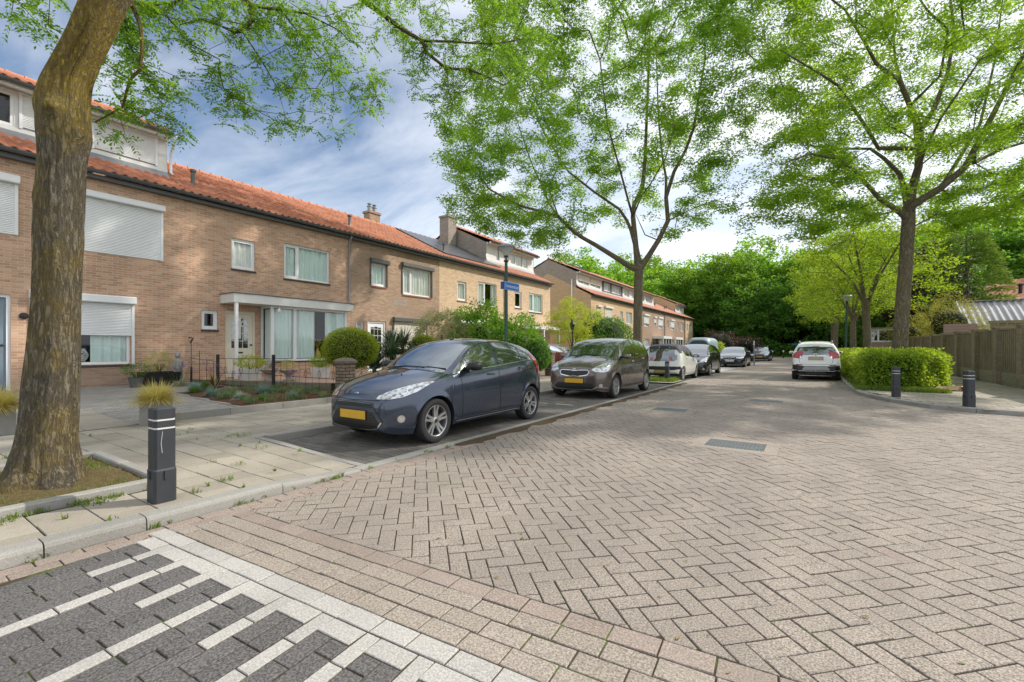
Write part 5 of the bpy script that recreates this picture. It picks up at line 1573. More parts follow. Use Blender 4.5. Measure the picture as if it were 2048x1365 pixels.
m = MB(); m.tube([(-.45,.82,1.09),(-.1,.89,1.13),(.30,.88,1.12)], .008, 6); m.tube([(.1,.82,1.09),(.35,.90,1.12),(.66,.94,1.09)], .008, 6); m.build('wiper', M['black'], car.t, local=True)

# ---------------------------------------------------------------- small white car under cloth covers (seen from behind)
CC = dict(L=3.44, r=.28, axles=(.72, 3.06), gh=.46,
    top=[(0,.60),(.03,.68),(.1,.76),(.3,.86),(.6,.94),(.75,.975),(1.0,1.13),(1.3,1.30),(1.6,1.41),(2.0,1.46),(2.5,1.47),(2.9,1.44),(3.12,1.39),(3.22,1.25),(3.32,1.0),(3.38,.85),(3.42,.7),(3.44,.55)],
    belt=[(0,.5),(.05,.6),(.2,.72),(.6,.83),(1.0,.88),(1.8,.92),(2.6,.98),(3.0,1.03),(3.2,1.0),(3.32,.86),(3.4,.66),(3.44,.46)],
    hw=[(0,.5),(.02,.6),(.06,.69),(.15,.75),(.35,.79),(.8,.81),(2.6,.812),(3.0,.80),(3.2,.775),(3.32,.735),(3.4,.68),(3.44,.60)],
    rw=[(0,.5),(.8,.68),(1.6,.585),(2.4,.57),(3.1,.54),(3.44,.45)],
    low=[(0,.28),(.1,.2),(.5,.19),(1.2,.21),(2.6,.21),(3.2,.25),(3.38,.29),(3.44,.36)],
    paint=m_paint('white_car_paint', (.70,.70,.66), .0, .03, .3))
car = Car('parked_car', 'small white car seen from behind, its roof and side windows covered with dark cloth', CC, (-5.0, 21.70, 0), pi, group='cars parked in the bays on the left')
car.c['chrome_belt'] = False
car.loc = None
def flip(c):   # the front of these cars points up the street
    pass
car.t.location = (-5.0, 21.68, 0)
car.glass(.78, 1.55, [(.98, 1.75), (1.82, 2.6)], (3.14, 3.30))
car.doors([(1.0, .04), (1.8, .02), (2.62, -.08)], [1.62, 2.5], .27); car.mirrors(1.15, M['black']); car.wheels(6, dark=False, split=False)
M['cloth'] = m_plain('dark_blue_cloth', (.030,.028,.050), .75, var=.35, scale=5)
# the cover: a sheet lying over the roof and the tops of the windows
def cover_cloth(c):
    V = []; F = []; rr_ = random.Random(8)
    ys_ = np.linspace(.78, 3.20, 40); n = None
    for y in ys_:
        sec = [p for p in c.section(y) if p[1] > c.belt(y)+.045+.10*sin(y*5)**2]
        xs = sec
        # resample to 14
        tot = [0]
        for a, b in zip(xs, xs[1:]): tot.append(tot[-1]+math.dist(a, b))
        row = []
        for k in range(15):
            s_ = tot[-1]*k/14
            for i in range(len(xs)-1):
                if tot[i+1] >= s_-1e-9: break
            t_ = (s_-tot[i])/max(1e-6, tot[i+1]-tot[i]); row.append((xs[i][0]+(xs[i+1][0]-xs[i][0])*t_, xs[i][1]+(xs[i+1][1]-xs[i][1])*t_))
        full = row + [(-x, z) for x, z in row[-2::-1]]
        for k, (x, z) in enumerate(full):
            w = .012+.010*sin(y*13+k*1.7)*sin(k*.9+y*3)
            nx = x/max(.3, abs(x)+.2)
            V.append((x+nx*w, y, z+w))
        n = len(full)
    for i in range(len(ys_)-1):
        for k in range(n-1): F.append((i*n+k, i*n+k+1, (i+1)*n+k+1, (i+1)*n+k))
    o = np_mesh('cloth_cover', np.array(V), F, M['cloth'], None, smooth=True)
    return o
cl = cover_cloth(car)
cl.location = car.t.location; cl.rotation_euler = (0, 0, pi)
tag(cl, 'dark blue cloth cover draped over the roof of the small white car', 'car cover')
car.panel('bumper_trim', [(-.74,4,.58),(.74,4,.58),(.76,4,.48),(.5,4,.44),(-.5,4,.44),(-.76,4,.48)], (0,-1,0), M['black'], off=.006)
car.panel('hatch_glass', [(-.60,4,1.04),(.60,4,1.04),(.62,4,.86),(.5,4,.78),(-.5,4,.78),(-.62,4,.86)], (0,-1,0), M['carglass'], off=.006)
car.panel('tail_light', [(.62,4,1.0),(.76,4,1.0),(.76,4,.82),(.64,4,.82)], (-.5,-1,0), M['taillamp'], off=.006, mirror=True, step=.03)
car.plate(3.44, .38, M['plate_olive'], front=False, w=.5)
# ---------------------------------------------------------------- black estate, front towards the camera
def wagon(L, W, H, f_ax, r_ax, r, nose, cowlz, cowl, hdr, paint, low=.2, back=.16, gh=.45):
    w = W/2
    return dict(L=L, r=r, axles=(f_ax, r_ax), gh=gh, crease=.12,
        top=[(0,nose-.12),(.02,nose-.05),(.06,nose),(.15,nose+.045),(.4,nose+.12),(cowl-.25,cowlz-.045),(cowl,cowlz),(cowl+.14,cowlz+.08),((cowl+hdr)/2,(cowlz+H)/2+.015),(hdr,H-.075),(hdr+.3,H-.02),(hdr+.8,H),(L*.72,H-.02),(L-back-.22,H-.07),(L-back-.1,H-.14),(L-back,H-.40),(L-.07,H-.62),(L-.02,H-.75),(L,H-.9)],
        belt=[(0,nose-.2),(.05,nose-.1),(.2,nose-.02),(.6,nose+.08),(cowl,cowlz-.09),(cowl+.6,cowlz-.04),(L*.6,cowlz),(L*.82,cowlz+.04),(L-.3,cowlz+.04),(L-.14,cowlz-.06),(L-.05,cowlz-.3),(L,cowlz-.5)],
        hw=[(0,w*.6),(.015,w*.7),(.04,w*.79),(.09,w*.86),(.2,w*.93),(.45,w*.98),(.9,w),(L*.75,w),(L-.5,w*.98),(L-.25,w*.94),(L-.08,w*.86),(L,w*.7)],
        rw=[(0,w*.65),(cowl,w*.82),(hdr,w*.70),(L*.6,w*.69),(L-.3,w*.64),(L,w*.5)],
        low=[(0,low+.1),(.03,low+.04),(.15,low),(.5,low-.01),(1.3,low+.01),(L*.7,low+.01),(L-.25,low+.06),(L,low+.16)],
        paint=paint)
W8 = wagon(4.29, 1.80, 1.53, .85, 3.46, .315, .74, 1.03, .95, 1.85, m_paint('black_metallic', (.018,.019,.022), .5, .1, .25))
car = Car('parked_car', 'black car with a pale sunlit roof edge parked ahead of the small white car', W8, (-4.85, 22.05, 0), group='cars parked in the bays on the left')
car.glass(.95, 1.80, [(1.15, 2.2), (2.28, 3.1), (3.16, 3.7)], (4.0, 4.12)); car.doors([(1.26, .05), (2.24, .02), (3.2, -.12)], [2.02, 3.0]); car.mirrors(1.36); car.wheels(5)
car.lamp3('headlight', [(.45,.05,.60),(.62,.12,.60),(.76,.3,.66),(.80,.75,.88),(.72,.6,.86),(.58,.22,.74)], (-.6,.75,-.28))
car.panel('grille', [(-.36,0,.52),(.36,0,.52),(.52,0,.26),(-.52,0,.26)], (0,1,0), M['grille_slats'], off=.005); ring_lamp(car, 'fog_light', (.7,.14,.34), (-.45,1,0), .05, M['headlamp']); car.plate(0, .42, M['plate'])
# ---------------------------------------------------------------- dark saloon estate with twin grille
WB = wagon(4.63, 1.81, 1.43, .80, 3.61, .33, .70, 1.0, 1.25, 2.05, m_paint('black_blue_metallic', (.022,.028,.042), .6, .1, .25), low=.18)
car = Car('parked_car', 'dark blue-black estate with a twin grille and white number plate', WB, (-4.62, 33.75, 0), group='cars parked in the bays on the left')
car.glass(1.25, 2.0, [(1.5, 2.5), (2.58, 3.5), (3.56, 4.1)], (4.32, 4.46)); car.doors([(1.5, .05), (2.54, .02), (3.5, -.12)], [2.3, 3.3]); car.mirrors(1.62); car.wheels(5)
car.lamp3('headlight', [(.38,.03,.60),(.60,.1,.58),(.78,.3,.61),(.80,.5,.69),(.62,.16,.68),(.40,.05,.68)], (-.5,.8,-.2))
for sg in (1, -1):
    pk = [(sg*.04,0,.65),(sg*.30,0,.66),(sg*.34,0,.60),(sg*.28,0,.53),(sg*.05,0,.53),(sg*.02,0,.59)]
    car.panel('grille', pk, (0,1,0), M['grille_slats'], off=.006); car.strip('grille_frame', pk+[pk[0]], .014, (0,1,0), M['chrome'], off=.009)
car.panel('lower_grille', [(-.6,0,.40),(.6,0,.40),(.72,0,.26),(-.72,0,.26)], (0,1,0), M['grille'], off=.005); car.strip('lower_lip', [(-.75,.1,.25),(0,0,.22),(.75,.1,.25)], .02, (0,1,0), M['silverplastic'], off=.008)
car.plate(0, .45, M['plate_white'])
# ---------------------------------------------------------------- grey estate far down the street
WV = wagon(4.55, 1.80, 1.48, .88, 3.5, .315, .72, 1.02, 1.1, 1.95, m_paint('grey_blue_metallic', (.06,.075,.095), .6, .1, .25))
car = Car('parked_car', 'grey-blue estate with roof rails parked farthest down the street', WV, (-4.32, 51.2, 0), group='cars parked in the bays on the left')
car.glass(1.10, 1.9, [(1.35, 2.35), (2.43, 3.35), (3.4, 4.0)], (4.25, 4.38)); car.mirrors(1.5); car.wheels(5)
car.lamp3('headlight', [(.42,.04,.58),(.70,.18,.58),(.78,.3,.62),(.78,.45,.72),(.60,.14,.70),(.44,.06,.68)], (-.5,.8,-.2))
car.panel('grille', [(-.36,0,.66),(.36,0,.66),(.34,0,.58),(-.34,0,.58)], (0,1,0), M['grille_slats'], off=.005); car.panel('lower_grille', [(-.55,0,.38),(.55,0,.38),(.6,0,.25),(-.6,0,.25)], (0,1,0), M['grille'], off=.005); car.plate(0, .44, M['plate'])
for sg in (1, -1):
    m = MB(); m.tube([(sg*.58,2.0,1.42),(sg*.58,2.15,1.50),(sg*.56,3.8,1.48),(sg*.55,3.95,1.38)], .016, 6); m.build('roof_rail', M['alloy'], car.t, local=True)
# ---------------------------------------------------------------- white compact SUV on the right, rear towards the camera
SU = dict(L=4.28, r=.345, axles=(.88, 3.44), gh=.48, crease=.12,
    top=[(0,.75),(.03,.85),(.1,.92),(.3,.99),(.7,1.05),(1.0,1.09),(1.15,1.14),(1.5,1.34),(1.85,1.51),(2.1,1.57),(2.6,1.61),(3.2,1.60),(3.7,1.56),(3.92,1.50),(4.0,1.38),(4.07,1.22),(4.12,1.08),(4.16,.95),(4.22,.72),(4.28,.52)],
    belt=[(0,.62),(.05,.75),(.2,.86),(.7,.95),(1.1,1.0),(1.8,1.03),(2.6,1.06),(3.3,1.12),(3.7,1.16),(3.95,1.16),(4.07,1.08),(4.15,.85),(4.22,.62),(4.28,.44)],
    hw=[(0,.56),(.03,.70),(.1,.79),(.25,.845),(.6,.885),(3.3,.888),(3.7,.875),(3.95,.85),(4.1,.82),(4.2,.78),(4.26,.70),(4.28,.62)],
    rw=[(0,.6),(1.1,.76),(1.9,.655),(2.8,.64),(3.6,.60),(3.95,.58),(4.28,.5)],
    low=[(0,.36),(.1,.26),(.5,.24),(1.4,.25),(3.0,.26),(3.85,.36),(4.15,.40),(4.28,.44)],
    paint=m_paint('white_suv_paint', (.86,.87,.88), .0, .03, .3))
car = Car('parked_car', 'white SUV with red tail lights parked by the hedge on the right', SU, (.16, 25.95, 0), pi); car.t.scale = (.94, 1, 1)
car.glass(1.12, 1.88, [(1.35, 2.3), (2.4, 3.2), (3.28, 3.75)], (3.97, 4.11)); car.doors([(1.35, .05), (2.36, .02), (3.3, -.12)], [2.15, 3.1], .33); car.mirrors(1.5); car.wheels(5, width=.225)
car.panel('hatch_glass', [(-.60,4.5,1.42),(0,4.5,1.445),(.60,4.5,1.42),(.70,4.5,1.24),(.62,4.5,1.17),(0,4.5,1.14),(-.62,4.5,1.17),(-.70,4.5,1.24)], (0,-1,-.1), M['carglass'], off=.008)
car.panel('spoiler', [(-.60,4.5,1.49),(0,4.5,1.52),(.60,4.5,1.49),(.62,4.5,1.43),(0,4.5,1.455),(-.62,4.5,1.43)], (0,-1,-.2), car.paint, off=.03)
car.panel('brake_light', [(-.12,4.5,1.475),(.12,4.5,1.475),(.12,4.5,1.46),(-.12,4.5,1.46)], (0,-1,-.2), M['taillamp'], off=.034)
car.panel('tail_light', [(.62,4.5,1.13),(.72,4.5,1.21),(.82,4.4,1.17),(.88,4.2,1.06),(.88,4.2,.92),(.74,4.5,.88),(.66,4.5,.94)], (-.45,-1,0), M['taillamp'], off=.010, mirror=True, step=.03)
car.panel('tail_light_lens', [(.64,4.5,.92),(.72,4.5,1.0),(.74,4.5,.93),(.70,4.5,.88)], (-.45,-1,0), M['chrome'], off=.014, mirror=True, step=.03)
car.strip('hatch_gap', [(.66,4.5,1.12),(.62,4.5,.95),(.58,4.5,.72),(.5,4.5,.655),(0,4.5,.645),(-.5,4.5,.655),(-.58,4.5,.72),(-.62,4.5,.95),(-.66,4.5,1.12)], .010, (0,-1,0), M['black'])
car.panel('bumper_trim', [(-.82,4.5,.62),(-.5,4.5,.585),(.5,4.5,.585),(.82,4.5,.64),(.86,4.2,.44),(.6,4.5,.40),(-.6,4.5,.40),(-.86,4.2,.44)], (0,-1,0), M['black'], off=.008)
car.panel('skid_plate', [(-.40,4.5,.565),(.40,4.5,.565),(.50,4.5,.43),(.46,4.5,.42),(-.46,4.5,.42),(-.50,4.5,.43)], (0,-1,0), M['silverplastic'], off=.014)
car.panel('rear_reflector', [(.55,4.5,.635),(.80,4.5,.66),(.80,4.5,.62),(.56,4.5,.60)], (-.3,-1,0), M['taildark'], off=.014, mirror=True, step=.03)
car.panel('number_plate_recess', [(-.36,4.5,.985),(.36,4.5,.985),(.30,4.5,.78),(-.30,4.5,.78)], (0,-1,0), car.paint, off=.004)
car.strip('plate_trim', [(-.36,4.5,1.0),(.36,4.5,1.0)], .022, (0,-1,0), M['chrome'], off=.014)
car.plate(4.28, .89, M['plate_beige'], front=False, w=.52, h=.12)
m = MB(); m.lathe([(.052,-.0),(.052,.014),(.036,.014),(.036,0)], 24, (0,4.15,1.05), axis='y'); m.box(-.05,4.155,1.044,.05,4.168,1.056); m.build('badge', M['chrome'], car.t, local=True, fixn=True)
text('lettering', 'MOKKA X', .045, M['chrome'], (.40, 4.215, .70), (radians(90), 0, pi), car.t)
m = MB(); m.tube([(0,4.1,.36),(0,4.30,.36),(0,4.33,.40)], .022, 8); m.lathe([(0,0),(.035,.02),(.035,.05),(0,.07)], 12, (0,4.33,.40)); m.build('tow_ball', M['chrome'], car.t, smooth=True, local=True)
for sg in (1, -1):
    m = MB(); m.tube([(sg*.60,2.0,1.52),(sg*.60,2.15,1.615),(sg*.59,3.6,1.60),(sg*.58,3.8,1.50)], .018, 8); m.build('roof_rail', M['gunmetal'], car.t, smooth=True, local=True)
m = MB(); m.tube([(0,3.55,1.56),(0,3.62,1.62)], .008, 6); m.build('aerial', M['black'], car.t, local=True)
m = MB(); m.box(-.35,3.9,.26,.35,4.2,.36); m.tube([(.45,3.9,.3),(.45,4.2,.3)], .03, 8); m.build('exhaust', M['black'], car.t, local=True)
# ---------------------------------------------------------------- cars standing in the front gardens
WS = wagon(4.0, 1.72, 1.47, .82, 3.35, .30, .72, 1.0, .95, 1.8, m_paint('silver_metallic', (.42,.45,.47), .5, .06, .28))
car = Car('parked_car', 'silver hatchback half hidden behind the roadside tree and the brown car', WS, (-8.3, 26.6, 0))
car.glass(.95, 1.75, [(1.15, 2.2), (2.28, 3.1)], (3.72, 3.84)); car.wheels(5)
car.lamp3('headlight', [(.45,.05,.60),(.62,.12,.60),(.76,.3,.66),(.78,.6,.80),(.58,.22,.74)], (-.6,.75,-.28)); car.mirrors(1.35)
WR = wagon(4.0, 1.7, 1.45, .82, 3.35, .30, .72, 1.0, .95, 1.8, m_paint('red_car_paint', (.22,.03,.02), .2, .06, .3))
car = Car('parked_car', 'dark red car glimpsed in a front garden behind the round weeping shrub', WR, (-10.6, 23.6, .12), radians(90))
car.glass(.95, 1.75, [(1.15, 2.2), (2.28, 3.1)], (3.72, 3.84)); car.wheels(5)
# horse trailer
t = thing('horse_trailer', 'pale rounded horse trailer with a dark front window behind the black car', 'trailer', (-6.55, 33.4, 0))
def rr_ring(y, w, z0, z1, r, n=6):
    pts = [(-w, z0), (w, z0)]
    out = [(-w, y, z0), (w, y, z0)]
    for k in range(n+1): a = pi/2*k/n; out.append((w-r+r*cos(a), y, z1-r+r*sin(a)))
    for k in range(n+1): a = pi/2+pi/2*k/n; out.append((-w+r+r*cos(a), y, z1-r+r*sin(a)))
    return out
m = MB(); m.rings([rr_ring(0.0, .70, .7, 1.90, .45), rr_ring(.12, .76, .5, 2.00, .45), rr_ring(.5, .78, .42, 2.06, .42), rr_ring(3.0, .78, .42, 2.06, .42), rr_ring(3.1, .76, .45, 2.02, .42)])
m.build('body', m_plain('pale_blue_grp', (.22,.30,.33), .5), t, smooth=True, local=True, angle=40, fixn=True)
m = MB(); q = rr_ring(-.012, .62, .85, 1.84, .38); m.poly(q); m.build('front_window', m_plain('dark_tarpaulin', (.035,.05,.06), .6), t, local=True)
m = MB(); q = [(x, -.002 if False else .115, z) for x, y, z in rr_ring(0, .775, 1.0, 2.14, .46)]; m.strip = None
m = MB(); m.box(.60, -.005, 1.0, .74, .01, 1.5); m.build('blue_panel', m_plain('bright_blue_panel', (.08,.35,.60), .4), t, local=True)
m = MB(); m.box(-.30, -.03, .95, .02, -.015, 1.12); m.build('notice', M['white'], t, local=True)
for sg in (1, -1):
    m = MB(); m.lathe([(0, 0), (.30, 0), (.32, .03), (.32, .15), (.30, .18), (0, .18)], 24, (sg*.82-(.18 if sg > 0 else 0), 1.7, .32), axis='x'); m.build('wheel', M['rubber'], t, local=True)
m = MB(); m.tube([(0, .1, .5), (0, -.9, .45)], .04, 8); m.tube([(-.5, .1, .5), (0, -.8, .45)], .035, 8); m.tube([(.5, .1, .5), (0, -.8, .45)], .035, 8); m.tube([(0, -.7, .45), (0, -.7, 0)], .03, 8); m.build('drawbar', M['zinc'], t, local=True)
# ================================================================== TREES
from mathutils import noise as MN
def rot_basis(D, rs):
    """for unit directions D (n,3): two perpendicular unit vectors, randomly rolled"""
    a = np.cross(D, rs.normal(size=D.shape)); a /= np.linalg.norm(a, axis=1, keepdims=True)+1e-9
    return a, np.cross(D, a)
def leaves_np(P, D, l, w, rs, fold=.15, up=None):
    """rhombic leaves at P along D"""
    n = len(P); l = np.broadcast_to(l, n)[:, None]; w = np.broadcast_to(w, n)[:, None]
    A, B = rot_basis(D, rs)
    if up is not None:   # make blades lie flatter
        B = B*(1-up)+np.array([0, 0, 1.0])*up; A = np.cross(D, B); A /= np.linalg.norm(A, axis=1, keepdims=True)+1e-9
    mid = P+D*l*.45
    v0 = P; v1 = mid+A*w*.5+B*w*fold; v2 = P+D*l; v3 = mid-A*w*.5+B*w*fold
    V = np.stack([v0, v1, v2, v3], 1).reshape(-1, 3); b = np.arange(n)[:, None]*4
    return V, b+np.array([[0, 1, 2, 3]])
def unit(n, rs):
    v = rs.normal(size=(n, 3)); return v/np.linalg.norm(v, axis=1, keepdims=True)
def cloud(tips, per, rad, l, w, seed, flat=.55, droop=.15):
    rs = np.random.RandomState(seed); tips = np.asarray(tips, dtype=float)
    C = np.repeat(tips, per, axis=0); n = len(C)
    o = unit(n, rs)*(rs.rand(n, 1)**.5)*rad; o[:, 2] *= flat
    D = unit(n, rs); D[:, 2] = D[:, 2]*.5-droop; D /= np.linalg.norm(D, axis=1, keepdims=True)
    return leaves_np(C+o, D, l*rs.uniform(.7, 1.2, n), w*rs.uniform(.8, 1.2, n), rs, up=.35)
def compound(P, D, rs, L=.19, pairs=6, ll=.046, lw=.018):
    """pinnate leaves: P bases, D directions"""
    n = len(P); A, B = rot_basis(D, rs)
    B = B*.4+np.array([0, 0, .9]); A = np.cross(D, B); A /= np.linalg.norm(A, axis=1, keepdims=True)+1e-9
    Ls = L*rs.uniform(.7, 1.15, n)
    Vs = []; Fs = []; off = 0
    for k in range(pairs+1):
        t = (k+1)/(pairs+1); sag = np.array([0, 0, -1.0])*(.22*t*t)
        base = P+D*(Ls[:, None]*t)+sag*Ls[:, None]
        for sg in ((1, -1) if k < pairs else (0,)):
            d = (A*sg*.85+D*.5+np.array([0, 0, -.18])+rs.normal(size=(n, 3))*.12) if sg else D+sag
            d /= np.linalg.norm(d, axis=1, keepdims=True)
            V, F = leaves_np(base, d, ll*(1.05-.35*abs(t-.5)), lw, rs, up=.6)
            Vs.append(V); Fs.append(F+off); off += len(V)
    # the stalk as a sliver
    tip = P+D*Ls[:, None]+np.array([0, 0, -.22])*Ls[:, None]; m = (P+tip)/2+np.array([0, 0, .03])*Ls[:, None]
    V = np.stack([P, m+A*.0016, tip, m-A*.0016], 1).reshape(-1, 3); F = np.arange(n)[:, None]*4+np.array([[0, 1, 2, 3]])+off
    Vs.append(V); Fs.append(F)
    return np.concatenate(Vs), np.concatenate(Fs)
def merge(parts):
    V = []; F = []; o = 0
    for v, f in parts: V.append(v); F.append(f+o); o += len(v)
    return np.concatenate(V), np.concatenate(F)

def in_poly(x, y, P):
    c = False; n = len(P)
    for i in range(n):
        x1, y1 = P[i]; x2, y2 = P[(i+1) % n]
        if (y1 > y) != (y2 > y) and x < (x2-x1)*(y-y1)/(y2-y1)+x1: c = not c
    return c
class Skel:
    def __init__(s, tip=.006, exp=.43):
        s.p = []; s.par = []; s.r0 = []; s.pl = []; s.tip = tip; s.exp = exp; s.tips = []
    def node(s, p, par, r=0):
        s.p.append(Vector(p)); s.par.append(par); s.r0.append(r)
        s.pl.append(0 if par < 0 else s.pl[par]+(s.p[-1]-s.p[par]).length*.5); return len(s.p)-1
    def nearest(s, p):
        return min(range(len(s.p)), key=lambda i: (s.p[i]-Vector(p)).length_squared)
    def limb(s, pts, r0, r1, start=None, seg=.35):
        par = -1 if not s.p else (s.nearest(pts[0]) if start is None else start)
        pts = [Vector(p) for p in pts]; n = len(pts)
        tot = sum((b-a).length for a, b in zip(pts, pts[1:])); acc = 0; first = True
        for a, b in zip(pts, pts[1:]):
            k = max(1, int((b-a).length/seg))
            for q in range(0 if first and par < 0 else 1, k+1):
                t = q/k; d = acc+(b-a).length*t
                par = s.node(a.lerp(b, t), par, r0+(r1-r0)*(d/tot)**.62)
            first = False; acc += (b-a).length
        return par
    def grow(s, pts, rng, seg=.45, jit=.10, wlen=.35, minr=0, start_min=2.2):
        P = np.array([list(v) for v in s.p]); PL = np.array(s.pl)
        cap = len(P)+len(pts)*40; A = np.zeros((cap, 3)); A[:len(P)] = P; B = np.zeros(cap); B[:len(P)] = PL; n = len(P)
        ok = np.ones(cap)*0; 
        for i in range(n): ok[i] = 0 if s.p[i].z < start_min else 1
        pts = [Vector(p) for p in pts]
        d0 = [float(np.min(np.sum((P-np.array(list(p)))**2, axis=1))) for p in pts]
        for _, p in sorted(zip(d0, pts), key=lambda q: q[0]):
            pa = np.array(list(p)); dd = A[:n]-pa; dist = np.sqrt((dd**2).sum(1)); 
            cost = dist+wlen*B[:n]+np.where(dd[:, 2] > 0, dd[:, 2]*.6, 0)+(1-ok[:n])*50
            j = int(np.argmin(cost)); a = s.p[j]; L = (p-a).length; k = max(1, int(L/seg)); par = j
            side = Vector((rng.gauss(0, 1), rng.gauss(0, 1), rng.gauss(0, .6)))*(L*.10)
            for q in range(1, k+1):
                t = q/k; pos = a.lerp(p, t)+side*sin(pi*t)+Vector((0, 0, 1))*(L*.08*sin(pi*t))
                if q < k: pos += Vector((rng.gauss(0, 1), rng.gauss(0, 1), rng.gauss(0, 1)))*jit*seg
                par = s.node(pos, par); A[n] = list(pos); B[n] = s.pl[-1]; ok[n] = 1; n += 1
            s.tips.append(par)
    def mesh(s, name, mat, parent, thick=8, minn=3, root=None, skipr=0):
        n = len(s.p); cnt = [0]*n; ch = [[] for _ in range(n)]
        for i in range(n):
            if s.par[i] >= 0: ch[s.par[i]].append(i)
        order = range(n-1, -1, -1)
        for i in order:
            if not ch[i]: cnt[i] = 1
            if s.par[i] >= 0: cnt[s.par[i]] += cnt[i]
        rad = [max(s.r0[i], min(s.tip*(cnt[i]**s.exp), s.r0[i] if s.r0[i] > 0 else 9)) for i in range(n)]
        s.rad = rad; s.cnt = cnt
        m = MB(); starts = [i for i in range(n) if s.par[i] < 0]; stack = [(i, None) for i in starts]
        while stack:
            i, pr = stack.pop(); chain = []; rr = []
            if pr is not None: chain.append(s.p[pr]); rr.append(min(rad[pr], rad[i]*1.25))
            while True:
                chain.append(s.p[i]); rr.append(rad[i])
                if not ch[i]: break
                main = max(ch[i], key=lambda c: rad[c]+cnt[c]*1e-4)
                for c in ch[i]:
                    if c != main: stack.append((c, i))
                i = main
            if rr[-1] < rr[0]*.9: rr[-1] *= .6
            if len(chain) < 2 or max(rr) < skipr: continue
            sides = thick if max(rr) > .05 else (5 if max(rr) > .015 else minn)
            m.tube(chain, rr, sides, cap=False)
        return m.build(name, mat, parent, smooth=True, uv=None)

M['bark'] = m_bark('grey_brown_bark', (.055,.045,.032), (.26,.225,.165), (.40,.275,.008), 1.0, hz=1)
M['bark_far'] = m_bark('mossy_bark', (.10,.083,.055), (.30,.255,.18), (.22,.20,.05), .6, .8)
M['bark_dark'] = m_plain('dark_bark', (.05,.043,.035), .9, var=.3)
M['leaf_near'] = m_leaf('locust_leaf', (.065,.16,.02), (.11,.25,.03), (.19,.36,.05), .52)
M['leaf_mid'] = m_leaf('locust_leaf_mid', (.085,.205,.025), (.155,.335,.035), (.29,.49,.065), .56)
M['leaf_right'] = m_leaf('locust_leaf_right', (.10,.22,.022), (.18,.355,.034), (.33,.52,.065), .58)
M['leaf_bright'] = m_leaf('bright_spring_leaf', (.11,.20,.015), (.19,.31,.025), (.30,.43,.045), .52)
M['leaf_wood'] = m_leaf('wood_leaf', (.075,.20,.03), (.145,.33,.045), (.26,.48,.075), .58, nscale=.15)
M['leaf_wood2'] = m_leaf('wood_leaf_light', (.07,.18,.02), (.13,.28,.03), (.22,.38,.05), .5, nscale=.15)
M['leaf_dark'] = m_leaf('wood_leaf_dark', (.055,.16,.032), (.10,.24,.04), (.18,.36,.06), .5, nscale=.2)
M['leaf_purple'] = m_leaf('purple_leaf', (.018,.008,.016), (.045,.018,.030), (.085,.035,.050), .25)
M['leaf_hedge'] = m_leaf('hedge_leaf', (.09,.20,.02), (.19,.33,.03), (.38,.50,.06), .48)
M['leaf_yew'] = m_leaf('yew_leaf', (.14,.23,.012), (.26,.36,.018), (.42,.48,.04), .4)
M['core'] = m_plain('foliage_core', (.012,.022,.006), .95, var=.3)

# ---------------------------------------------------------------- the big near tree on the left
t0 = thing('street_tree', 'big mossy trunk at the left edge with its pinnate branches hanging over the street', 'tree', (-5.5, .99, 0), group=None)
tr = [(985,88,100),(965,87,92),(950,89,84),(925,91,74),(883,95,63),(821,102,59),(760,106,57),(680,111,52),(600,116,49),(547,119,49),(470,121,50),(390,123,50),(340,125,48),(300,129,51),(272,132,57),(240,129,55),(210,126,57),(185,129,54),(160,136,50),(120,156,48),(80,177,47),(0,215,47),(-100,262,45),(-200,300,44),(-300,325,43)]
D0 = 3.87
keysC = [(y, at(x, y, D0), hw/900*D0*.735) for y, x, hw in tr]
rings = []; ns = 72; prev = None
fz = []
for (ya, pa, ra_), (yb, pb, rb_) in zip(keysC, keysC[1:]):
    k = max(2, int((pb-pa).length/.022))
    for q in range(k): tt = q/k; fz.append((pa.lerp(pb, tt), ra_+(rb_-ra_)*tt))
fz.append((keysC[-1][1], keysC[-1][2]))
# smooth the centre line
C_ = [f[0] for f in fz]; R_ = [f[1] for f in fz]
for _ in range(6):
    C_ = [C_[0]]+[(C_[i-1]+C_[i]*2+C_[i+1])/4 for i in range(1, len(C_)-1)]+[C_[-1]]
    R_ = [R_[0]]+[(R_[i-1]+R_[i]*2+R_[i+1])/4 for i in range(1, len(R_)-1)]+[R_[-1]]
knobs = [(at(102, 212, D0-.17), .075, .075), (at(140, 160, D0-.18), .055, .06), (at(186, 268, D0-.05), .11, .07), (at(78, 215, D0), .10, .03), (at(75, 905, D0-.25), .10, .035), (at(78, 395, D0-.05), .06, .02)]
V = []
for c, r in zip(C_, R_):
    flare = max(0, .55-c.z)/.55
    for k in range(ns):
        a = 2*pi*k/ns; d = Vector((cos(a), sin(a), 0))
        rr_ = r*(1+.05*sin(3*a+1)+.03*sin(5*a+c.z*2)+flare*.16*sin(5*a+.7)*flare)
        p = c+d*rr_
        s1 = MN.noise(Vector((cos(a)*7, sin(a)*7, c.z*1.6)))*.5+MN.noise(Vector((cos(a)*16, sin(a)*16, c.z*3.5)))*.5
        s2 = abs(MN.noise(Vector((cos(a)*11+5, sin(a)*11, c.z*1.2))))
        rough = 1+.8*max(0, 1-abs(c.z-3.6)/.6)
        off = (s1*.010-s2*.014)*rough + .03*flare*MN.noise(p*6)
        for kp, kr, kh in knobs:
            dd = (p-kp).length
            if dd < kr*1.6: off += kh*math.exp(-(dd/kr)**2*1.6)
        V.append(p+d*off)
F = []
for i in range(len(C_)-1):
    for k in range(ns):
        q = (k+1) % ns; F.append((i*ns+k, i*ns+q, (i+1)*ns+q, (i+1)*ns+k))
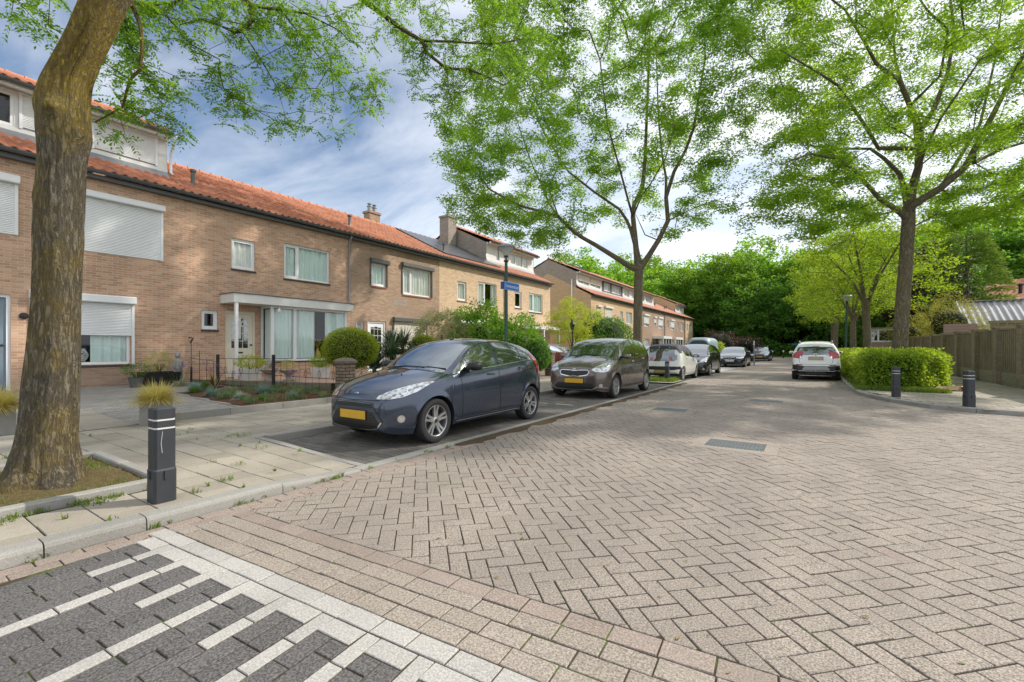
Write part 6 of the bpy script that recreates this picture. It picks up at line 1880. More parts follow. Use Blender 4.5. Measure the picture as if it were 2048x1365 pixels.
w0 = np.array(wloc(t0)); np_mesh('trunk', np.array([list(v) for v in V])-w0, F, M['bark'], t0, smooth=True)
sk = Skel(tip=.0035, exp=.42)
top = at(325, -300, D0)
sk.limb([top-Vector((0, 0, .4)), top], .17, .16)
root = 1 if len(sk.p) > 1 else 0
sk.limb([top, at(300,-480,4.6), at(420,-560,5.2), at(560,-700,6.0)], .14, .04, start=root)
sk.limb([top, at(470,-330,4.8), at(610,-150,5.4), at(724,0,5.8), at(768,31,6.0), at(803,58,6.1), at(844,82,6.2), at(854,106,6.25), at(892,137,6.35), at(939,140,6.5), at(974,154,6.6), at(1008,171,6.8)], .10, .010, start=root)
sk.limb([at(844,82,6.2), at(905,84,6.4), at(984,89,6.7), at(1040,80,7.0)], .022, .008)
sk.limb([at(892,137,6.35), at(890,165,6.3), at(905,205,6.3), at(900,240,6.2)], .010, .004)
sk.limb([at(470,-330,4.8), at(450,-150,4.9), at(476,-10,5.0), at(504,12,5.0), at(502,43,5.0), at(484,62,5.0), at(469,64,5.0)], .055, .022)
sk.limb([at(504,12,5.0), at(560,20,5.2), at(610,27,5.4), at(680,62,5.6)], .024, .008)
sk.limb([at(484,62,5.0), at(520,117,5.1), at(555,176,5.2), at(570,230,5.2)], .012, .004)
sk.limb([at(578,23,5.3), at(617,90,5.4), at(664,145,5.5), at(703,195,5.6)], .012, .004)
sk.limb([at(469,64,5.0), at(440,52,4.9), at(400,38,4.9), at(360,50,4.9)], .010, .004)
sk.limb([at(262,-60,D0), at(262,5,4.25), at(280,50,4.2), at(285,90,4.2), at(280,140,4.2), at(260,160,4.2), at(245,215,4.25), at(190,245,4.3)], .030, .008, start=sk.node(at(250,-100,D0), root, .05))
sk.limb([top, at(150,-420,4.0), at(-150,-500,3.6), at(-500,-560,3.4)], .09, .03, start=root)
sk.limb([at(150,-420,4.0), at(60,-180,4.0), at(40,-60,4.0)], .03, .006)
rng = random.Random(12); tips = []
def fill(poly, n, d0, d1, xs=None):
    x0 = min(p[0] for p in poly); x1 = max(p[0] for p in poly); y0 = min(p[1] for p in poly); y1 = max(p[1] for p in poly); out = []
    while len(out) < n:
        x = rng.uniform(x0, x1); y = rng.uniform(y0, y1)
        if in_poly(x, y, poly): out.append(at(x, y, rng.uniform(d0, d1)))
    return out
pts = fill([(205,10),(200,120),(205,240),(260,285),(330,300),(385,285),(400,210),(370,130),(420,70),(430,-20),(300,-60)], 70, 4.3, 5.3)
pts += fill([(380,-60),(400,100),(395,190),(440,240),(520,262),(620,272),(700,265),(755,225),(775,160),(735,110),(790,40),(760,-60)], 130, 4.8, 6.0)
pts += fill([(760,-60),(790,60),(835,190),(850,265),(890,255),(930,190),(1030,185),(1110,150),(1130,60),(1110,-60)], 125, 5.8, 7.4)
pts += fill([(0,-40),(20,30),(70,55),(110,75),(135,40),(120,-40)], 14, 3.8, 4.4)
pts += fill([(-700,-60),(-500,-650),(100,-900),(700,-900),(1300,-500),(1150,-70),(0,-70)], 90, 4.2, 8.5)
pts += [Vector((rng.uniform(-10, -5), rng.uniform(-3, 3.5), rng.uniform(6, 9.5))) for _ in range(40)]
sk.grow(pts, rng, seg=.22, jit=.12, start_min=2.8)
sk.mesh('branches', M['bark'], t0, thick=10)
rs = np.random.RandomState(5); P = []; 
for i in sk.tips:
    p = sk.p[i]; inv = p.z < 6.3
    P += [list(p)]*(5 if inv else 7)
    j = sk.par[i]
    for _ in range(3):
        if j >= 0: P += [list(sk.p[j])]; j = sk.par[j]
P = np.array(P); n = len(P); D = unit(n, rs); D[:, 2] = D[:, 2]*.45-.15; D /= np.linalg.norm(D, axis=1, keepdims=True)
V, F = compound(P+unit(n, rs)*.05, D, rs)
np_mesh('leaves', V-w0, F, M['leaf_near'], t0)

# ---------------------------------------------------------------- broad tree between the parking bays
def big_tree(name, label, base, d, trunk, limbs, outline, npts, dep, leafmat, seed, per, rad, l, w, group=None, extra=None, barkm='bark_far', tk=.5, wlen=.35, hole=None):
    t = thing(name, label, 'tree', (base[0], base[1], 0), group=group)
    s = Skel(tip=.0075, exp=.40); rg = random.Random(seed)
    tp = [Vector((base[0], base[1], -.05))]+[at(x, y, d) for x, y in trunk[0]]
    s.limb(tp, trunk[1], trunk[2], seg=.3)
    # root flare
    for i in range(len(s.p)):
        if s.p[i].z < .6: s.r0[i] *= 1+.55*(1-max(0, s.p[i].z)/.6)**2
    for pts_, r0, r1, dd in limbs:
        n_ = len(pts_); s.limb([at(x, y, d+dd*k/(n_-1)) for k, (x, y) in enumerate(pts_)], r0, r1, seg=.45)
    x0 = min(p[0] for p in outline); x1 = max(p[0] for p in outline); y0 = min(p[1] for p in outline); y1 = max(p[1] for p in outline)
    cx = (x0+x1)/2; cy = (y0+y1)/2; out = []
    while len(out) < npts:
        x = rg.uniform(x0, x1); y = rg.uniform(y0, y1)
        if not in_poly(x, y, outline): continue
        q = math.hypot((x-cx)/((x1-x0)/2), (y-cy)/((y1-y0)/2)); m_ = dep*math.sqrt(max(.12, 1-q*q*.8))
        v = rg.uniform(-1, 1)
        if hole and rg.random() < hole(x, y): continue
        # density towards the outside of the crown
        if abs(v)*.5+q*.6 < rg.random()*.62: continue
        dd = d+v*m_
        # keep the true place of the crown edge: measured at depth d
        P_ = at(x, y, d); off = Vector((-SY, CY, 0))*(v*m_)
        out.append(P_+off)
    s.grow(out, rg, seg=.5, jit=.10, wlen=wlen, start_min=3.2)
    s.mesh('trunk', M[barkm], t, thick=14, skipr=.0)
    P_ = []
    for i in s.tips:
        P_.append(list(s.p[i])); j = s.par[i]
        if j >= 0 and s.r0[j] == 0: P_.append(list((s.p[i]+s.p[j])/2))
        if j >= 0 and s.par[j] >= 0 and s.r0[s.par[j]] == 0: P_.append(list(s.p[s.par[j]]))
    V, F = cloud(P_, per, rad, l, w, seed)
    np_mesh('leaves', V-np.array(wloc(t)), F, M[leafmat], t)
    return t
big_tree('street_tree', 'broad open tree with forked trunk between the brown car and the small white car', (-5.75, 17.15), 17.4,
    ([(1275,700),(1276,620),(1277,560),(1278,540)], .19, .165),
    [([(1276,545),(1239,520),(1192,491),(1160,473),(1137,454),(1117,434),(1082,423),(1043,413),(980,380)], .125, .03, -1.5),
     ([(1117,434),(1098,407),(1082,368),(1067,337),(1040,260)], .05, .02, 1.5),
     ([(1278,540),(1272,497),(1266,434),(1268,411),(1285,376),(1290,317),(1295,200),(1300,60)], .13, .03, 1),
     ([(1270,480),(1254,442),(1239,419),(1188,384),(1137,344),(1090,270),(1050,180)], .075, .02, 2.5),
     ([(1266,434),(1256,400),(1240,340),(1215,250),(1200,120)], .05, .02, -2.5),
     ([(1268,411),(1300,370),(1330,320),(1350,250)], .035, .015, -3),
     ([(1280,540),(1317,481),(1336,442),(1332,395),(1348,344),(1371,301),(1387,258),(1410,120)], .125, .03, -1),
     ([(1332,395),(1332,356),(1324,309),(1317,239),(1312,90)], .06, .02, 2),
     ([(1317,481),(1290,470),(1272,430)], .03, .015, .5), ([(1336,442),(1380,420),(1430,400)], .03, .012, -2)],
    [(868,335),(905,430),(950,462),(1040,480),(1130,505),(1190,470),(1250,455),(1330,470),(1400,480),(1440,430),(1465,360),(1450,230),(1480,80),(1470,-150),(1390,-330),(1150,-350),(1000,-180),(950,20),(905,200)],
    1080, 4.8, 'leaf_mid', 31, 62, .42, .125, .044, group='street trees along the road', hole=lambda x, y: .75 if (y > 385 and 1150 < x < 1400) else 0)
big_tree('street_tree', 'tall spreading tree rising out of the near end of the hedge', (2.4, 19.5), 14.9,
    ([(1800,690),(1806,600),(1812,520),(1817,440),(1817,424)], .225, .18),
    [([(1812,432),(1758,397),(1707,339),(1676,318),(1622,308),(1560,330)], .10, .02, -2),
     ([(1817,410),(1800,349),(1769,318),(1741,298),(1676,298),(1600,290)], .11, .02, 2),
     ([(1817,415),(1824,376),(1837,335),(1841,260),(1820,212),(1800,164),(1752,127),(1728,82),(1690,20)], .15, .03, -1),
     ([(1841,260),(1868,219),(1895,147),(1909,68),(1895,-50)], .10, .03, 2),
     ([(1817,430),(1827,410),(1882,376),(1930,335),(1981,239),(2046,113),(2110,-20)], .14, .03, -1.5),
     ([(1769,318),(1731,253),(1676,171),(1622,137),(1560,100)], .07, .02, -2.5),
     ([(1930,335),(2000,300),(2100,270),(2200,230)], .07, .02, 2), ([(1837,335),(1830,250),(1790,120),(1780,-60)], .08, .02, 3.5),
     ([(1882,376),(1960,250),(1990,120),(2010,-40)], .07, .02, 3), ([(1824,376),(1850,300),(1880,240),(1960,120)], .06, .02, -3.5)],
    [(1530,290),(1510,400),(1560,480),(1640,470),(1720,450),(1790,440),(1880,460),(1960,470),(2080,420),(2250,330),(2330,50),(2250,-350),(1900,-560),(1600,-420),(1500,-150),(1490,100)],
    1450, 5.2, 'leaf_right', 47, 62, .42, .125, .044, group='street trees along the road', hole=lambda x, y: .6 if (y > 340 and 1720 < x < 1900) else 0)

# medium bright trees behind: one built, then copied
def simple_tree(name, label, base, H, fork, R, npts, per, rad, l, w, leafmat, barkm, seed, tr, rz=None, lo=.0, group=None, cat='tree', shape='round', lean=(0, 0)):
    t = thing(name, label, cat, (base[0], base[1], 0), group=group)
    rg = random.Random(seed); s = Skel(tip=tr*.05, exp=.42)
    B = Vector((base[0], base[1], -.05)); top = B+Vector((lean[0], lean[1], fork))
    s.limb([B, B.lerp(top, .5)+Vector((rg.uniform(-.1, .1), rg.uniform(-.1, .1), 0)), top], tr, tr*.8, seg=.5)
    for i in range(len(s.p)):
        if s.p[i].z < .6: s.r0[i] *= 1+.5*(1-max(0, s.p[i].z)/.6)**2
    nl = 5
    for k in range(nl):
        a = 2*pi*k/nl+rg.random(); q = R*rg.uniform(.35, .6)
        s.limb([top, top+Vector((cos(a)*q*.35, sin(a)*q*.35, (H-fork)*.25)), top+Vector((cos(a)*q, sin(a)*q, (H-fork)*rg.uniform(.45, .7)))], tr*.5, tr*.12, start=len(s.p)-1 if k == 0 else s.nearest(top), seg=.6)
    pts = []
    zc = (H+fork*.8)/2+.2; hz = (H-fork*.8)/2
    lumps = [(unit(1, np.random.RandomState(seed+q))[0], rg.uniform(.75, 1.08)) for q in range(14)]
    while len(pts) < npts:
        v = Vector(unit(1, np.random.RandomState(rg.randint(0, 10**8)))[0]); r = rg.random()**.38
        k = max([f*max(0, v.dot(Vector(u)))**3 for u, f in lumps]+[.45])
        if shape == 'cone': p = Vector((v.x*r*R*(1-abs(v.z)*.0), v.y*r*R, 0)); zz = rg.random()**1.3; p = Vector((v.x, v.y, 0))*(R*(1-zz)**.8*(.4+.6*r)); p.z = fork+(H-fork)*zz; pts.append(Vector((base[0], base[1], 0))+p); continue
        pts.append(Vector((base[0]+lean[0]+v.x*r*R*(.45+.6*k), base[1]+lean[1]+v.y*r*R*(.45+.6*k), max(lo, zc+v.z*r*hz*(.5+.55*k)))))
    s.grow(pts, rg, seg=.9, jit=.08, wlen=.3, start_min=min(fork*.8, 2.2))
    s.mesh('trunk', M[barkm], t, thick=9, skipr=.012)
    V, F = cloud([list(s.p[i]) for i in s.tips], per, rad, l, w, seed, flat=.6)
    np_mesh('crown', V-np.array(wloc(t)), F, M[leafmat], t)
    return t
def place(src, base, label, sc=1.0, rz=0.0, group=None, scz=None):
    o = copy_tree(src); o.location = (base[0], base[1], base[2] if len(base) > 2 else 0); o.rotation_euler = (0, 0, rz); o.scale = (sc, sc, scz or sc)
    o['label'] = label
    if group: o['group'] = group
    return o
br = simple_tree('street_tree', 'bright green tree behind the big one, second trunk along the hedge', (2.5, 29.8), 9.4, 3.5, 3.9, 240, 62, .55, .16, .06, 'leaf_bright', 'bark_far', 61, .21, group='street trees along the road', lean=(-.1, .1))
place(br, (2.35, 37.4), 'bright green tree with a leaning mossy trunk, third along the hedge', .95, 2.1, scz=.9)
place(br, (1.55, 44.6), 'bright green tree beside the second lamp on the right, fourth along the hedge', 1.0, 4.0, scz=1.0)
place(br, (1.75, 53.5), 'farthest of the bright green street trees on the right', 1.0, 5.2, scz=1.0)

# ---------------------------------------------------------------- the wood across the end of the street
wA = simple_tree('woodland_tree', 'dark green broadleaf tree of the wood behind the far houses', (-27.5, 58.0), 15.5, 3.5, 5.6, 230, 46, 1.0, .42, .22, 'leaf_wood', 'bark_dark', 71, .30, group='trees of the wood')
wB = simple_tree('woodland_tree', 'fresh green tree standing in front of the dark wood', (-12.0, 86.0), 19.5, 3.0, 6.6, 260, 48, 1.15, .46, .24, 'leaf_wood2', 'bark_dark', 83, .34, group='trees of the wood')
wC = simple_tree('woodland_tree', 'deep green tree low in the wood at the end of the road', (-4.5, 84.0), 13.0, 2.2, 5.8, 240, 46, 1.1, .42, .22, 'leaf_dark', 'bark_dark', 97, .28, group='trees of the wood')
rg = random.Random(77); used_ = 0
spots = [(wA, -30, 66, 1.0), (wB, -33, 74, .85), (wA, -36, 50, .9), (wA, -26, 74, 1.05), (wA, -22, 83, 1.1), (wB, -27, 88, 1.05), (wA, -18, 90, 1.15), (wB, -18.5, 82.5, .82), (wA, -8, 92, 1.35), (wB, -1, 91, 1.05), (wA, 5, 90, 1.35), (wB, 10, 92, 1.1), (wC, -9.5, 83, 1.0), (wC, 1.0, 83.5, 1.05), (wC, 6.5, 83, 1.0), (wC, 12, 84, 1.1), (wC, -15.5, 84.5, 1.0), (wC, -22, 86, .95), (wA, 12, 90, 1.2), (wA, -40, 86, 1.2), (wB, -46, 74, 1.0), (wA, -34, 96, 1.35), (wA, -14, 100, 1.35), (wA, -3, 102, 1.35), (wA, 8, 104, 1.35),
         (wA, 17.5, 66, 1.05), (wA, 13.0, 64, 1.1), (wA, 23, 66, 1.1), (wC, 17, 63, 1.1), (wC, 9.5, 58, 1.0), (wA, 10, 64, 1.0), (wA, 27, 64, 1.0), (wC, 6.0, 64, 1.0), (wC, 7, 74, 1.1), (wA, 11, 70, 1.05), (wC, 5.2, 52, .7)]
desc = {wA.name: 'dark green broadleaf tree of the wood', wB.name: 'fresh green tree of the wood', wC.name: 'deep green low tree of the wood'}
where = lambda x, y: ('rising behind the far row of houses' if x < -24 and y < 80 else 'behind the garden fence on the right' if x > 4.5 and y < 78 else 'at the end of the street')
side = {}
for k, (src, x, y, sc_) in enumerate(spots):
    place(src, (x, y), '', sc_, rg.random()*6.28, scz=sc_*rg.uniform(.92, 1.08))['label'] = desc[src.name]+' '+where(x, y)
for o in (wA, wB, wC): o['label'] = desc[o.name]+' '+where(o.location.x, o.location.y)
# undergrowth: a mass nobody could count
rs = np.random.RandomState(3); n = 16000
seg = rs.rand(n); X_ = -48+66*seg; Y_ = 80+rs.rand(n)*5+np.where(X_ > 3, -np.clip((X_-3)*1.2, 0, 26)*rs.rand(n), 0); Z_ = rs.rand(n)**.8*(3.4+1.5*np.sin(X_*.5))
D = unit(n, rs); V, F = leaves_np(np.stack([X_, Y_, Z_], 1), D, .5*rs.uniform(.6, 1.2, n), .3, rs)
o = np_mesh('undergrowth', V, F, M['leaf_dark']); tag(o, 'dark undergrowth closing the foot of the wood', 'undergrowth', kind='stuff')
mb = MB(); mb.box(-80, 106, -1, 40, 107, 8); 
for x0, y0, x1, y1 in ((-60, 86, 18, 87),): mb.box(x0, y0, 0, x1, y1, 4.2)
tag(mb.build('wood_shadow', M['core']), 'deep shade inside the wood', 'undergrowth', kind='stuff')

# ---------------------------------------------------------------- shrubs and special trees
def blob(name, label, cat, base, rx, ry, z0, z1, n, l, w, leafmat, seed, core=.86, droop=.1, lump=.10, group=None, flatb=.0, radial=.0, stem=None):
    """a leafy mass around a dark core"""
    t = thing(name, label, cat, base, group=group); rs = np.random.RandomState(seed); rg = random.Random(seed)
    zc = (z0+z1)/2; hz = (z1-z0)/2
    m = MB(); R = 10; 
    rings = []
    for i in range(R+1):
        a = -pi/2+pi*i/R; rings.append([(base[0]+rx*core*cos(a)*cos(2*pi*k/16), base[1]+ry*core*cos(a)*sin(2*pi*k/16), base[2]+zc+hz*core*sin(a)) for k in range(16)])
    m.rings(rings, cap=False); cr = m.build('dark_core', M['core'], t, smooth=True)  # solid core, its near-black colour stands in for shade inside the leaves
    D = unit(n, rs); lump_ = 1+lump*np.array([MN.noise(Vector(d)*2.6+Vector((seed, 0, 0))) for d in D])*2
    r = (.84+.18*rs.rand(n))*lump_
    P = np.stack([base[0]+D[:, 0]*rx*r, base[1]+D[:, 1]*ry*r, base[2]+zc+D[:, 2]*hz*r], 1)
    if flatb: P[:, 2] = np.maximum(P[:, 2], base[2]+z0+flatb*rs.rand(n))
    dd = D*(radial+.5)+unit(n, rs)*(1-radial*.5); dd[:, 2] -= droop; dd /= np.linalg.norm(dd, axis=1, keepdims=True)
    V, F = leaves_np(P, dd, l*rs.uniform(.7, 1.25, n), w*rs.uniform(.8, 1.2, n), rs)
    np_mesh('foliage', V-np.array(wloc(t)), F, M[leafmat], t)
    if stem:
        m = MB(); m.tube([(base[0], base[1], base[2]-.02), (base[0], base[1], base[2]+zc)], [stem*1.2, stem], 8); m.build('stem', M['bark_dark'], t, smooth=True)
    return t
# hedge on the right
HP = [(1.42, 16.95), (2.55, 17.25), (3.25, 18.3), (3.6, 19.9), (3.55, 26), (3.2, 48), (1.45, 48)]
t = thing('hedge', 'clipped bright green beech hedge along the kerb on the right', 'hedge', (2.3, 17, 0))
m = MB(); q = inset(HP, .10); m.rings([[(x, y, .05) for x, y in q], [(x, y, 1.0) for x, y in q]]); m.build('dark_core', M['core'], t)  # solid block painted dark for the inner shade, keeps the hedge opaque
rs = np.random.RandomState(9); per = []; 
segs = [(Vector(a), Vector(b)) for a, b in zip(HP, HP[1:]+HP[:1])]
Pn = []; Dn = []
for a, b in segs:
    L = (b-a).length; nrm = Vector(((b-a).y, -(b-a).x)).normalized(); L_eff = min(L, 40)
    cnt = int(L_eff*1.1*(1150 if a.y < 20 and b.y < 21 else 420))
    if cnt <= 0: continue
    tt = rs.rand(cnt)
    if L > 10: tt = tt**1.6 if a.y < b.y else 1-(tt**1.6)
    z = rs.rand(cnt)*1.10+.02; o = rs.normal(size=cnt)*.045+.01+.05*np.sin(tt*L*3+z*4)+.03*np.sin(tt*L*9-z*7)-.10*np.clip(z-.95, 0, 1)*3
    o -= .12*np.clip(.25-z, 0, 1)
    Pn.append(np.stack([a.x+(b.x-a.x)*tt+nrm.x*o, a.y+(b.y-a.y)*tt+nrm.y*o, z], 1)); Dn.append(np.tile([nrm.x, nrm.y, .25], (cnt, 1)))
cnt = 14000; yy = 16.95+31*rs.rand(cnt)**1.7; xx = 1.42+2.15*rs.rand(cnt)
ok = np.array([in_poly(x, y, HP) for x, y in zip(xx, yy)]); xx = xx[ok]; yy = yy[ok]
Pn.append(np.stack([xx, yy, 1.04+.06*np.sin(xx*5+yy*3)+rs.rand(len(xx))**2*.2], 1)); Dn.append(np.tile([0, 0, 1.0], (len(xx), 1)))
P = np.concatenate(Pn); D = np.concatenate(Dn)*.7+unit(len(P), rs)*.9; D /= np.linalg.norm(D, axis=1, keepdims=True)
V, F = leaves_np(P, D, .088*rs.uniform(.6, 1.3, len(P)), .055, rs)
np_mesh('foliage', V-np.array(wloc(t)), F, M['leaf_hedge'], t)

blob('topiary_yew', 'large domed yellow-green yew beside the brick pillar', 'topiary', (-10.2, 7.6, .12), .70, .70, .62, 1.72, 15000, .045, .016, 'leaf_yew', 21, core=.9, lump=.03, flatb=.05, radial=.4, stem=.06)
blob('topiary_yew', 'smaller domed yellow yew showing just above the roof of the blue-grey hatchback', 'topiary', (-11.5, 11.6, .12), .52, .52, .6, 1.66, 7000, .05, .018, 'leaf_yew', 22, core=.9, lump=.03, flatb=.05, radial=.4, stem=.05)
M['leaf_olive'] = m_leaf('grey_olive_leaf', (.17,.20,.11), (.27,.30,.18), (.38,.40,.28), .4)
blob('olive_shrub', 'loose grey-green shrub in front of the boundary between the grey-brown and yellow houses', 'shrub', (-13.0, 14.2, .15), 1.05, 1.2, .6, 2.75, 9000, .11, .026, 'leaf_olive', 23, core=.04, lump=.3, radial=.2, stem=.05)
M['leaf_laurel'] = m_leaf('laurel_leaf', (.07,.18,.025), (.13,.29,.035), (.22,.42,.06), .42)
lr = blob('laurel_shrub', 'big glossy green shrub behind the street name sign, left half', 'shrub', (-12.3, 15.9, .15), 1.25, 1.2, .3, 3.0, 9500, .14, .06, 'leaf_laurel', 24, core=.35, lump=.35, radial=.2, stem=.06)
blob('laurel_shrub', 'big glossy green shrub right of the lamp post with the street name', 'shrub', (-10.9, 16.9, .15), 1.0, 1.2, .3, 2.45, 7500, .13, .055, 'leaf_laurel', 25, core=.35, lump=.35, radial=.2, stem=.05)
M['leaf_weep'] = m_leaf('weeping_leaf', (.04,.13,.018), (.075,.20,.025), (.13,.28,.035), .38)
blob('weeping_shrub', 'small round weeping shrub behind the brick pillar between the two front cars', 'shrub', (-9.75, 16.6, .1), .58, .58, .25, 1.62, 5200, .10, .025, 'leaf_weep', 26, core=.85, lump=.08, droop=1.6, stem=.05)
M['leaf_maple'] = m_leaf('yellow_green_maple', (.20,.27,.03), (.32,.40,.05), (.45,.52,.09), .5)
simple_tree('maple', 'small feathery yellow-green tree beside the gable of the far row', (-10.7, 22.0), 4.1, .9, 1.7, 260, 50, .26, .10, .030, 'leaf_maple', 'bark_dark', 101, .07)
blob('weeping_tree', 'dark green dome of hanging leaves right of the yellow-green tree', 'shrub', (-10.4, 25.3, .1), 1.5, 1.8, .6, 3.15, 7500, .16, .05, 'leaf_weep', 27, core=.85, lump=.22, droop=1.5, stem=.1)
blob('cherry_plum', 'purple-leaved bush beyond the horse trailer, left one', 'shrub', (-7.9, 51.0, .0), 1.7, 1.9, .5, 3.1, 3200, .2, .09, 'leaf_purple', 28, core=.8, lump=.3, droop=.6, stem=.08)
blob('cherry_plum', 'purple-leaved bush beyond the horse trailer, right one', 'shrub', (-5.9, 53.5, .0), 1.3, 1.7, .4, 2.6, 2600, .2, .09, 'leaf_purple', 29, core=.8, lump=.3, droop=.6, stem=.08)
blob('garden_hedge', 'pale mixed hedge in front of the purple bushes', 'hedge', (-7.2, 42.5, .05), .9, 2.6, .0, 2.0, 4200, .12, .06, 'leaf_hedge', 30, core=.8, lump=.25, stem=None)
blob('garden_shrub', 'low green shrub by the porch of the far row', 'shrub', (-9.6, 50.5, .1), 1.2, 3.0, .0, 1.9, 3600, .13, .07, 'leaf_laurel', 32, core=.8, lump=.25)
M['leaf_bamboo'] = m_leaf('golden_bamboo_leaf', (.15,.17,.03), (.26,.27,.06), (.38,.37,.10), .4)
blob('bamboo', 'golden-green bamboo over the garden fence, right of the big trunk', 'shrub', (6.9, 37.0, .0), 1.5, 1.5, 1.2, 4.3, 6500, .14, .026, 'leaf_bamboo', 33, core=.55, lump=.3, radial=.3, stem=.05)
blob('bamboo', 'yellowish bamboo over the garden fence, left of the big trunk', 'shrub', (5.6, 40.0, .0), 1.2, 1.3, .8, 3.4, 4200, .14, .026, 'leaf_bamboo', 34, core=.55, lump=.3, radial=.3, stem=.05)
# layered conifer
M['leaf_cypress'] = m_leaf('cypress_spray', (.06,.14,.025), (.14,.26,.04), (.18,.28,.045), .3)
t = thing('cypress', 'layered bright-tipped conifer behind the corrugated shed roof', 'tree', (9.6, 46.4, 0)); rs = np.random.RandomState(41); P = []; D = []
for k in range(520):
    z = .6+8.2*rs.rand()**.9; a = rs.rand()*2*pi; R = 3.3*(1-z/9.8)**.6; c = np.array([cos(a), sin(a), 0]); 
    n = 44; tt = rs.rand(n)**.7; side_ = np.array([-sin(a), cos(a), 0]); sp_w = (rs.rand(n)-.5)*1.1*tt
    pp = np.array([9.6, 46.4, z])+c*(R*(.45+.58*tt))[:, None]+side_*sp_w[:, None]+np.stack([0*tt, 0*tt, -.35*tt**2+rs.normal(size=n)*.05+.25*tt], 1); P.append(pp)
    d = c*1.0+rs.normal(size=(n, 3))*.35; d[:, 2] += .1; D.append(d)
P = np.concatenate(P); D = np.concatenate(D); D /= np.linalg.norm(D, axis=1, keepdims=True)
V, F = leaves_np(P, D, .20*rs.uniform(.6, 1.2, len(P)), .055, rs, up=.5); np_mesh('foliage', V-np.array(wloc(t)), F, M['leaf_cypress'], t)
t.scale = (1.1, 1.1, 1.12)
m = MB(); m.tube([(9.6, 46.4, 0), (9.6, 46.4, 8.6)], [.2, .04], 8); m.build('trunk', M['bark_dark'], t, smooth=True)
simple_tree('copper_beech', 'dark purple tree between the big trunk and the layered conifer', (7.2, 48.5), 10.0, 1.4, 3.6, 220, 60, .7, .2, .12, 'leaf_purple', 'bark_dark', 111, .2)
# ================================================================== STREET FURNITURE
M['bollard'] = m_plain('dark_blue_grey_bollard', (.030,.034,.040), .5, var=.35, scale=9, bump=.15, bscale=120)
M['band'] = m_plain('reflective_band', (.62,.63,.62), .45, var=.1)
M['lampgreen'] = m_plain('dark_green_pole', (.010,.055,.040), .35, var=.15)
def bollard(label, x, y, z, rz=0.0, src=None, group='dark square bollards'):
    if src is not None:
        o = copy_tree(src); o.location = (x, y, z); o.rotation_euler = (0, 0, rz); o['label'] = label; return o
    t = thing('bollard', label, 'bollard', (x, y, z), rz, group)
    def ring(h, zz, c=.018): return [(h-c,-h,zz),(h,-h+c,zz),(h,h-c,zz),(h-c,h,zz),(-h+c,h,zz),(-h,h-c,zz),(-h,-h+c,zz),(-h+c,-h,zz)]
    m = MB(); h = .073
    m.rings([ring(.078, -.02), ring(.078, .27), ring(h, .285), ring(h, .615), ring(h-.006, .617), ring(h-.006, .633), ring(h, .635), ring(h, .685), ring(h-.006, .687), ring(h-.006, .703), ring(h, .705), ring(h, .785), ring(h-.012, .797), ring(h-.04, .803)])
    m.box(-.009, -.088, .20, .009, -.077, .27); m.box(.077, -.009, .20, .088, .009, .27); m.box(-.088, -.009, .20, -.077, .009, .27)
    m.build('post', M['bollard'], t, local=True, fixn=True)
    for a in (.618, .688):
        m = MB(); m.rings([ring(h-.003, a), ring(h-.003, a+.014)]); m.build('reflective_band', M['band'], t, local=True, fixn=True)
    return t
b0 = bollard('chipped dark bollard in front of the big trunk, nearest the camera', -4.33, 1.45, .08); b0.scale = (1, 1, .94)
bollard('dark bollard in front of the hedge at the right corner', 1.76, 14.6, .085, .15, b0)
bollard('dark bollard at the right edge, nearest the garden fence', 2.72, 12.97, .085, .35, b0)
bollard('dark bollard in the tall grass behind the small white car', -4.55, 17.5, .05, 0, b0)
m = MB(); m.tube([(.0735,-.02,.60),(.0735,-.03,.50),(.0735,-.022,.42)], .0018, 4); m.build('paint_chip', M['band'], b0, local=True)

def m_clear():
    t = NT('clear_lamp_cover'); tr = t.n('ShaderNodeBsdfTransparent', {'Color': (.86,.88,.88,1)}).outputs[0]
    d = t.bsdf((.75,.77,.78), .25, 0, None, .6)
    return t.done(t.n('ShaderNodeMixShader', {0: .45, 1: tr, 2: d}).outputs[0])
M['clear'] = m_clear()
def lamp(label, x, y, z=.08, tilt=0, src=None):
    if src is not None:
        o = copy_tree(src); o.location = (x, y, z); o.rotation_euler = (tilt*.3, tilt, 0); o['label'] = label; return o
    t = thing('street_lamp', label, 'street lamp', (x, y, z), 0, 'green street lamps with cone heads')
    m = MB(); m.lathe([(.085,-.1),(.085,.9),(.06,1.0),(.052,2.4),(.046,3.88),(.0,3.88)], 16); m.build('pole', M['lampgreen'], t, smooth=True, local=True, angle=40)
    m = MB(); m.lathe([(.05,3.86),(.075,3.88),(.075,3.92),(.03,3.93),(.03,4.02),(.075,4.03),(.07,4.06),(0,4.06)], 16); 
    for k in range(4): a = k*pi/2+.4; m.tube([(.06*cos(a),.06*sin(a),3.90),(.06*cos(a),.06*sin(a),4.04)], .008, 4)
    m.build('collar', M['darkmetal'], t, local=True)
    m = MB(); m.lathe([(.06,4.04),(.245,4.30),(.25,4.31)], 28, cap=False); m.build('lamp_cover', M['clear'], t, smooth=True, local=True)
    m = MB(); m.lathe([(.245,4.295),(.275,4.30),(.28,4.325),(.24,4.37),(.12,4.41),(0,4.425)], 28); m.lathe([(0,4.25),(.10,4.25),(.12,4.30),(0,4.30)], 18); m.build('lamp_shade', M['zinc'], t, smooth=True, local=True, angle=40, fixn=True)
    m = MB(); m.lathe([(0,4.07),(.028,4.08),(.03,4.24),(0,4.25)], 10); m.build('bulb', M['white'], t, smooth=True, local=True)
    for k in range(4):
        a = k*pi/2+.4; m = MB(); m.tube([(.06*cos(a),.06*sin(a),4.05),(.24*cos(a),.24*sin(a),4.30)], .006, 4); m.build('stay', M['zinc'], t, local=True)
    return t
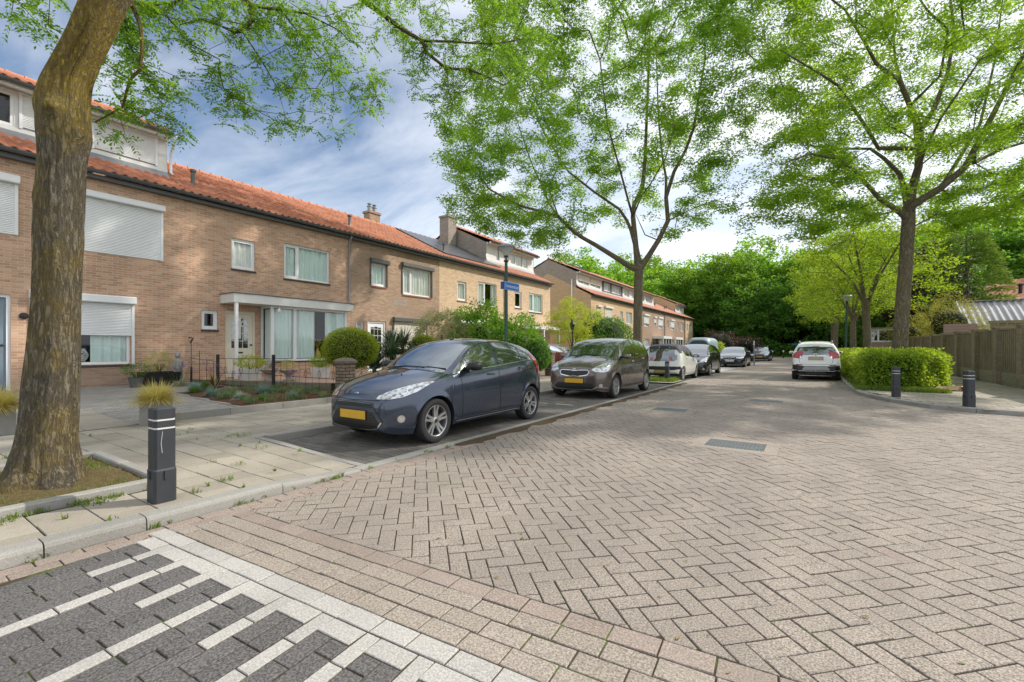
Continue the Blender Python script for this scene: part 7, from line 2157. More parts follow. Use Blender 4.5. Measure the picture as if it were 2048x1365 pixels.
l0 = lamp('green street lamp carrying the blue street name sign, left of the road', -7.79, 11.4)
lamp('slightly leaning green street lamp among the trees behind the hedge', 1.72, 33.6, .08, .02, l0)
lamp('farther green street lamp on the right, seen above the white SUV', 1.35, 54.5, .08, 0, l0)
t = thing('street_name_sign', 'blue sign with white street name fixed to the lamp post', 'sign', (-7.79, 11.4, 3.20))
m = MB(); m.bbox(-7.722, 11.20, 3.08, -7.708, 12.02, 3.335, .004); m.build('plate', m_emissionless('sign_blue', (.01,.16,.58), .4, coat=.1), t)
m = MB()
for a in ((11.21, 3.09, 12.01, 3.098), (11.21, 3.318, 12.01, 3.326), (11.21, 3.098, 11.218, 3.318), (12.002, 3.098, 12.01, 3.318)): m.box(-7.7085, a[0], a[1], -7.7055, a[2], a[3])
m.build('border', M['white'], t)
m = MB(); m.box(-7.85, 11.19, 3.10, -7.722, 11.24, 3.32); m.build('bracket', m_emissionless('bracket_blue', (.01,.06,.2), .4), t)
tx = text('lettering', 'Linnenstraat', .15, M['white'], (.085, .21, .005), (radians(90), 0, radians(90)), t, sx=.95)

# distant signs and posts
def post_sign(name, label, cat, x, y, h, r, mat, cap=None):
    t = thing(name, label, cat, (x, y, 0)); m = MB(); m.tube([(x, y, 0), (x, y, h)], r, 8); m.build('pole', mat, t)
    if cap: m = MB(); m.box(*cap); m.build('cap', M['white'], t)
    return t
t = post_sign('sign_post', 'pale narrow post between the twin-grille estate and the farthest car', 'post', -3.62, 38.9, 1.85, .05, M['zinc']); m = MB(); m.box(-3.66, 38.82, 1.55, -3.58, 38.98, 1.87); m.build('cap', M['white'], t)
for k, (x, y) in enumerate(((-4.2, 68), (-3.0, 68.5), (.9, 69), (2.0, 69))):
    t = thing('marker_post', 'short post with a white top at the end of the road', 'post', (x, y, 0), group='white-topped marker posts at the end of the road')
    m = MB(); m.box(x-.07, y-.07, 0, x+.07, y+.07, .8); m.build('post', M['bark_dark'], t); m = MB(); m.box(x-.08, y-.08, .8, x+.08, y+.08, 1.02); m.build('cap', M['white'], t)
t = thing('street_name_sign', 'small blue sign far off at the end of the road, left of the white SUV', 'sign', (-1.35, 60, 0)); m = MB(); m.tube([(-1.35, 60, 0), (-1.35, 60, 1.9)], .035, 8); m.build('pole', M['lampgreen'], t); m = MB(); m.box(-1.8, 59.94, 1.62, -.9, 59.98, 1.85); m.build('plate', m_emissionless('sign_blue_far', (.02,.12,.25), .4), t)
t = thing('lantern_post', 'black garden lantern on a post in front of the yellow-green tree', 'lantern', (-9.3, 19.1, .1))
m = MB(); m.tube([(-9.3, 19.1, .1), (-9.3, 19.1, 2.15)], .03, 8); m.box(-9.42, 19.08, 2.0, -9.18, 19.12, 2.03); m.build('post', M['black'], t)
m = MB(); m.rings([[(-9.3+s*cos(a+pi/4), 19.1+s*sin(a+pi/4), z) for a in (0, pi/2, pi, 3*pi/2)] for s, z in ((.06, 2.15), (.12, 2.42))], cap=True); m.build('lantern_glass', M['carglass'], t)
m = MB(); m.rings([[(-9.3+s*cos(a+pi/4), 19.1+s*sin(a+pi/4), z) for a in (0, pi/2, pi, 3*pi/2)] for s, z in ((.16, 2.42), (.05, 2.55), (.04, 2.6), (.0, 2.68))], cap=True); m.build('lantern_roof', M['black'], t)

# ------------------------------------------------------------------ gardens
M['oldconcrete2'] = m_plain('mossy_pillar_cap', (.16,.14,.10), .9, var=.5, scale=7, bump=.3, dirt=.5)
def pillar(x, y, h, label, z=.1, group='brick gate pillars of the front gardens'):
    t = thing('brick_pillar', label, 'pillar', (x, y, z), group=None)
    m = MB(); s = .16; m.box(x-s, y-s, z-.1, x+s, y+s, z+h-.08)
    zz = z+.02
    m.build('shaft', M['brick_g'], t)
    m = MB(); m.rings([[(x-q, y-q, zc), (x+q, y-q, zc), (x+q, y+q, zc), (x-q, y+q, zc)] for q, zc in ((s+.03, z+h-.078), (s+.035, z+h-.03), (s-.02, z+h+.02), (.03, z+h+.05))]); m.build('cap', M['oldconcrete2'], t, fixn=True)
    return t
M['brick_g'] = m_brick('garden_pillar_brick', [(.12,.09,.065),(.18,.135,.10),(.24,.185,.14),(.28,.22,.17)], (.06,.05,.04), bh=.075, mw=.02, streak=.4, off=2.2)
pillar(-9.22, 6.72, .93, 'brick pillar with mossy cap in front of the large domed yew')
pillar(-9.5, 17.3, 1.05, 'brick pillar between the blue-grey hatchback and the brown people carrier')
pillar(-9.5, 11.9, 1.0, 'brick pillar behind the blue-grey hatchback')
M['iron'] = m_plain('wrought_iron', (.025,.025,.027), .5, .4)
def iron_fence(label, A, B, z0, h, posts=True):
    A = Vector(A); B = Vector(B); L = (B-A).length; d = (B-A)/L
    t = thing('iron_fence', label, 'fence', (A.x, A.y, z0))
    q = lambda s, z: (A.x+d.x*s, A.y+d.y*s, z0+z)
    m = MB()
    for z in (h, h*.52, h*.13): m.tube([q(0, z), q(L, z)], .007, 5)
    m.build('rail', M['iron'], t)
    m = MB(); n = max(2, int(L/.28))
    for k in range(1, n): m.tube([q(L*k/n, h*.04 if k % 3 == 0 else h*.13), q(L*k/n, h)], .0045, 4)
    m.build('bars', M['iron'], t)
    m = MB()
    for k in range(1, n, 2):
        s = L*k/n; m.tube([q(s+.055*cos(a), h*.62+.10*sin(a)) for a in [2*pi*i/16 for i in range(17)]], .006, 4, cap=False)
    m.build('rings', M['iron'], t)
    if posts:
        for s in (0, L):
            m = MB(); p = q(s, 0); m.bbox(p[0]-.035, p[1]-.035, z0-.1, p[0]+.035, p[1]+.035, z0+h+.12, .006); m.build('post', M['darkmetal'], t)
    return t
iron_fence('wrought iron garden fence with oval rings beside the planting bed, part near the house', (-14.45, 6.20), (-12.5, 6.78), .12, .88)
iron_fence('wrought iron garden fence with oval rings between the dark post and the brick pillar', (-12.42, 6.78), (-9.42, 6.74), .10, .86, posts=False)
iron_fence('plain iron fence running behind the blue-grey hatchback', (-9.3, 6.95), (-9.48, 11.7), .10, .80, posts=False)
iron_fence('low iron fence between the pillars behind the two front cars', (-9.5, 12.1), (-9.5, 17.1), .10, .86, posts=False)
iron_fence('low iron fence behind the brown people carrier', (-9.5, 17.5), (-9.5, 21.5), .10, .86, posts=False)
t = thing('iron_trellis', 'tall thin iron garden ornament against the wall beside the statue', 'ornament', (-15.3, 5.85, .25))
m = MB()
for k, (dy, hh) in enumerate(((0, 1.30), (.28, .95), (.52, .72), (.75, .6))): m.tube([(-15.3+k*.12, 5.85+dy*.6, .2), (-15.3+k*.12, 5.85+dy*.6, .28+hh)], .008, 5)
m.tube([(-15.3, 5.85, 1.0), (-14.6, 6.2, .92)], .006, 4); m.tube([(-15.32, 5.83, 1.45), (-15.28, 5.9, 1.6), (-15.36, 5.8, 1.62)], .022, 6); m.box(-15.32, 5.83, .3, -15.28, 5.87, .75)
m.build('frame', M['iron'], t)

def grass_thing(name, label, cat, x, y, z, rad, n, blade, mat, seed, wid=.004, lean=.9, group=None):
    return tag(blades(name, [(x, y, z, rad, n)], mat, seed, None, None, blade, wid, lean, kind=None), label, cat, group)
M['fescue'] = m_leaf('blue_fescue', (.10,.20,.19), (.18,.30,.29), (.30,.42,.40), .2)
M['silverleaf'] = m_leaf('silver_leaf', (.26,.34,.28), (.38,.46,.40), (.5,.57,.5), .2)
M['greengrass'] = m_leaf('green_tuft', (.05,.13,.02), (.09,.20,.03), (.15,.28,.05), .3)
M['strawgrass'] = m_leaf('straw_grass', (.42,.36,.12), (.55,.47,.18), (.66,.60,.32), .4)
M['cordy'] = m_leaf('red_cordyline', (.06,.012,.014), (.12,.022,.024), (.2,.04,.035), .3)
M['purplefl'] = m_leaf('purple_flower', (.22,.07,.30), (.34,.13,.45), (.45,.25,.55), .3)
def tuft(name, label, x, y, z, R, n, l, w, mat, seed, up=.55, cat='plant', group=None, spread=.3, parent=None):
    """arching blades from one crown"""
    rs = np.random.RandomState(seed); a = rs.rand(n)*2*pi; e = np.arccos(1-rs.rand(n)*(1-up*.0)*.95); L = l*rs.uniform(.65, 1.1, n)
    V = []; F = []
    for k in range(n):
        d = np.array([cos(a[k])*sin(e[k]), sin(a[k])*sin(e[k]), cos(e[k])]); s_ = np.array([-sin(a[k]), cos(a[k]), 0])*w
        b = np.array([x, y, z])+np.array([cos(a[k]), sin(a[k]), 0])*R*spread*rs.rand()
        p1 = b+d*L[k]*.5; p2 = b+d*L[k]-np.array([0, 0, L[k]*.28*sin(e[k])])
        o = len(V); V += [b-s_*.6, b+s_*.6, p1+s_, p1-s_, p2+s_*.12, p2-s_*.12]; F += [(o, o+1, o+2, o+3), (o+3, o+2, o+4, o+5)]
    o = np_mesh(name, np.array(V)-(np.array(wloc(parent)) if parent else 0), F, mat, parent)
    if not parent: tag(o, label, cat, group)
    return o
T = lambda x: gz(x)+.05
tuft('blue_fescue', 'blue fescue tuft at the front edge of the bed, below the dark red cordyline', -11.55, 4.85, T(-11.5), .2, 420, .27, .0035, M['fescue'], 1)
tuft('blue_fescue', 'largest blue fescue tuft, in the middle of the planting bed', -11.0, 5.75, T(-11), .25, 520, .34, .004, M['fescue'], 2)
tuft('blue_fescue', 'pale blue tuft with green front at the left corner of the bed', -12.75, 4.95, T(-12.7), .2, 420, .30, .004, M['fescue'], 3)
tuft('green_tuft', 'fresh green grass tuft beside the leftmost blue fescue', -12.5, 4.85, T(-12.5), .15, 260, .22, .004, M['greengrass'], 4)
tuft('silver_plant', 'pale silver cushion plant near the front of the planting bed', -10.55, 4.98, T(-10.5), .15, 380, .21, .006, M['silverleaf'], 5)
tuft('green_tuft', 'dark green tuft at the front of the bed right of the silver plant', -9.95, 5.15, T(-9.9), .15, 320, .19, .004, M['greengrass'], 6)
tuft('blue_fescue', 'small blue-green tuft at the right side of the bed', -9.85, 5.75, T(-9.8), .15, 320, .23, .004, M['fescue'], 7)
tuft('lavender', 'grey-green lavender clump by the concrete edging near the car', -9.45, 6.3, T(-9.4), .15, 300, .22, .004, M['leaf_olive'], 8)
tuft('green_tuft', 'dark green clump behind the silver plant', -11.4, 6.2, T(-11), .15, 260, .24, .005, M['leaf_weep'], 9)
tuft('green_tuft', 'green clump at the back left of the bed near the statue', -13.2, 5.35, T(-13), .15, 300, .26, .006, M['leaf_weep'], 10)
tuft('cordyline', 'dark red spiky cordyline in the planting bed', -12.85, 5.45, T(-12.8), .06, 46, .62, .013, M['cordy'], 11)
def flowers(label, x, y, z, R, n, hh, seed):
    t = thing('flowering_plant', label, 'plant', (x, y, z)); rs = np.random.RandomState(seed)
    tuft('leaves', '', x, y, z, R, 120, hh*.55, .005, M['leaf_olive'], seed, parent=t)
    m = MB(); P = []
    for k in range(n):
        a = rs.rand()*6.28; q = R*rs.rand()**.5; h = hh*rs.uniform(.75, 1.15); p = (x+q*cos(a), y+q*sin(a), z+h); m.tube([(x+q*.3*cos(a), y+q*.3*sin(a), z), p], .0025, 3)
        for _ in range(12): P.append(list(Vector(p)+Vector(rs.normal(size=3)*.022)))
    m.build('stalks', M['greengrass'], t); P = np.array(P); V, F = leaves_np(P, unit(len(P), rs), .028, .018, rs); np_mesh('bloom', V-np.array(wloc(t)), F, M['purplefl'], t)
flowers('purple wallflowers below the iron fence post, left of the silver plant', -11.75, 5.35, T(-11.7), .22, 9, .52, 31)
flowers('purple wallflowers behind the large blue fescue', -10.5, 6.25, T(-10.5), .28, 12, .55, 32)
flowers('purple wallflowers beside the statue and black planter', -14.6, 5.3, gz(-14.6), .35, 14, .60, 33)
flowers('purple wallflowers at the back of the bed near the klinker terrace', -13.6, 5.75, T(-13.6), .3, 10, .58, 34)
# sword-leaved yuccas
yt = thing('yucca', 'dark spiky yucca between the two domed yews', 'plant', (-11.0, 9.7, .12))
for k, (x, y, z) in enumerate(((-11.0, 9.7, 1.0), (-11.5, 10.2, 1.3), (-10.7, 10.3, .75), (-11.9, 11.0, 1.4), (-11.2, 9.2, .65), (-10.6, 9.5, .45), (-11.7, 9.6, .95))):
    m = MB(); m.tube([(x, y, .1), (x, y, z)], .06, 7); m.build('stem', M['bark_dark'], yt); tuft('leaves', '', x, y, z, .1, 170, .82, .022, m_leaf('yucca_leaf_%d' % k, (.03,.07,.035), (.07,.13,.07), (.16,.22,.13), .15), 50+k, parent=yt)
# planters
M['oldconcrete'] = m_plain('weathered_concrete', (.28,.275,.26), .85, var=.35, scale=5, bump=.3, dirt=.5)
def planter(label, x, y, z, s, h, rz, seed, top='straw'):
    t = thing('planter', label, 'planter', (x, y, z), rz); m = MB()
    o = [(-s, -s), (s, -s), (s, s), (-s, s)]; i = [(q[0]*.8, q[1]*.8) for q in o]
    m.rings([[(a, b, 0) for a, b in o], [(a, b, h) for a, b in o], [(a, b, h) for a, b in i], [(a, b, h-.06) for a, b in i]]); m.build('box', M['oldconcrete'], t, local=True, fixn=True)
    g = tuft('grass', label.replace('planter', 'grass tuft in planter'), x, y, z+h-.06, s, 1300, .40, .0045, M['strawgrass'], seed, spread=.8, cat='plant')
    g['label'] = 'straw-coloured ornamental grass growing in '+label
    return t
planter('the square concrete planter behind the nearest bollard', -8.78, 2.86, .08, .155, .42, .2, 61)
planter('the square concrete planter at the left edge behind the big trunk', -9.5, 1.25, .09, .155, .42, .1, 62)
def pot_plant(label, x, y, z, w, h, mat, cat, lw, lh, leafmat, seed, square=True, n=900, l=.06, wl=.022):
    t = thing('plant_pot', label, cat, (x, y, z)); m = MB(); s = w/2
    if square: m.rings([[(x-q, y-q, zz), (x+q, y-q, zz), (x+q, y+q, zz), (x-q, y+q, zz)] for q, zz in ((s*.82, z), (s, z+h), (s*.9, z+h), (s*.88, z+h-.04))])
    else: m.lathe([(s*.72, 0), (s, h), (s*.92, h), (s*.9, h-.04)], 20, (x, y, z))
    m.build('pot', M[mat] if isinstance(mat, str) else mat, t, fixn=True)
    rs = np.random.RandomState(seed); D = unit(n, rs); r = .55+.5*rs.rand(n)
    P = np.stack([x+D[:, 0]*lw/2*r, y+D[:, 1]*lw/2*r, z+h+lh*.55+D[:, 2]*lh/2*r], 1); V, F = leaves_np(P, unit(n, rs)*.6+D*.6, l, wl, rs)
    np_mesh('leaves', V-np.array(wloc(t)), F, M[leafmat], t)
    m = MB()
    for k in range(6): a = k*1.05; m.tube([(x, y, z+h-.05), (x+.12*cos(a), y+.12*sin(a), z+h+lh*.4)], .008, 4)
    m.build('stems', M['bark_dark'], t)
    return t
M['whitepot'] = m_plain('white_fibre_pot', (.62,.61,.58), .6, var=.08, dirt=.2)
M['stone'] = m_plain('weathered_stone', (.36,.32,.26), .9, var=.3, scale=14, bump=.4, dirt=.3)
pot_plant('white square pot with a yellow-green shrub in front of the cream door', -14.1, 6.95, .343, .48, .34, 'whitepot', 'plant pot', .85, .38, 'leaf_maple', 71, n=1300)
pot_plant('white square pot with a green shrub below the bay window', -13.3, 8.75, .343, .45, .34, 'whitepot', 'plant pot', .72, .34, 'leaf_hedge', 72, n=1100)
pot_plant('grey round pot with a low dark plant by the half-shuttered window', -15.0, 4.45, .26, .34, .26, 'grey_frame', 'plant pot', .62, .36, 'leaf_weep', 73, square=False, n=700, l=.04)
pot_plant('wide black planter with a bright bushy shrub beside the statue', -15.25, 5.05, .26, .80, .38, 'black', 'plant pot', .62, .55, 'leaf_maple', 74, n=700, l=.08, wl=.012)
for lab, x, y, sd, kind in (('stone urn with a heap of rocks beside the white pot', -13.3, 7.08, 81, 0), ('stone urn with a dry round plant under the bay window', -12.62, 7.28, 82, 1)):
    t = thing('stone_urn', lab, 'urn', (x, y, .343)); m = MB(); m.lathe([(.14, 0), (.15, .04), (.07, .08), (.06, .16), (.12, .22), (.24, .30), (.27, .33), (.25, .34), (.2, .32)], 22, (x, y, .343)); m.build('bowl', M['stone'], t, smooth=True, angle=50)
    rs = np.random.RandomState(sd)
    if kind == 0:
        m = MB()
        for k in range(16):
            q = k/16; c = Vector((x+rs.normal()*.09*(1-q), y+rs.normal()*.09*(1-q), .343+.34+q*.24)); m.obox(c, (.06, .045, .04), Matrix.Rotation(rs.rand()*3, 3, Vector(rs.normal(size=3))))
        m.build('rocks', M['stone'], t)
    else:
        D = unit(900, rs); P = np.array([x, y, .343+.47])+D*np.array([.24, .24, .17])*(.6+.45*rs.rand(900, 1)); V, F = leaves_np(P, unit(900, rs), .05, .010, rs); np_mesh('leaves', V-np.array(wloc(t)), F, M['strawgrass'], t)
# statue: a weathered standing figure on a plinth
t = thing('garden_statue', 'small grey weathered stone statue on a plinth beside the black planter', 'statue', (-15.05, 5.42, .26)); x, y, z = -15.05, 5.42, .26
M['statue'] = m_plain('weathered_statue', (.30,.29,.27), .9, var=.4, scale=22, bump=.4, dirt=.6)
m = MB(); m.bbox(x-.20, y-.20, z, x+.20, y+.20, z+.06, .01); m.bbox(x-.15, y-.15, z+.06, x+.15, y+.15, z+.16, .01); m.build('plinth', M['stone'], t)
m = MB(); m.lathe([(.10, .16), (.12, .2), (.10, .34), (.085, .45), (.11, .55), (.125, .64), (.10, .71), (.045, .745), (.04, .77)], 16, (x, y, z))
m.lathe([(0, .765), (.05, .78), (.07, .82), (.065, .87), (.04, .90), (0, .91)], 16, (x+.01, y-.01, z)); m.lathe([(.0, .88), (.078, .875), (.07, .91), (.03, .935), (0, .94)], 14, (x, y, z))
for sg in (1, -1): m.tube([(x+.02, y+sg*.11, z+.66), (x+.09, y+sg*.13, z+.52), (x+.13, y+sg*.03, z+.46)], [.035, .028, .022], 8); m.tube([(x+.03, y+sg*.06, z+.42), (x+.06, y+sg*.07, z+.28), (x+.03, y+sg*.07, z+.15)], [.05, .045, .04], 8)
m.build('figure', M['statue'], t, smooth=True, angle=60)

# ------------------------------------------------------------------ right side: garden fence, sheds, carton
M['fencewood'] = m_plain('mossy_fence_wood', (.27,.215,.135), .85, var=.4, scale=3, bump=.3, dirt=.5)
M['fencewood2'] = m_plain('weathered_fence_top', (.30,.27,.19), .85, var=.3, scale=3, dirt=.4)
M['brick_p'] = m_brick('mossy_fence_brick', [(.20,.15,.10),(.29,.23,.155),(.37,.30,.205),(.42,.36,.26)], (.22,.19,.14), streak=.45, off=4.4)
M['brick_w'] = m_brick('pale_low_wall_brick', [(.24,.21,.13),(.33,.29,.18),(.40,.36,.24),(.46,.42,.29)], (.22,.20,.14), streak=.55, off=6.1)
ft = thing('garden_fence', 'long fence of brick pillars, low brick wall and dark vertical slats on the right', 'fence', (5.4, 20, .08))
PY = [15.2, 17.5, 19.86, 22.05, 24.45, 27.0, 29.5, 31.95, 34.4, 37.0, 39.6, 42.2]
for y in PY:
    m = MB(); m.box(5.24, y-.18, 0, 5.60, y+.18, 1.98); p = m.build('pillar', M['brick_p'], ft)
    m = MB(); m.box(5.21, y-.21, 1.982, 5.63, y+.21, 2.03); m.build('coping', M['fencewood'], p)
rg = random.Random(5)
for a, b in zip(PY, PY[1:]):
    m = MB(); m.box(5.36, a+.182, 0, 5.50, b-.182, .50); m.build('low_wall', M['brick_w'], ft)
    m = MB(); y = a+.20; k = 0
    while y < b-.26:
        w = .115; dx = 0 if k % 2 else .022; m.box(5.38-dx, y, .502, 5.40-dx+.002, y+w, 1.90+rg.uniform(-.01, .01)); y += .088; k += 1
    m.box(5.402, a+.19, .7, 5.44, b-.19, .78); m.box(5.402, a+.19, 1.6, 5.44, b-.19, 1.68)
    sl = m.build('slat_panel', M['fencewood'], ft)
    m = MB(); m.box(5.33, a+.185, 1.915, 5.45, b-.185, 1.95); m.build('top_rail', M['fencewood2'], sl)
# shed with corrugated roof
t = thing('garden_shed', 'white-gabled garden shed with a corrugated grey roof behind the fence', 'shed', (8.0, 37.7, 0))
m = MB(); m.poly([(8, 37.75, 0), (8, 37.75, 2.85), (8, 39.6, 4.15), (8, 41.5, 2.85), (8, 41.5, 0)][::-1]); m.quad((8, 37.75, 0), (15, 37.75, 0), (15, 37.75, 2.8), (8, 37.75, 2.8)); m.quad((15, 37.75, 0), (15, 41.5, 0), (15, 41.5, 2.8), (15, 37.75, 2.8)); m.build('wall', M['whitewood'], t, fixn=True)
V = []; F = []; n = 230
for k in range(n+1):
    x = 7.75+7.4*k/n; h = .045*sin(x*2*pi/.30)
    V += [(x, 37.45, 2.66+h), (x, 39.6, 4.22+h), (x, 41.75, 2.66+h)]
for k in range(n): F += [(3*k, 3*k+3, 3*k+4, 3*k+1), (3*k+1, 3*k+4, 3*k+5, 3*k+2)]
np_mesh('corrugated_roof', np.array(V)-np.array(wloc(t)), F, m_plain('fibre_cement_sheet', (.30,.30,.31), .8, var=.3, scale=1.5, dirt=.4), t, smooth=True)
for a, b in (((37.45, 2.70), (39.6, 4.26)), ((39.6, 4.26), (41.75, 2.70))):
    m = MB(); m.rings([[(7.70, a[0], a[1]-.16), (7.76, a[0], a[1]-.16), (7.76, a[0], a[1]+.05), (7.70, a[0], a[1]+.05)], [(7.70, b[0], b[1]-.16), (7.76, b[0], b[1]-.16), (7.76, b[0], b[1]+.05), (7.70, b[0], b[1]+.05)]]); m.build('bargeboard', M['fencewood2'] if a[0] > 39 else M['whitewood'], t, fixn=True)
m = MB()
for x in (7.76, 15.1): m.box(x-.0, 39.4, 4.27, x+.1, 39.8, 4.33)
m.box(7.75, 39.48, 4.24, 15.1, 39.72, 4.30); m.build('ridge_cap', M['oldconcrete'], t)
t = thing('wooden_screen', 'dark board screen in front of the corrugated shed roof', 'fence', (8.4, 31.8, 0)); m = MB()
for k in range(24): m.box(7.6+k*.3, 32.5, 0, 7.88+k*.3, 32.54, 2.55)
m.box(7.55, 32.44, 2.552, 15, 32.6, 2.70); m.build('boards', M['fencewood'], t)
t = thing('wooden_screen', 'pinkish horizontal board screen left of the corrugated shed', 'fence', (6.3, 34.2, 0)); M['pinkboard'] = m_plain('faded_pink_board', (.32,.22,.20), .8, var=.2, scale=4); m = MB()
for k in range(17): m.box(6.15, 34.2, .1+k*.15, 7.5, 34.23, .24+k*.15)
m.build('boards', M['pinkboard'], t)
t = thing('garden_hut', 'small faded pink hut with a white-framed window behind the hedge', 'shed', (5.75, 47, 0))
m = MB()
for k in range(12): m.box(3.9, 47.0, k*.15, 5.6, 47.05, .14+k*.15)
m.box(3.9, 47.06, 0, 5.6, 49, 1.78); m.build('wall', M['pinkboard'], t)
m = MB()
for a in ((3.85, 1.8, 5.6, 1.92), (3.85, 2.75, 7.5, 2.87), (3.85, 1.92, 4.0, 2.75), (4.5, 1.92, 4.62, 2.75), (5.5, 1.92, 5.6, 2.75)): m.box(a[0], 46.97, a[1], a[2], 47.08, a[3])
m.build('window_frame', M['whitewood'], t); m = MB(); m.box(4.0, 47.02, 1.92, 5.5, 47.04, 2.75); m.build('pane', M['carglass'], t)
m = MB(); m.box(3.8, 46.8, 2.88, 9.5, 49.2, 2.97); m.build('roof', M['fencewood2'], t)
t = thing('house', 'house with an orange tiled roof glimpsed behind the trees at the right edge', 'house', (12.4, 52, 0))
m = MB(); m.box(12.6, 52.2, 0, 30, 60, 4.9); m.build('wall', M['brick_f'], t)
roof_tiles('roof', M['roof_a'], t, 0, 0, 1, 1, 0, .5)  # replaced below by the sloping sheet
bpy.data.objects.remove(kids(t)[-1] if 'roof' in kids(t)[-1].name else kids(t)[0])
V = []; F = []; nx_ = 60; ny_ = 14
for j in range(ny_+1):
    for i in range(nx_+1):
        V.append((12.3+18*i/nx_, 51.8+4*j/ny_, 4.85+2.3*j/ny_+.05*(i % 2)+.04*((j*2) % 3)))
for j in range(ny_):
    for i in range(nx_): q = j*(nx_+1)+i; F.append((q, q+1, q+nx_+2, q+nx_+1))
np_mesh('roof', np.array(V)-np.array(wloc(t)), F, M['roof_a'], t, uv=[(v[0]/.25, v[1]/.3) for v in V])
m = MB(); m.lathe([(.12, 0), (.12, .8), (.2, .82), (.2, .95), (0, 1.0)], 10, (14.2, 53.4, 5.6)); m.build('vent_pipe', M['black'], t)
# carton
t = thing('cardboard_box', 'crushed cardboard box lying on the pavement at the foot of the hedge', 'box', (3.35, 17.75, .09), -.35)
M['carton'] = m_plain('brown_cardboard', (.46,.31,.20), .85, var=.12, scale=5)
m = MB(); m.rings([[(-.26,-.16,0),(.24,-.18,0),(.27,.16,0),(-.25,.17,0)], [(-.24,-.17,.12),(.22,-.15,.15),(.25,.17,.13),(-.26,.15,.10)]], cap=True); m.build('carton', M['carton'], t, local=True, fixn=True)
m = MB(); m.quad((.22,-.16,.14),(.46,-.20,.02),(.48,.14,.03),(.25,.17,.13)); m.quad((-.26,-.17,.12),(-.28,-.30,.06),(.20,-.30,.03),(.22,-.16,.15)); m.build('flap', M['carton'], t, local=True)
m = MB(); m.box(-.02, -.182, .03, .10, -.176, .11); m.build('shipping_label', M['white'], t, local=True)

# ================================================================== LIGHT, SKY, CAMERA
SUN_AZ = radians(41); SUN_EL = radians(40)
sd = Vector((sin(SUN_AZ)*cos(SUN_EL), cos(SUN_AZ)*cos(SUN_EL), sin(SUN_EL)))
L = bpy.data.lights.new('sun', 'SUN'); L.energy = 4.7; L.angle = radians(.7); L.color = (1.0, .93, .83)
lo = bpy.data.objects.new('sun', L); COL.objects.link(lo); lo.rotation_euler = sd.to_track_quat('Z', 'Y').to_euler()
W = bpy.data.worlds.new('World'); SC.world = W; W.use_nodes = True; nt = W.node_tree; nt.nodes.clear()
def N(ty, ins=None, **kw):
    nd = nt.nodes.new(ty)
    for k, v in kw.items(): setattr(nd, k, v)
    for k, v in (ins or {}).items():
        if isinstance(v, bpy.types.NodeSocket): nt.links.new(v, nd.inputs[k])
        else: nd.inputs[k].default_value = v
    return nd
sky = N('ShaderNodeTexSky', sky_type='NISHITA', sun_disc=False, sun_elevation=SUN_EL, sun_rotation=SUN_AZ, altitude=0, air_density=1.0, dust_density=.7, ozone_density=1.6)
tc = N('ShaderNodeTexCoord')
sep = N('ShaderNodeSeparateXYZ', {0: tc.outputs['Generated']})
def Mt(op, a, b=0.0, clamp=False): 
    nd = N('ShaderNodeMath', {0: a, 1: b}, operation=op); nd.use_clamp = clamp; return nd.outputs[0]
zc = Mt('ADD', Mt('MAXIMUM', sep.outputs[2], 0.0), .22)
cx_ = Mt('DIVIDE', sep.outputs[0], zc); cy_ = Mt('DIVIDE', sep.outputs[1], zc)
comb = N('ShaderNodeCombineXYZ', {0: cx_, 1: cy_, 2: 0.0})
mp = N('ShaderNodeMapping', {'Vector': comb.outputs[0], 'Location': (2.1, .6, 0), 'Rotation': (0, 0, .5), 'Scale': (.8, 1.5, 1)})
n1 = N('ShaderNodeTexNoise', {'Vector': mp.outputs[0], 'Scale': 1.35, 'Detail': 8.0, 'Roughness': .58, 'Distortion': .5}).outputs[0]
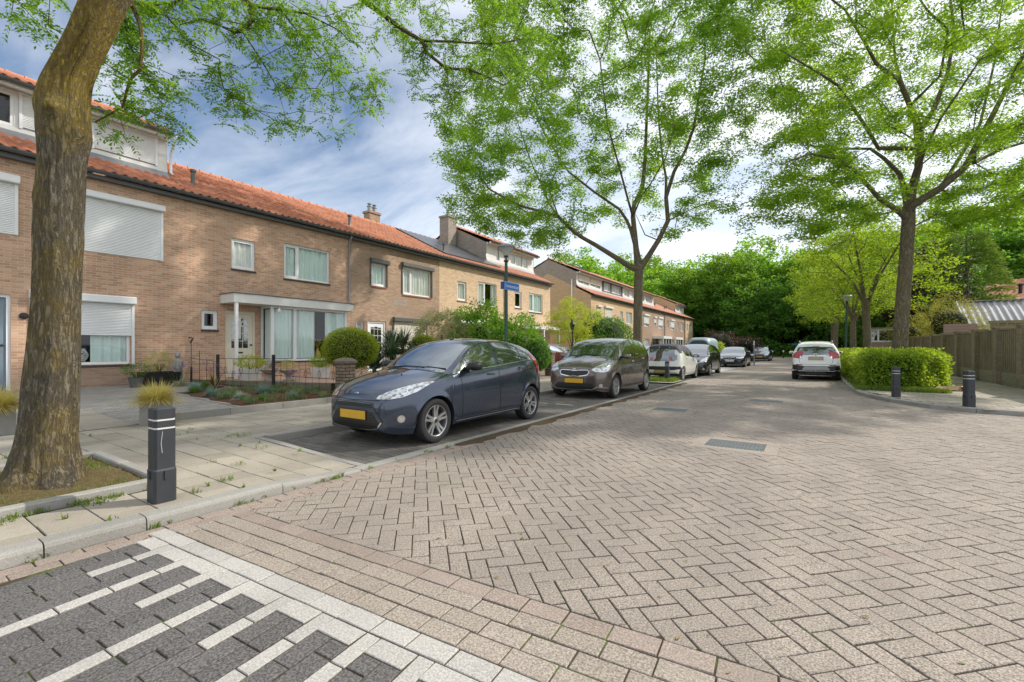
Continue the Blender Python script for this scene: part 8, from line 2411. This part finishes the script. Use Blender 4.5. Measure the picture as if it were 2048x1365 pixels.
# thicker cloud towards the street and the sun, clearer over the houses
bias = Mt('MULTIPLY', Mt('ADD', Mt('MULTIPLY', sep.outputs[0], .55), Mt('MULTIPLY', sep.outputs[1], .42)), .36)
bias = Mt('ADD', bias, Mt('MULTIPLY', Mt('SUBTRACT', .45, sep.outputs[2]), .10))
# bright cloud added overhead and behind, out of view, as fill light
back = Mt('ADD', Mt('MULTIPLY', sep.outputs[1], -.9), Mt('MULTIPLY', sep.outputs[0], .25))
fill_cloud = N('ShaderNodeMapRange', {'Value': Mt('MAXIMUM', Mt('SUBTRACT', back, .05), Mt('MULTIPLY', Mt('SUBTRACT', sep.outputs[2], .55), 2.2)), 'From Min': 0.0, 'From Max': .45, 'To Min': 0.0, 'To Max': .30}).outputs[0]
bias = Mt('ADD', bias, fill_cloud)
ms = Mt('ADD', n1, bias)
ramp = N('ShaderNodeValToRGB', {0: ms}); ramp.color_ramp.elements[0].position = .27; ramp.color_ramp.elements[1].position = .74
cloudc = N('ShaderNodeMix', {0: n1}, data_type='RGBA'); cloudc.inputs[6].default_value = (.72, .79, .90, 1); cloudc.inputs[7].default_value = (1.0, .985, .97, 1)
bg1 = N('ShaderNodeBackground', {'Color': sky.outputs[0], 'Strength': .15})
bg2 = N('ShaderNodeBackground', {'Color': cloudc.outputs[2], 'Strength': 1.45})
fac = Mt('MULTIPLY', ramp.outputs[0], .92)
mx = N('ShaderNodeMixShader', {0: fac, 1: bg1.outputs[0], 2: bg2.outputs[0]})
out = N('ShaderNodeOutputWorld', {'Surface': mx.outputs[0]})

cam = bpy.data.cameras.new('camera'); co = bpy.data.objects.new('camera', cam); COL.objects.link(co)
co.location = (0, 0, CAM_H); co.rotation_euler = (radians(90), 0, YAW)
cam.sensor_width = 36; cam.lens = 36*900/2048; cam.shift_y = 14.5/2048; cam.clip_start = .05; cam.clip_end = 900
SC.camera = co
SC.view_settings.view_transform = 'Standard'; SC.view_settings.look = 'None'; SC.view_settings.exposure = 0; SC.view_settings.gamma = 1
cy = SC.cycles
cy.use_denoising = True; cy.max_bounces = 8; cy.transparent_max_bounces = 16; cy.diffuse_bounces = 3; cy.glossy_bounces = 3
cy.sample_clamp_indirect = 6
# tidy: things that are a single mesh keep their data name readable
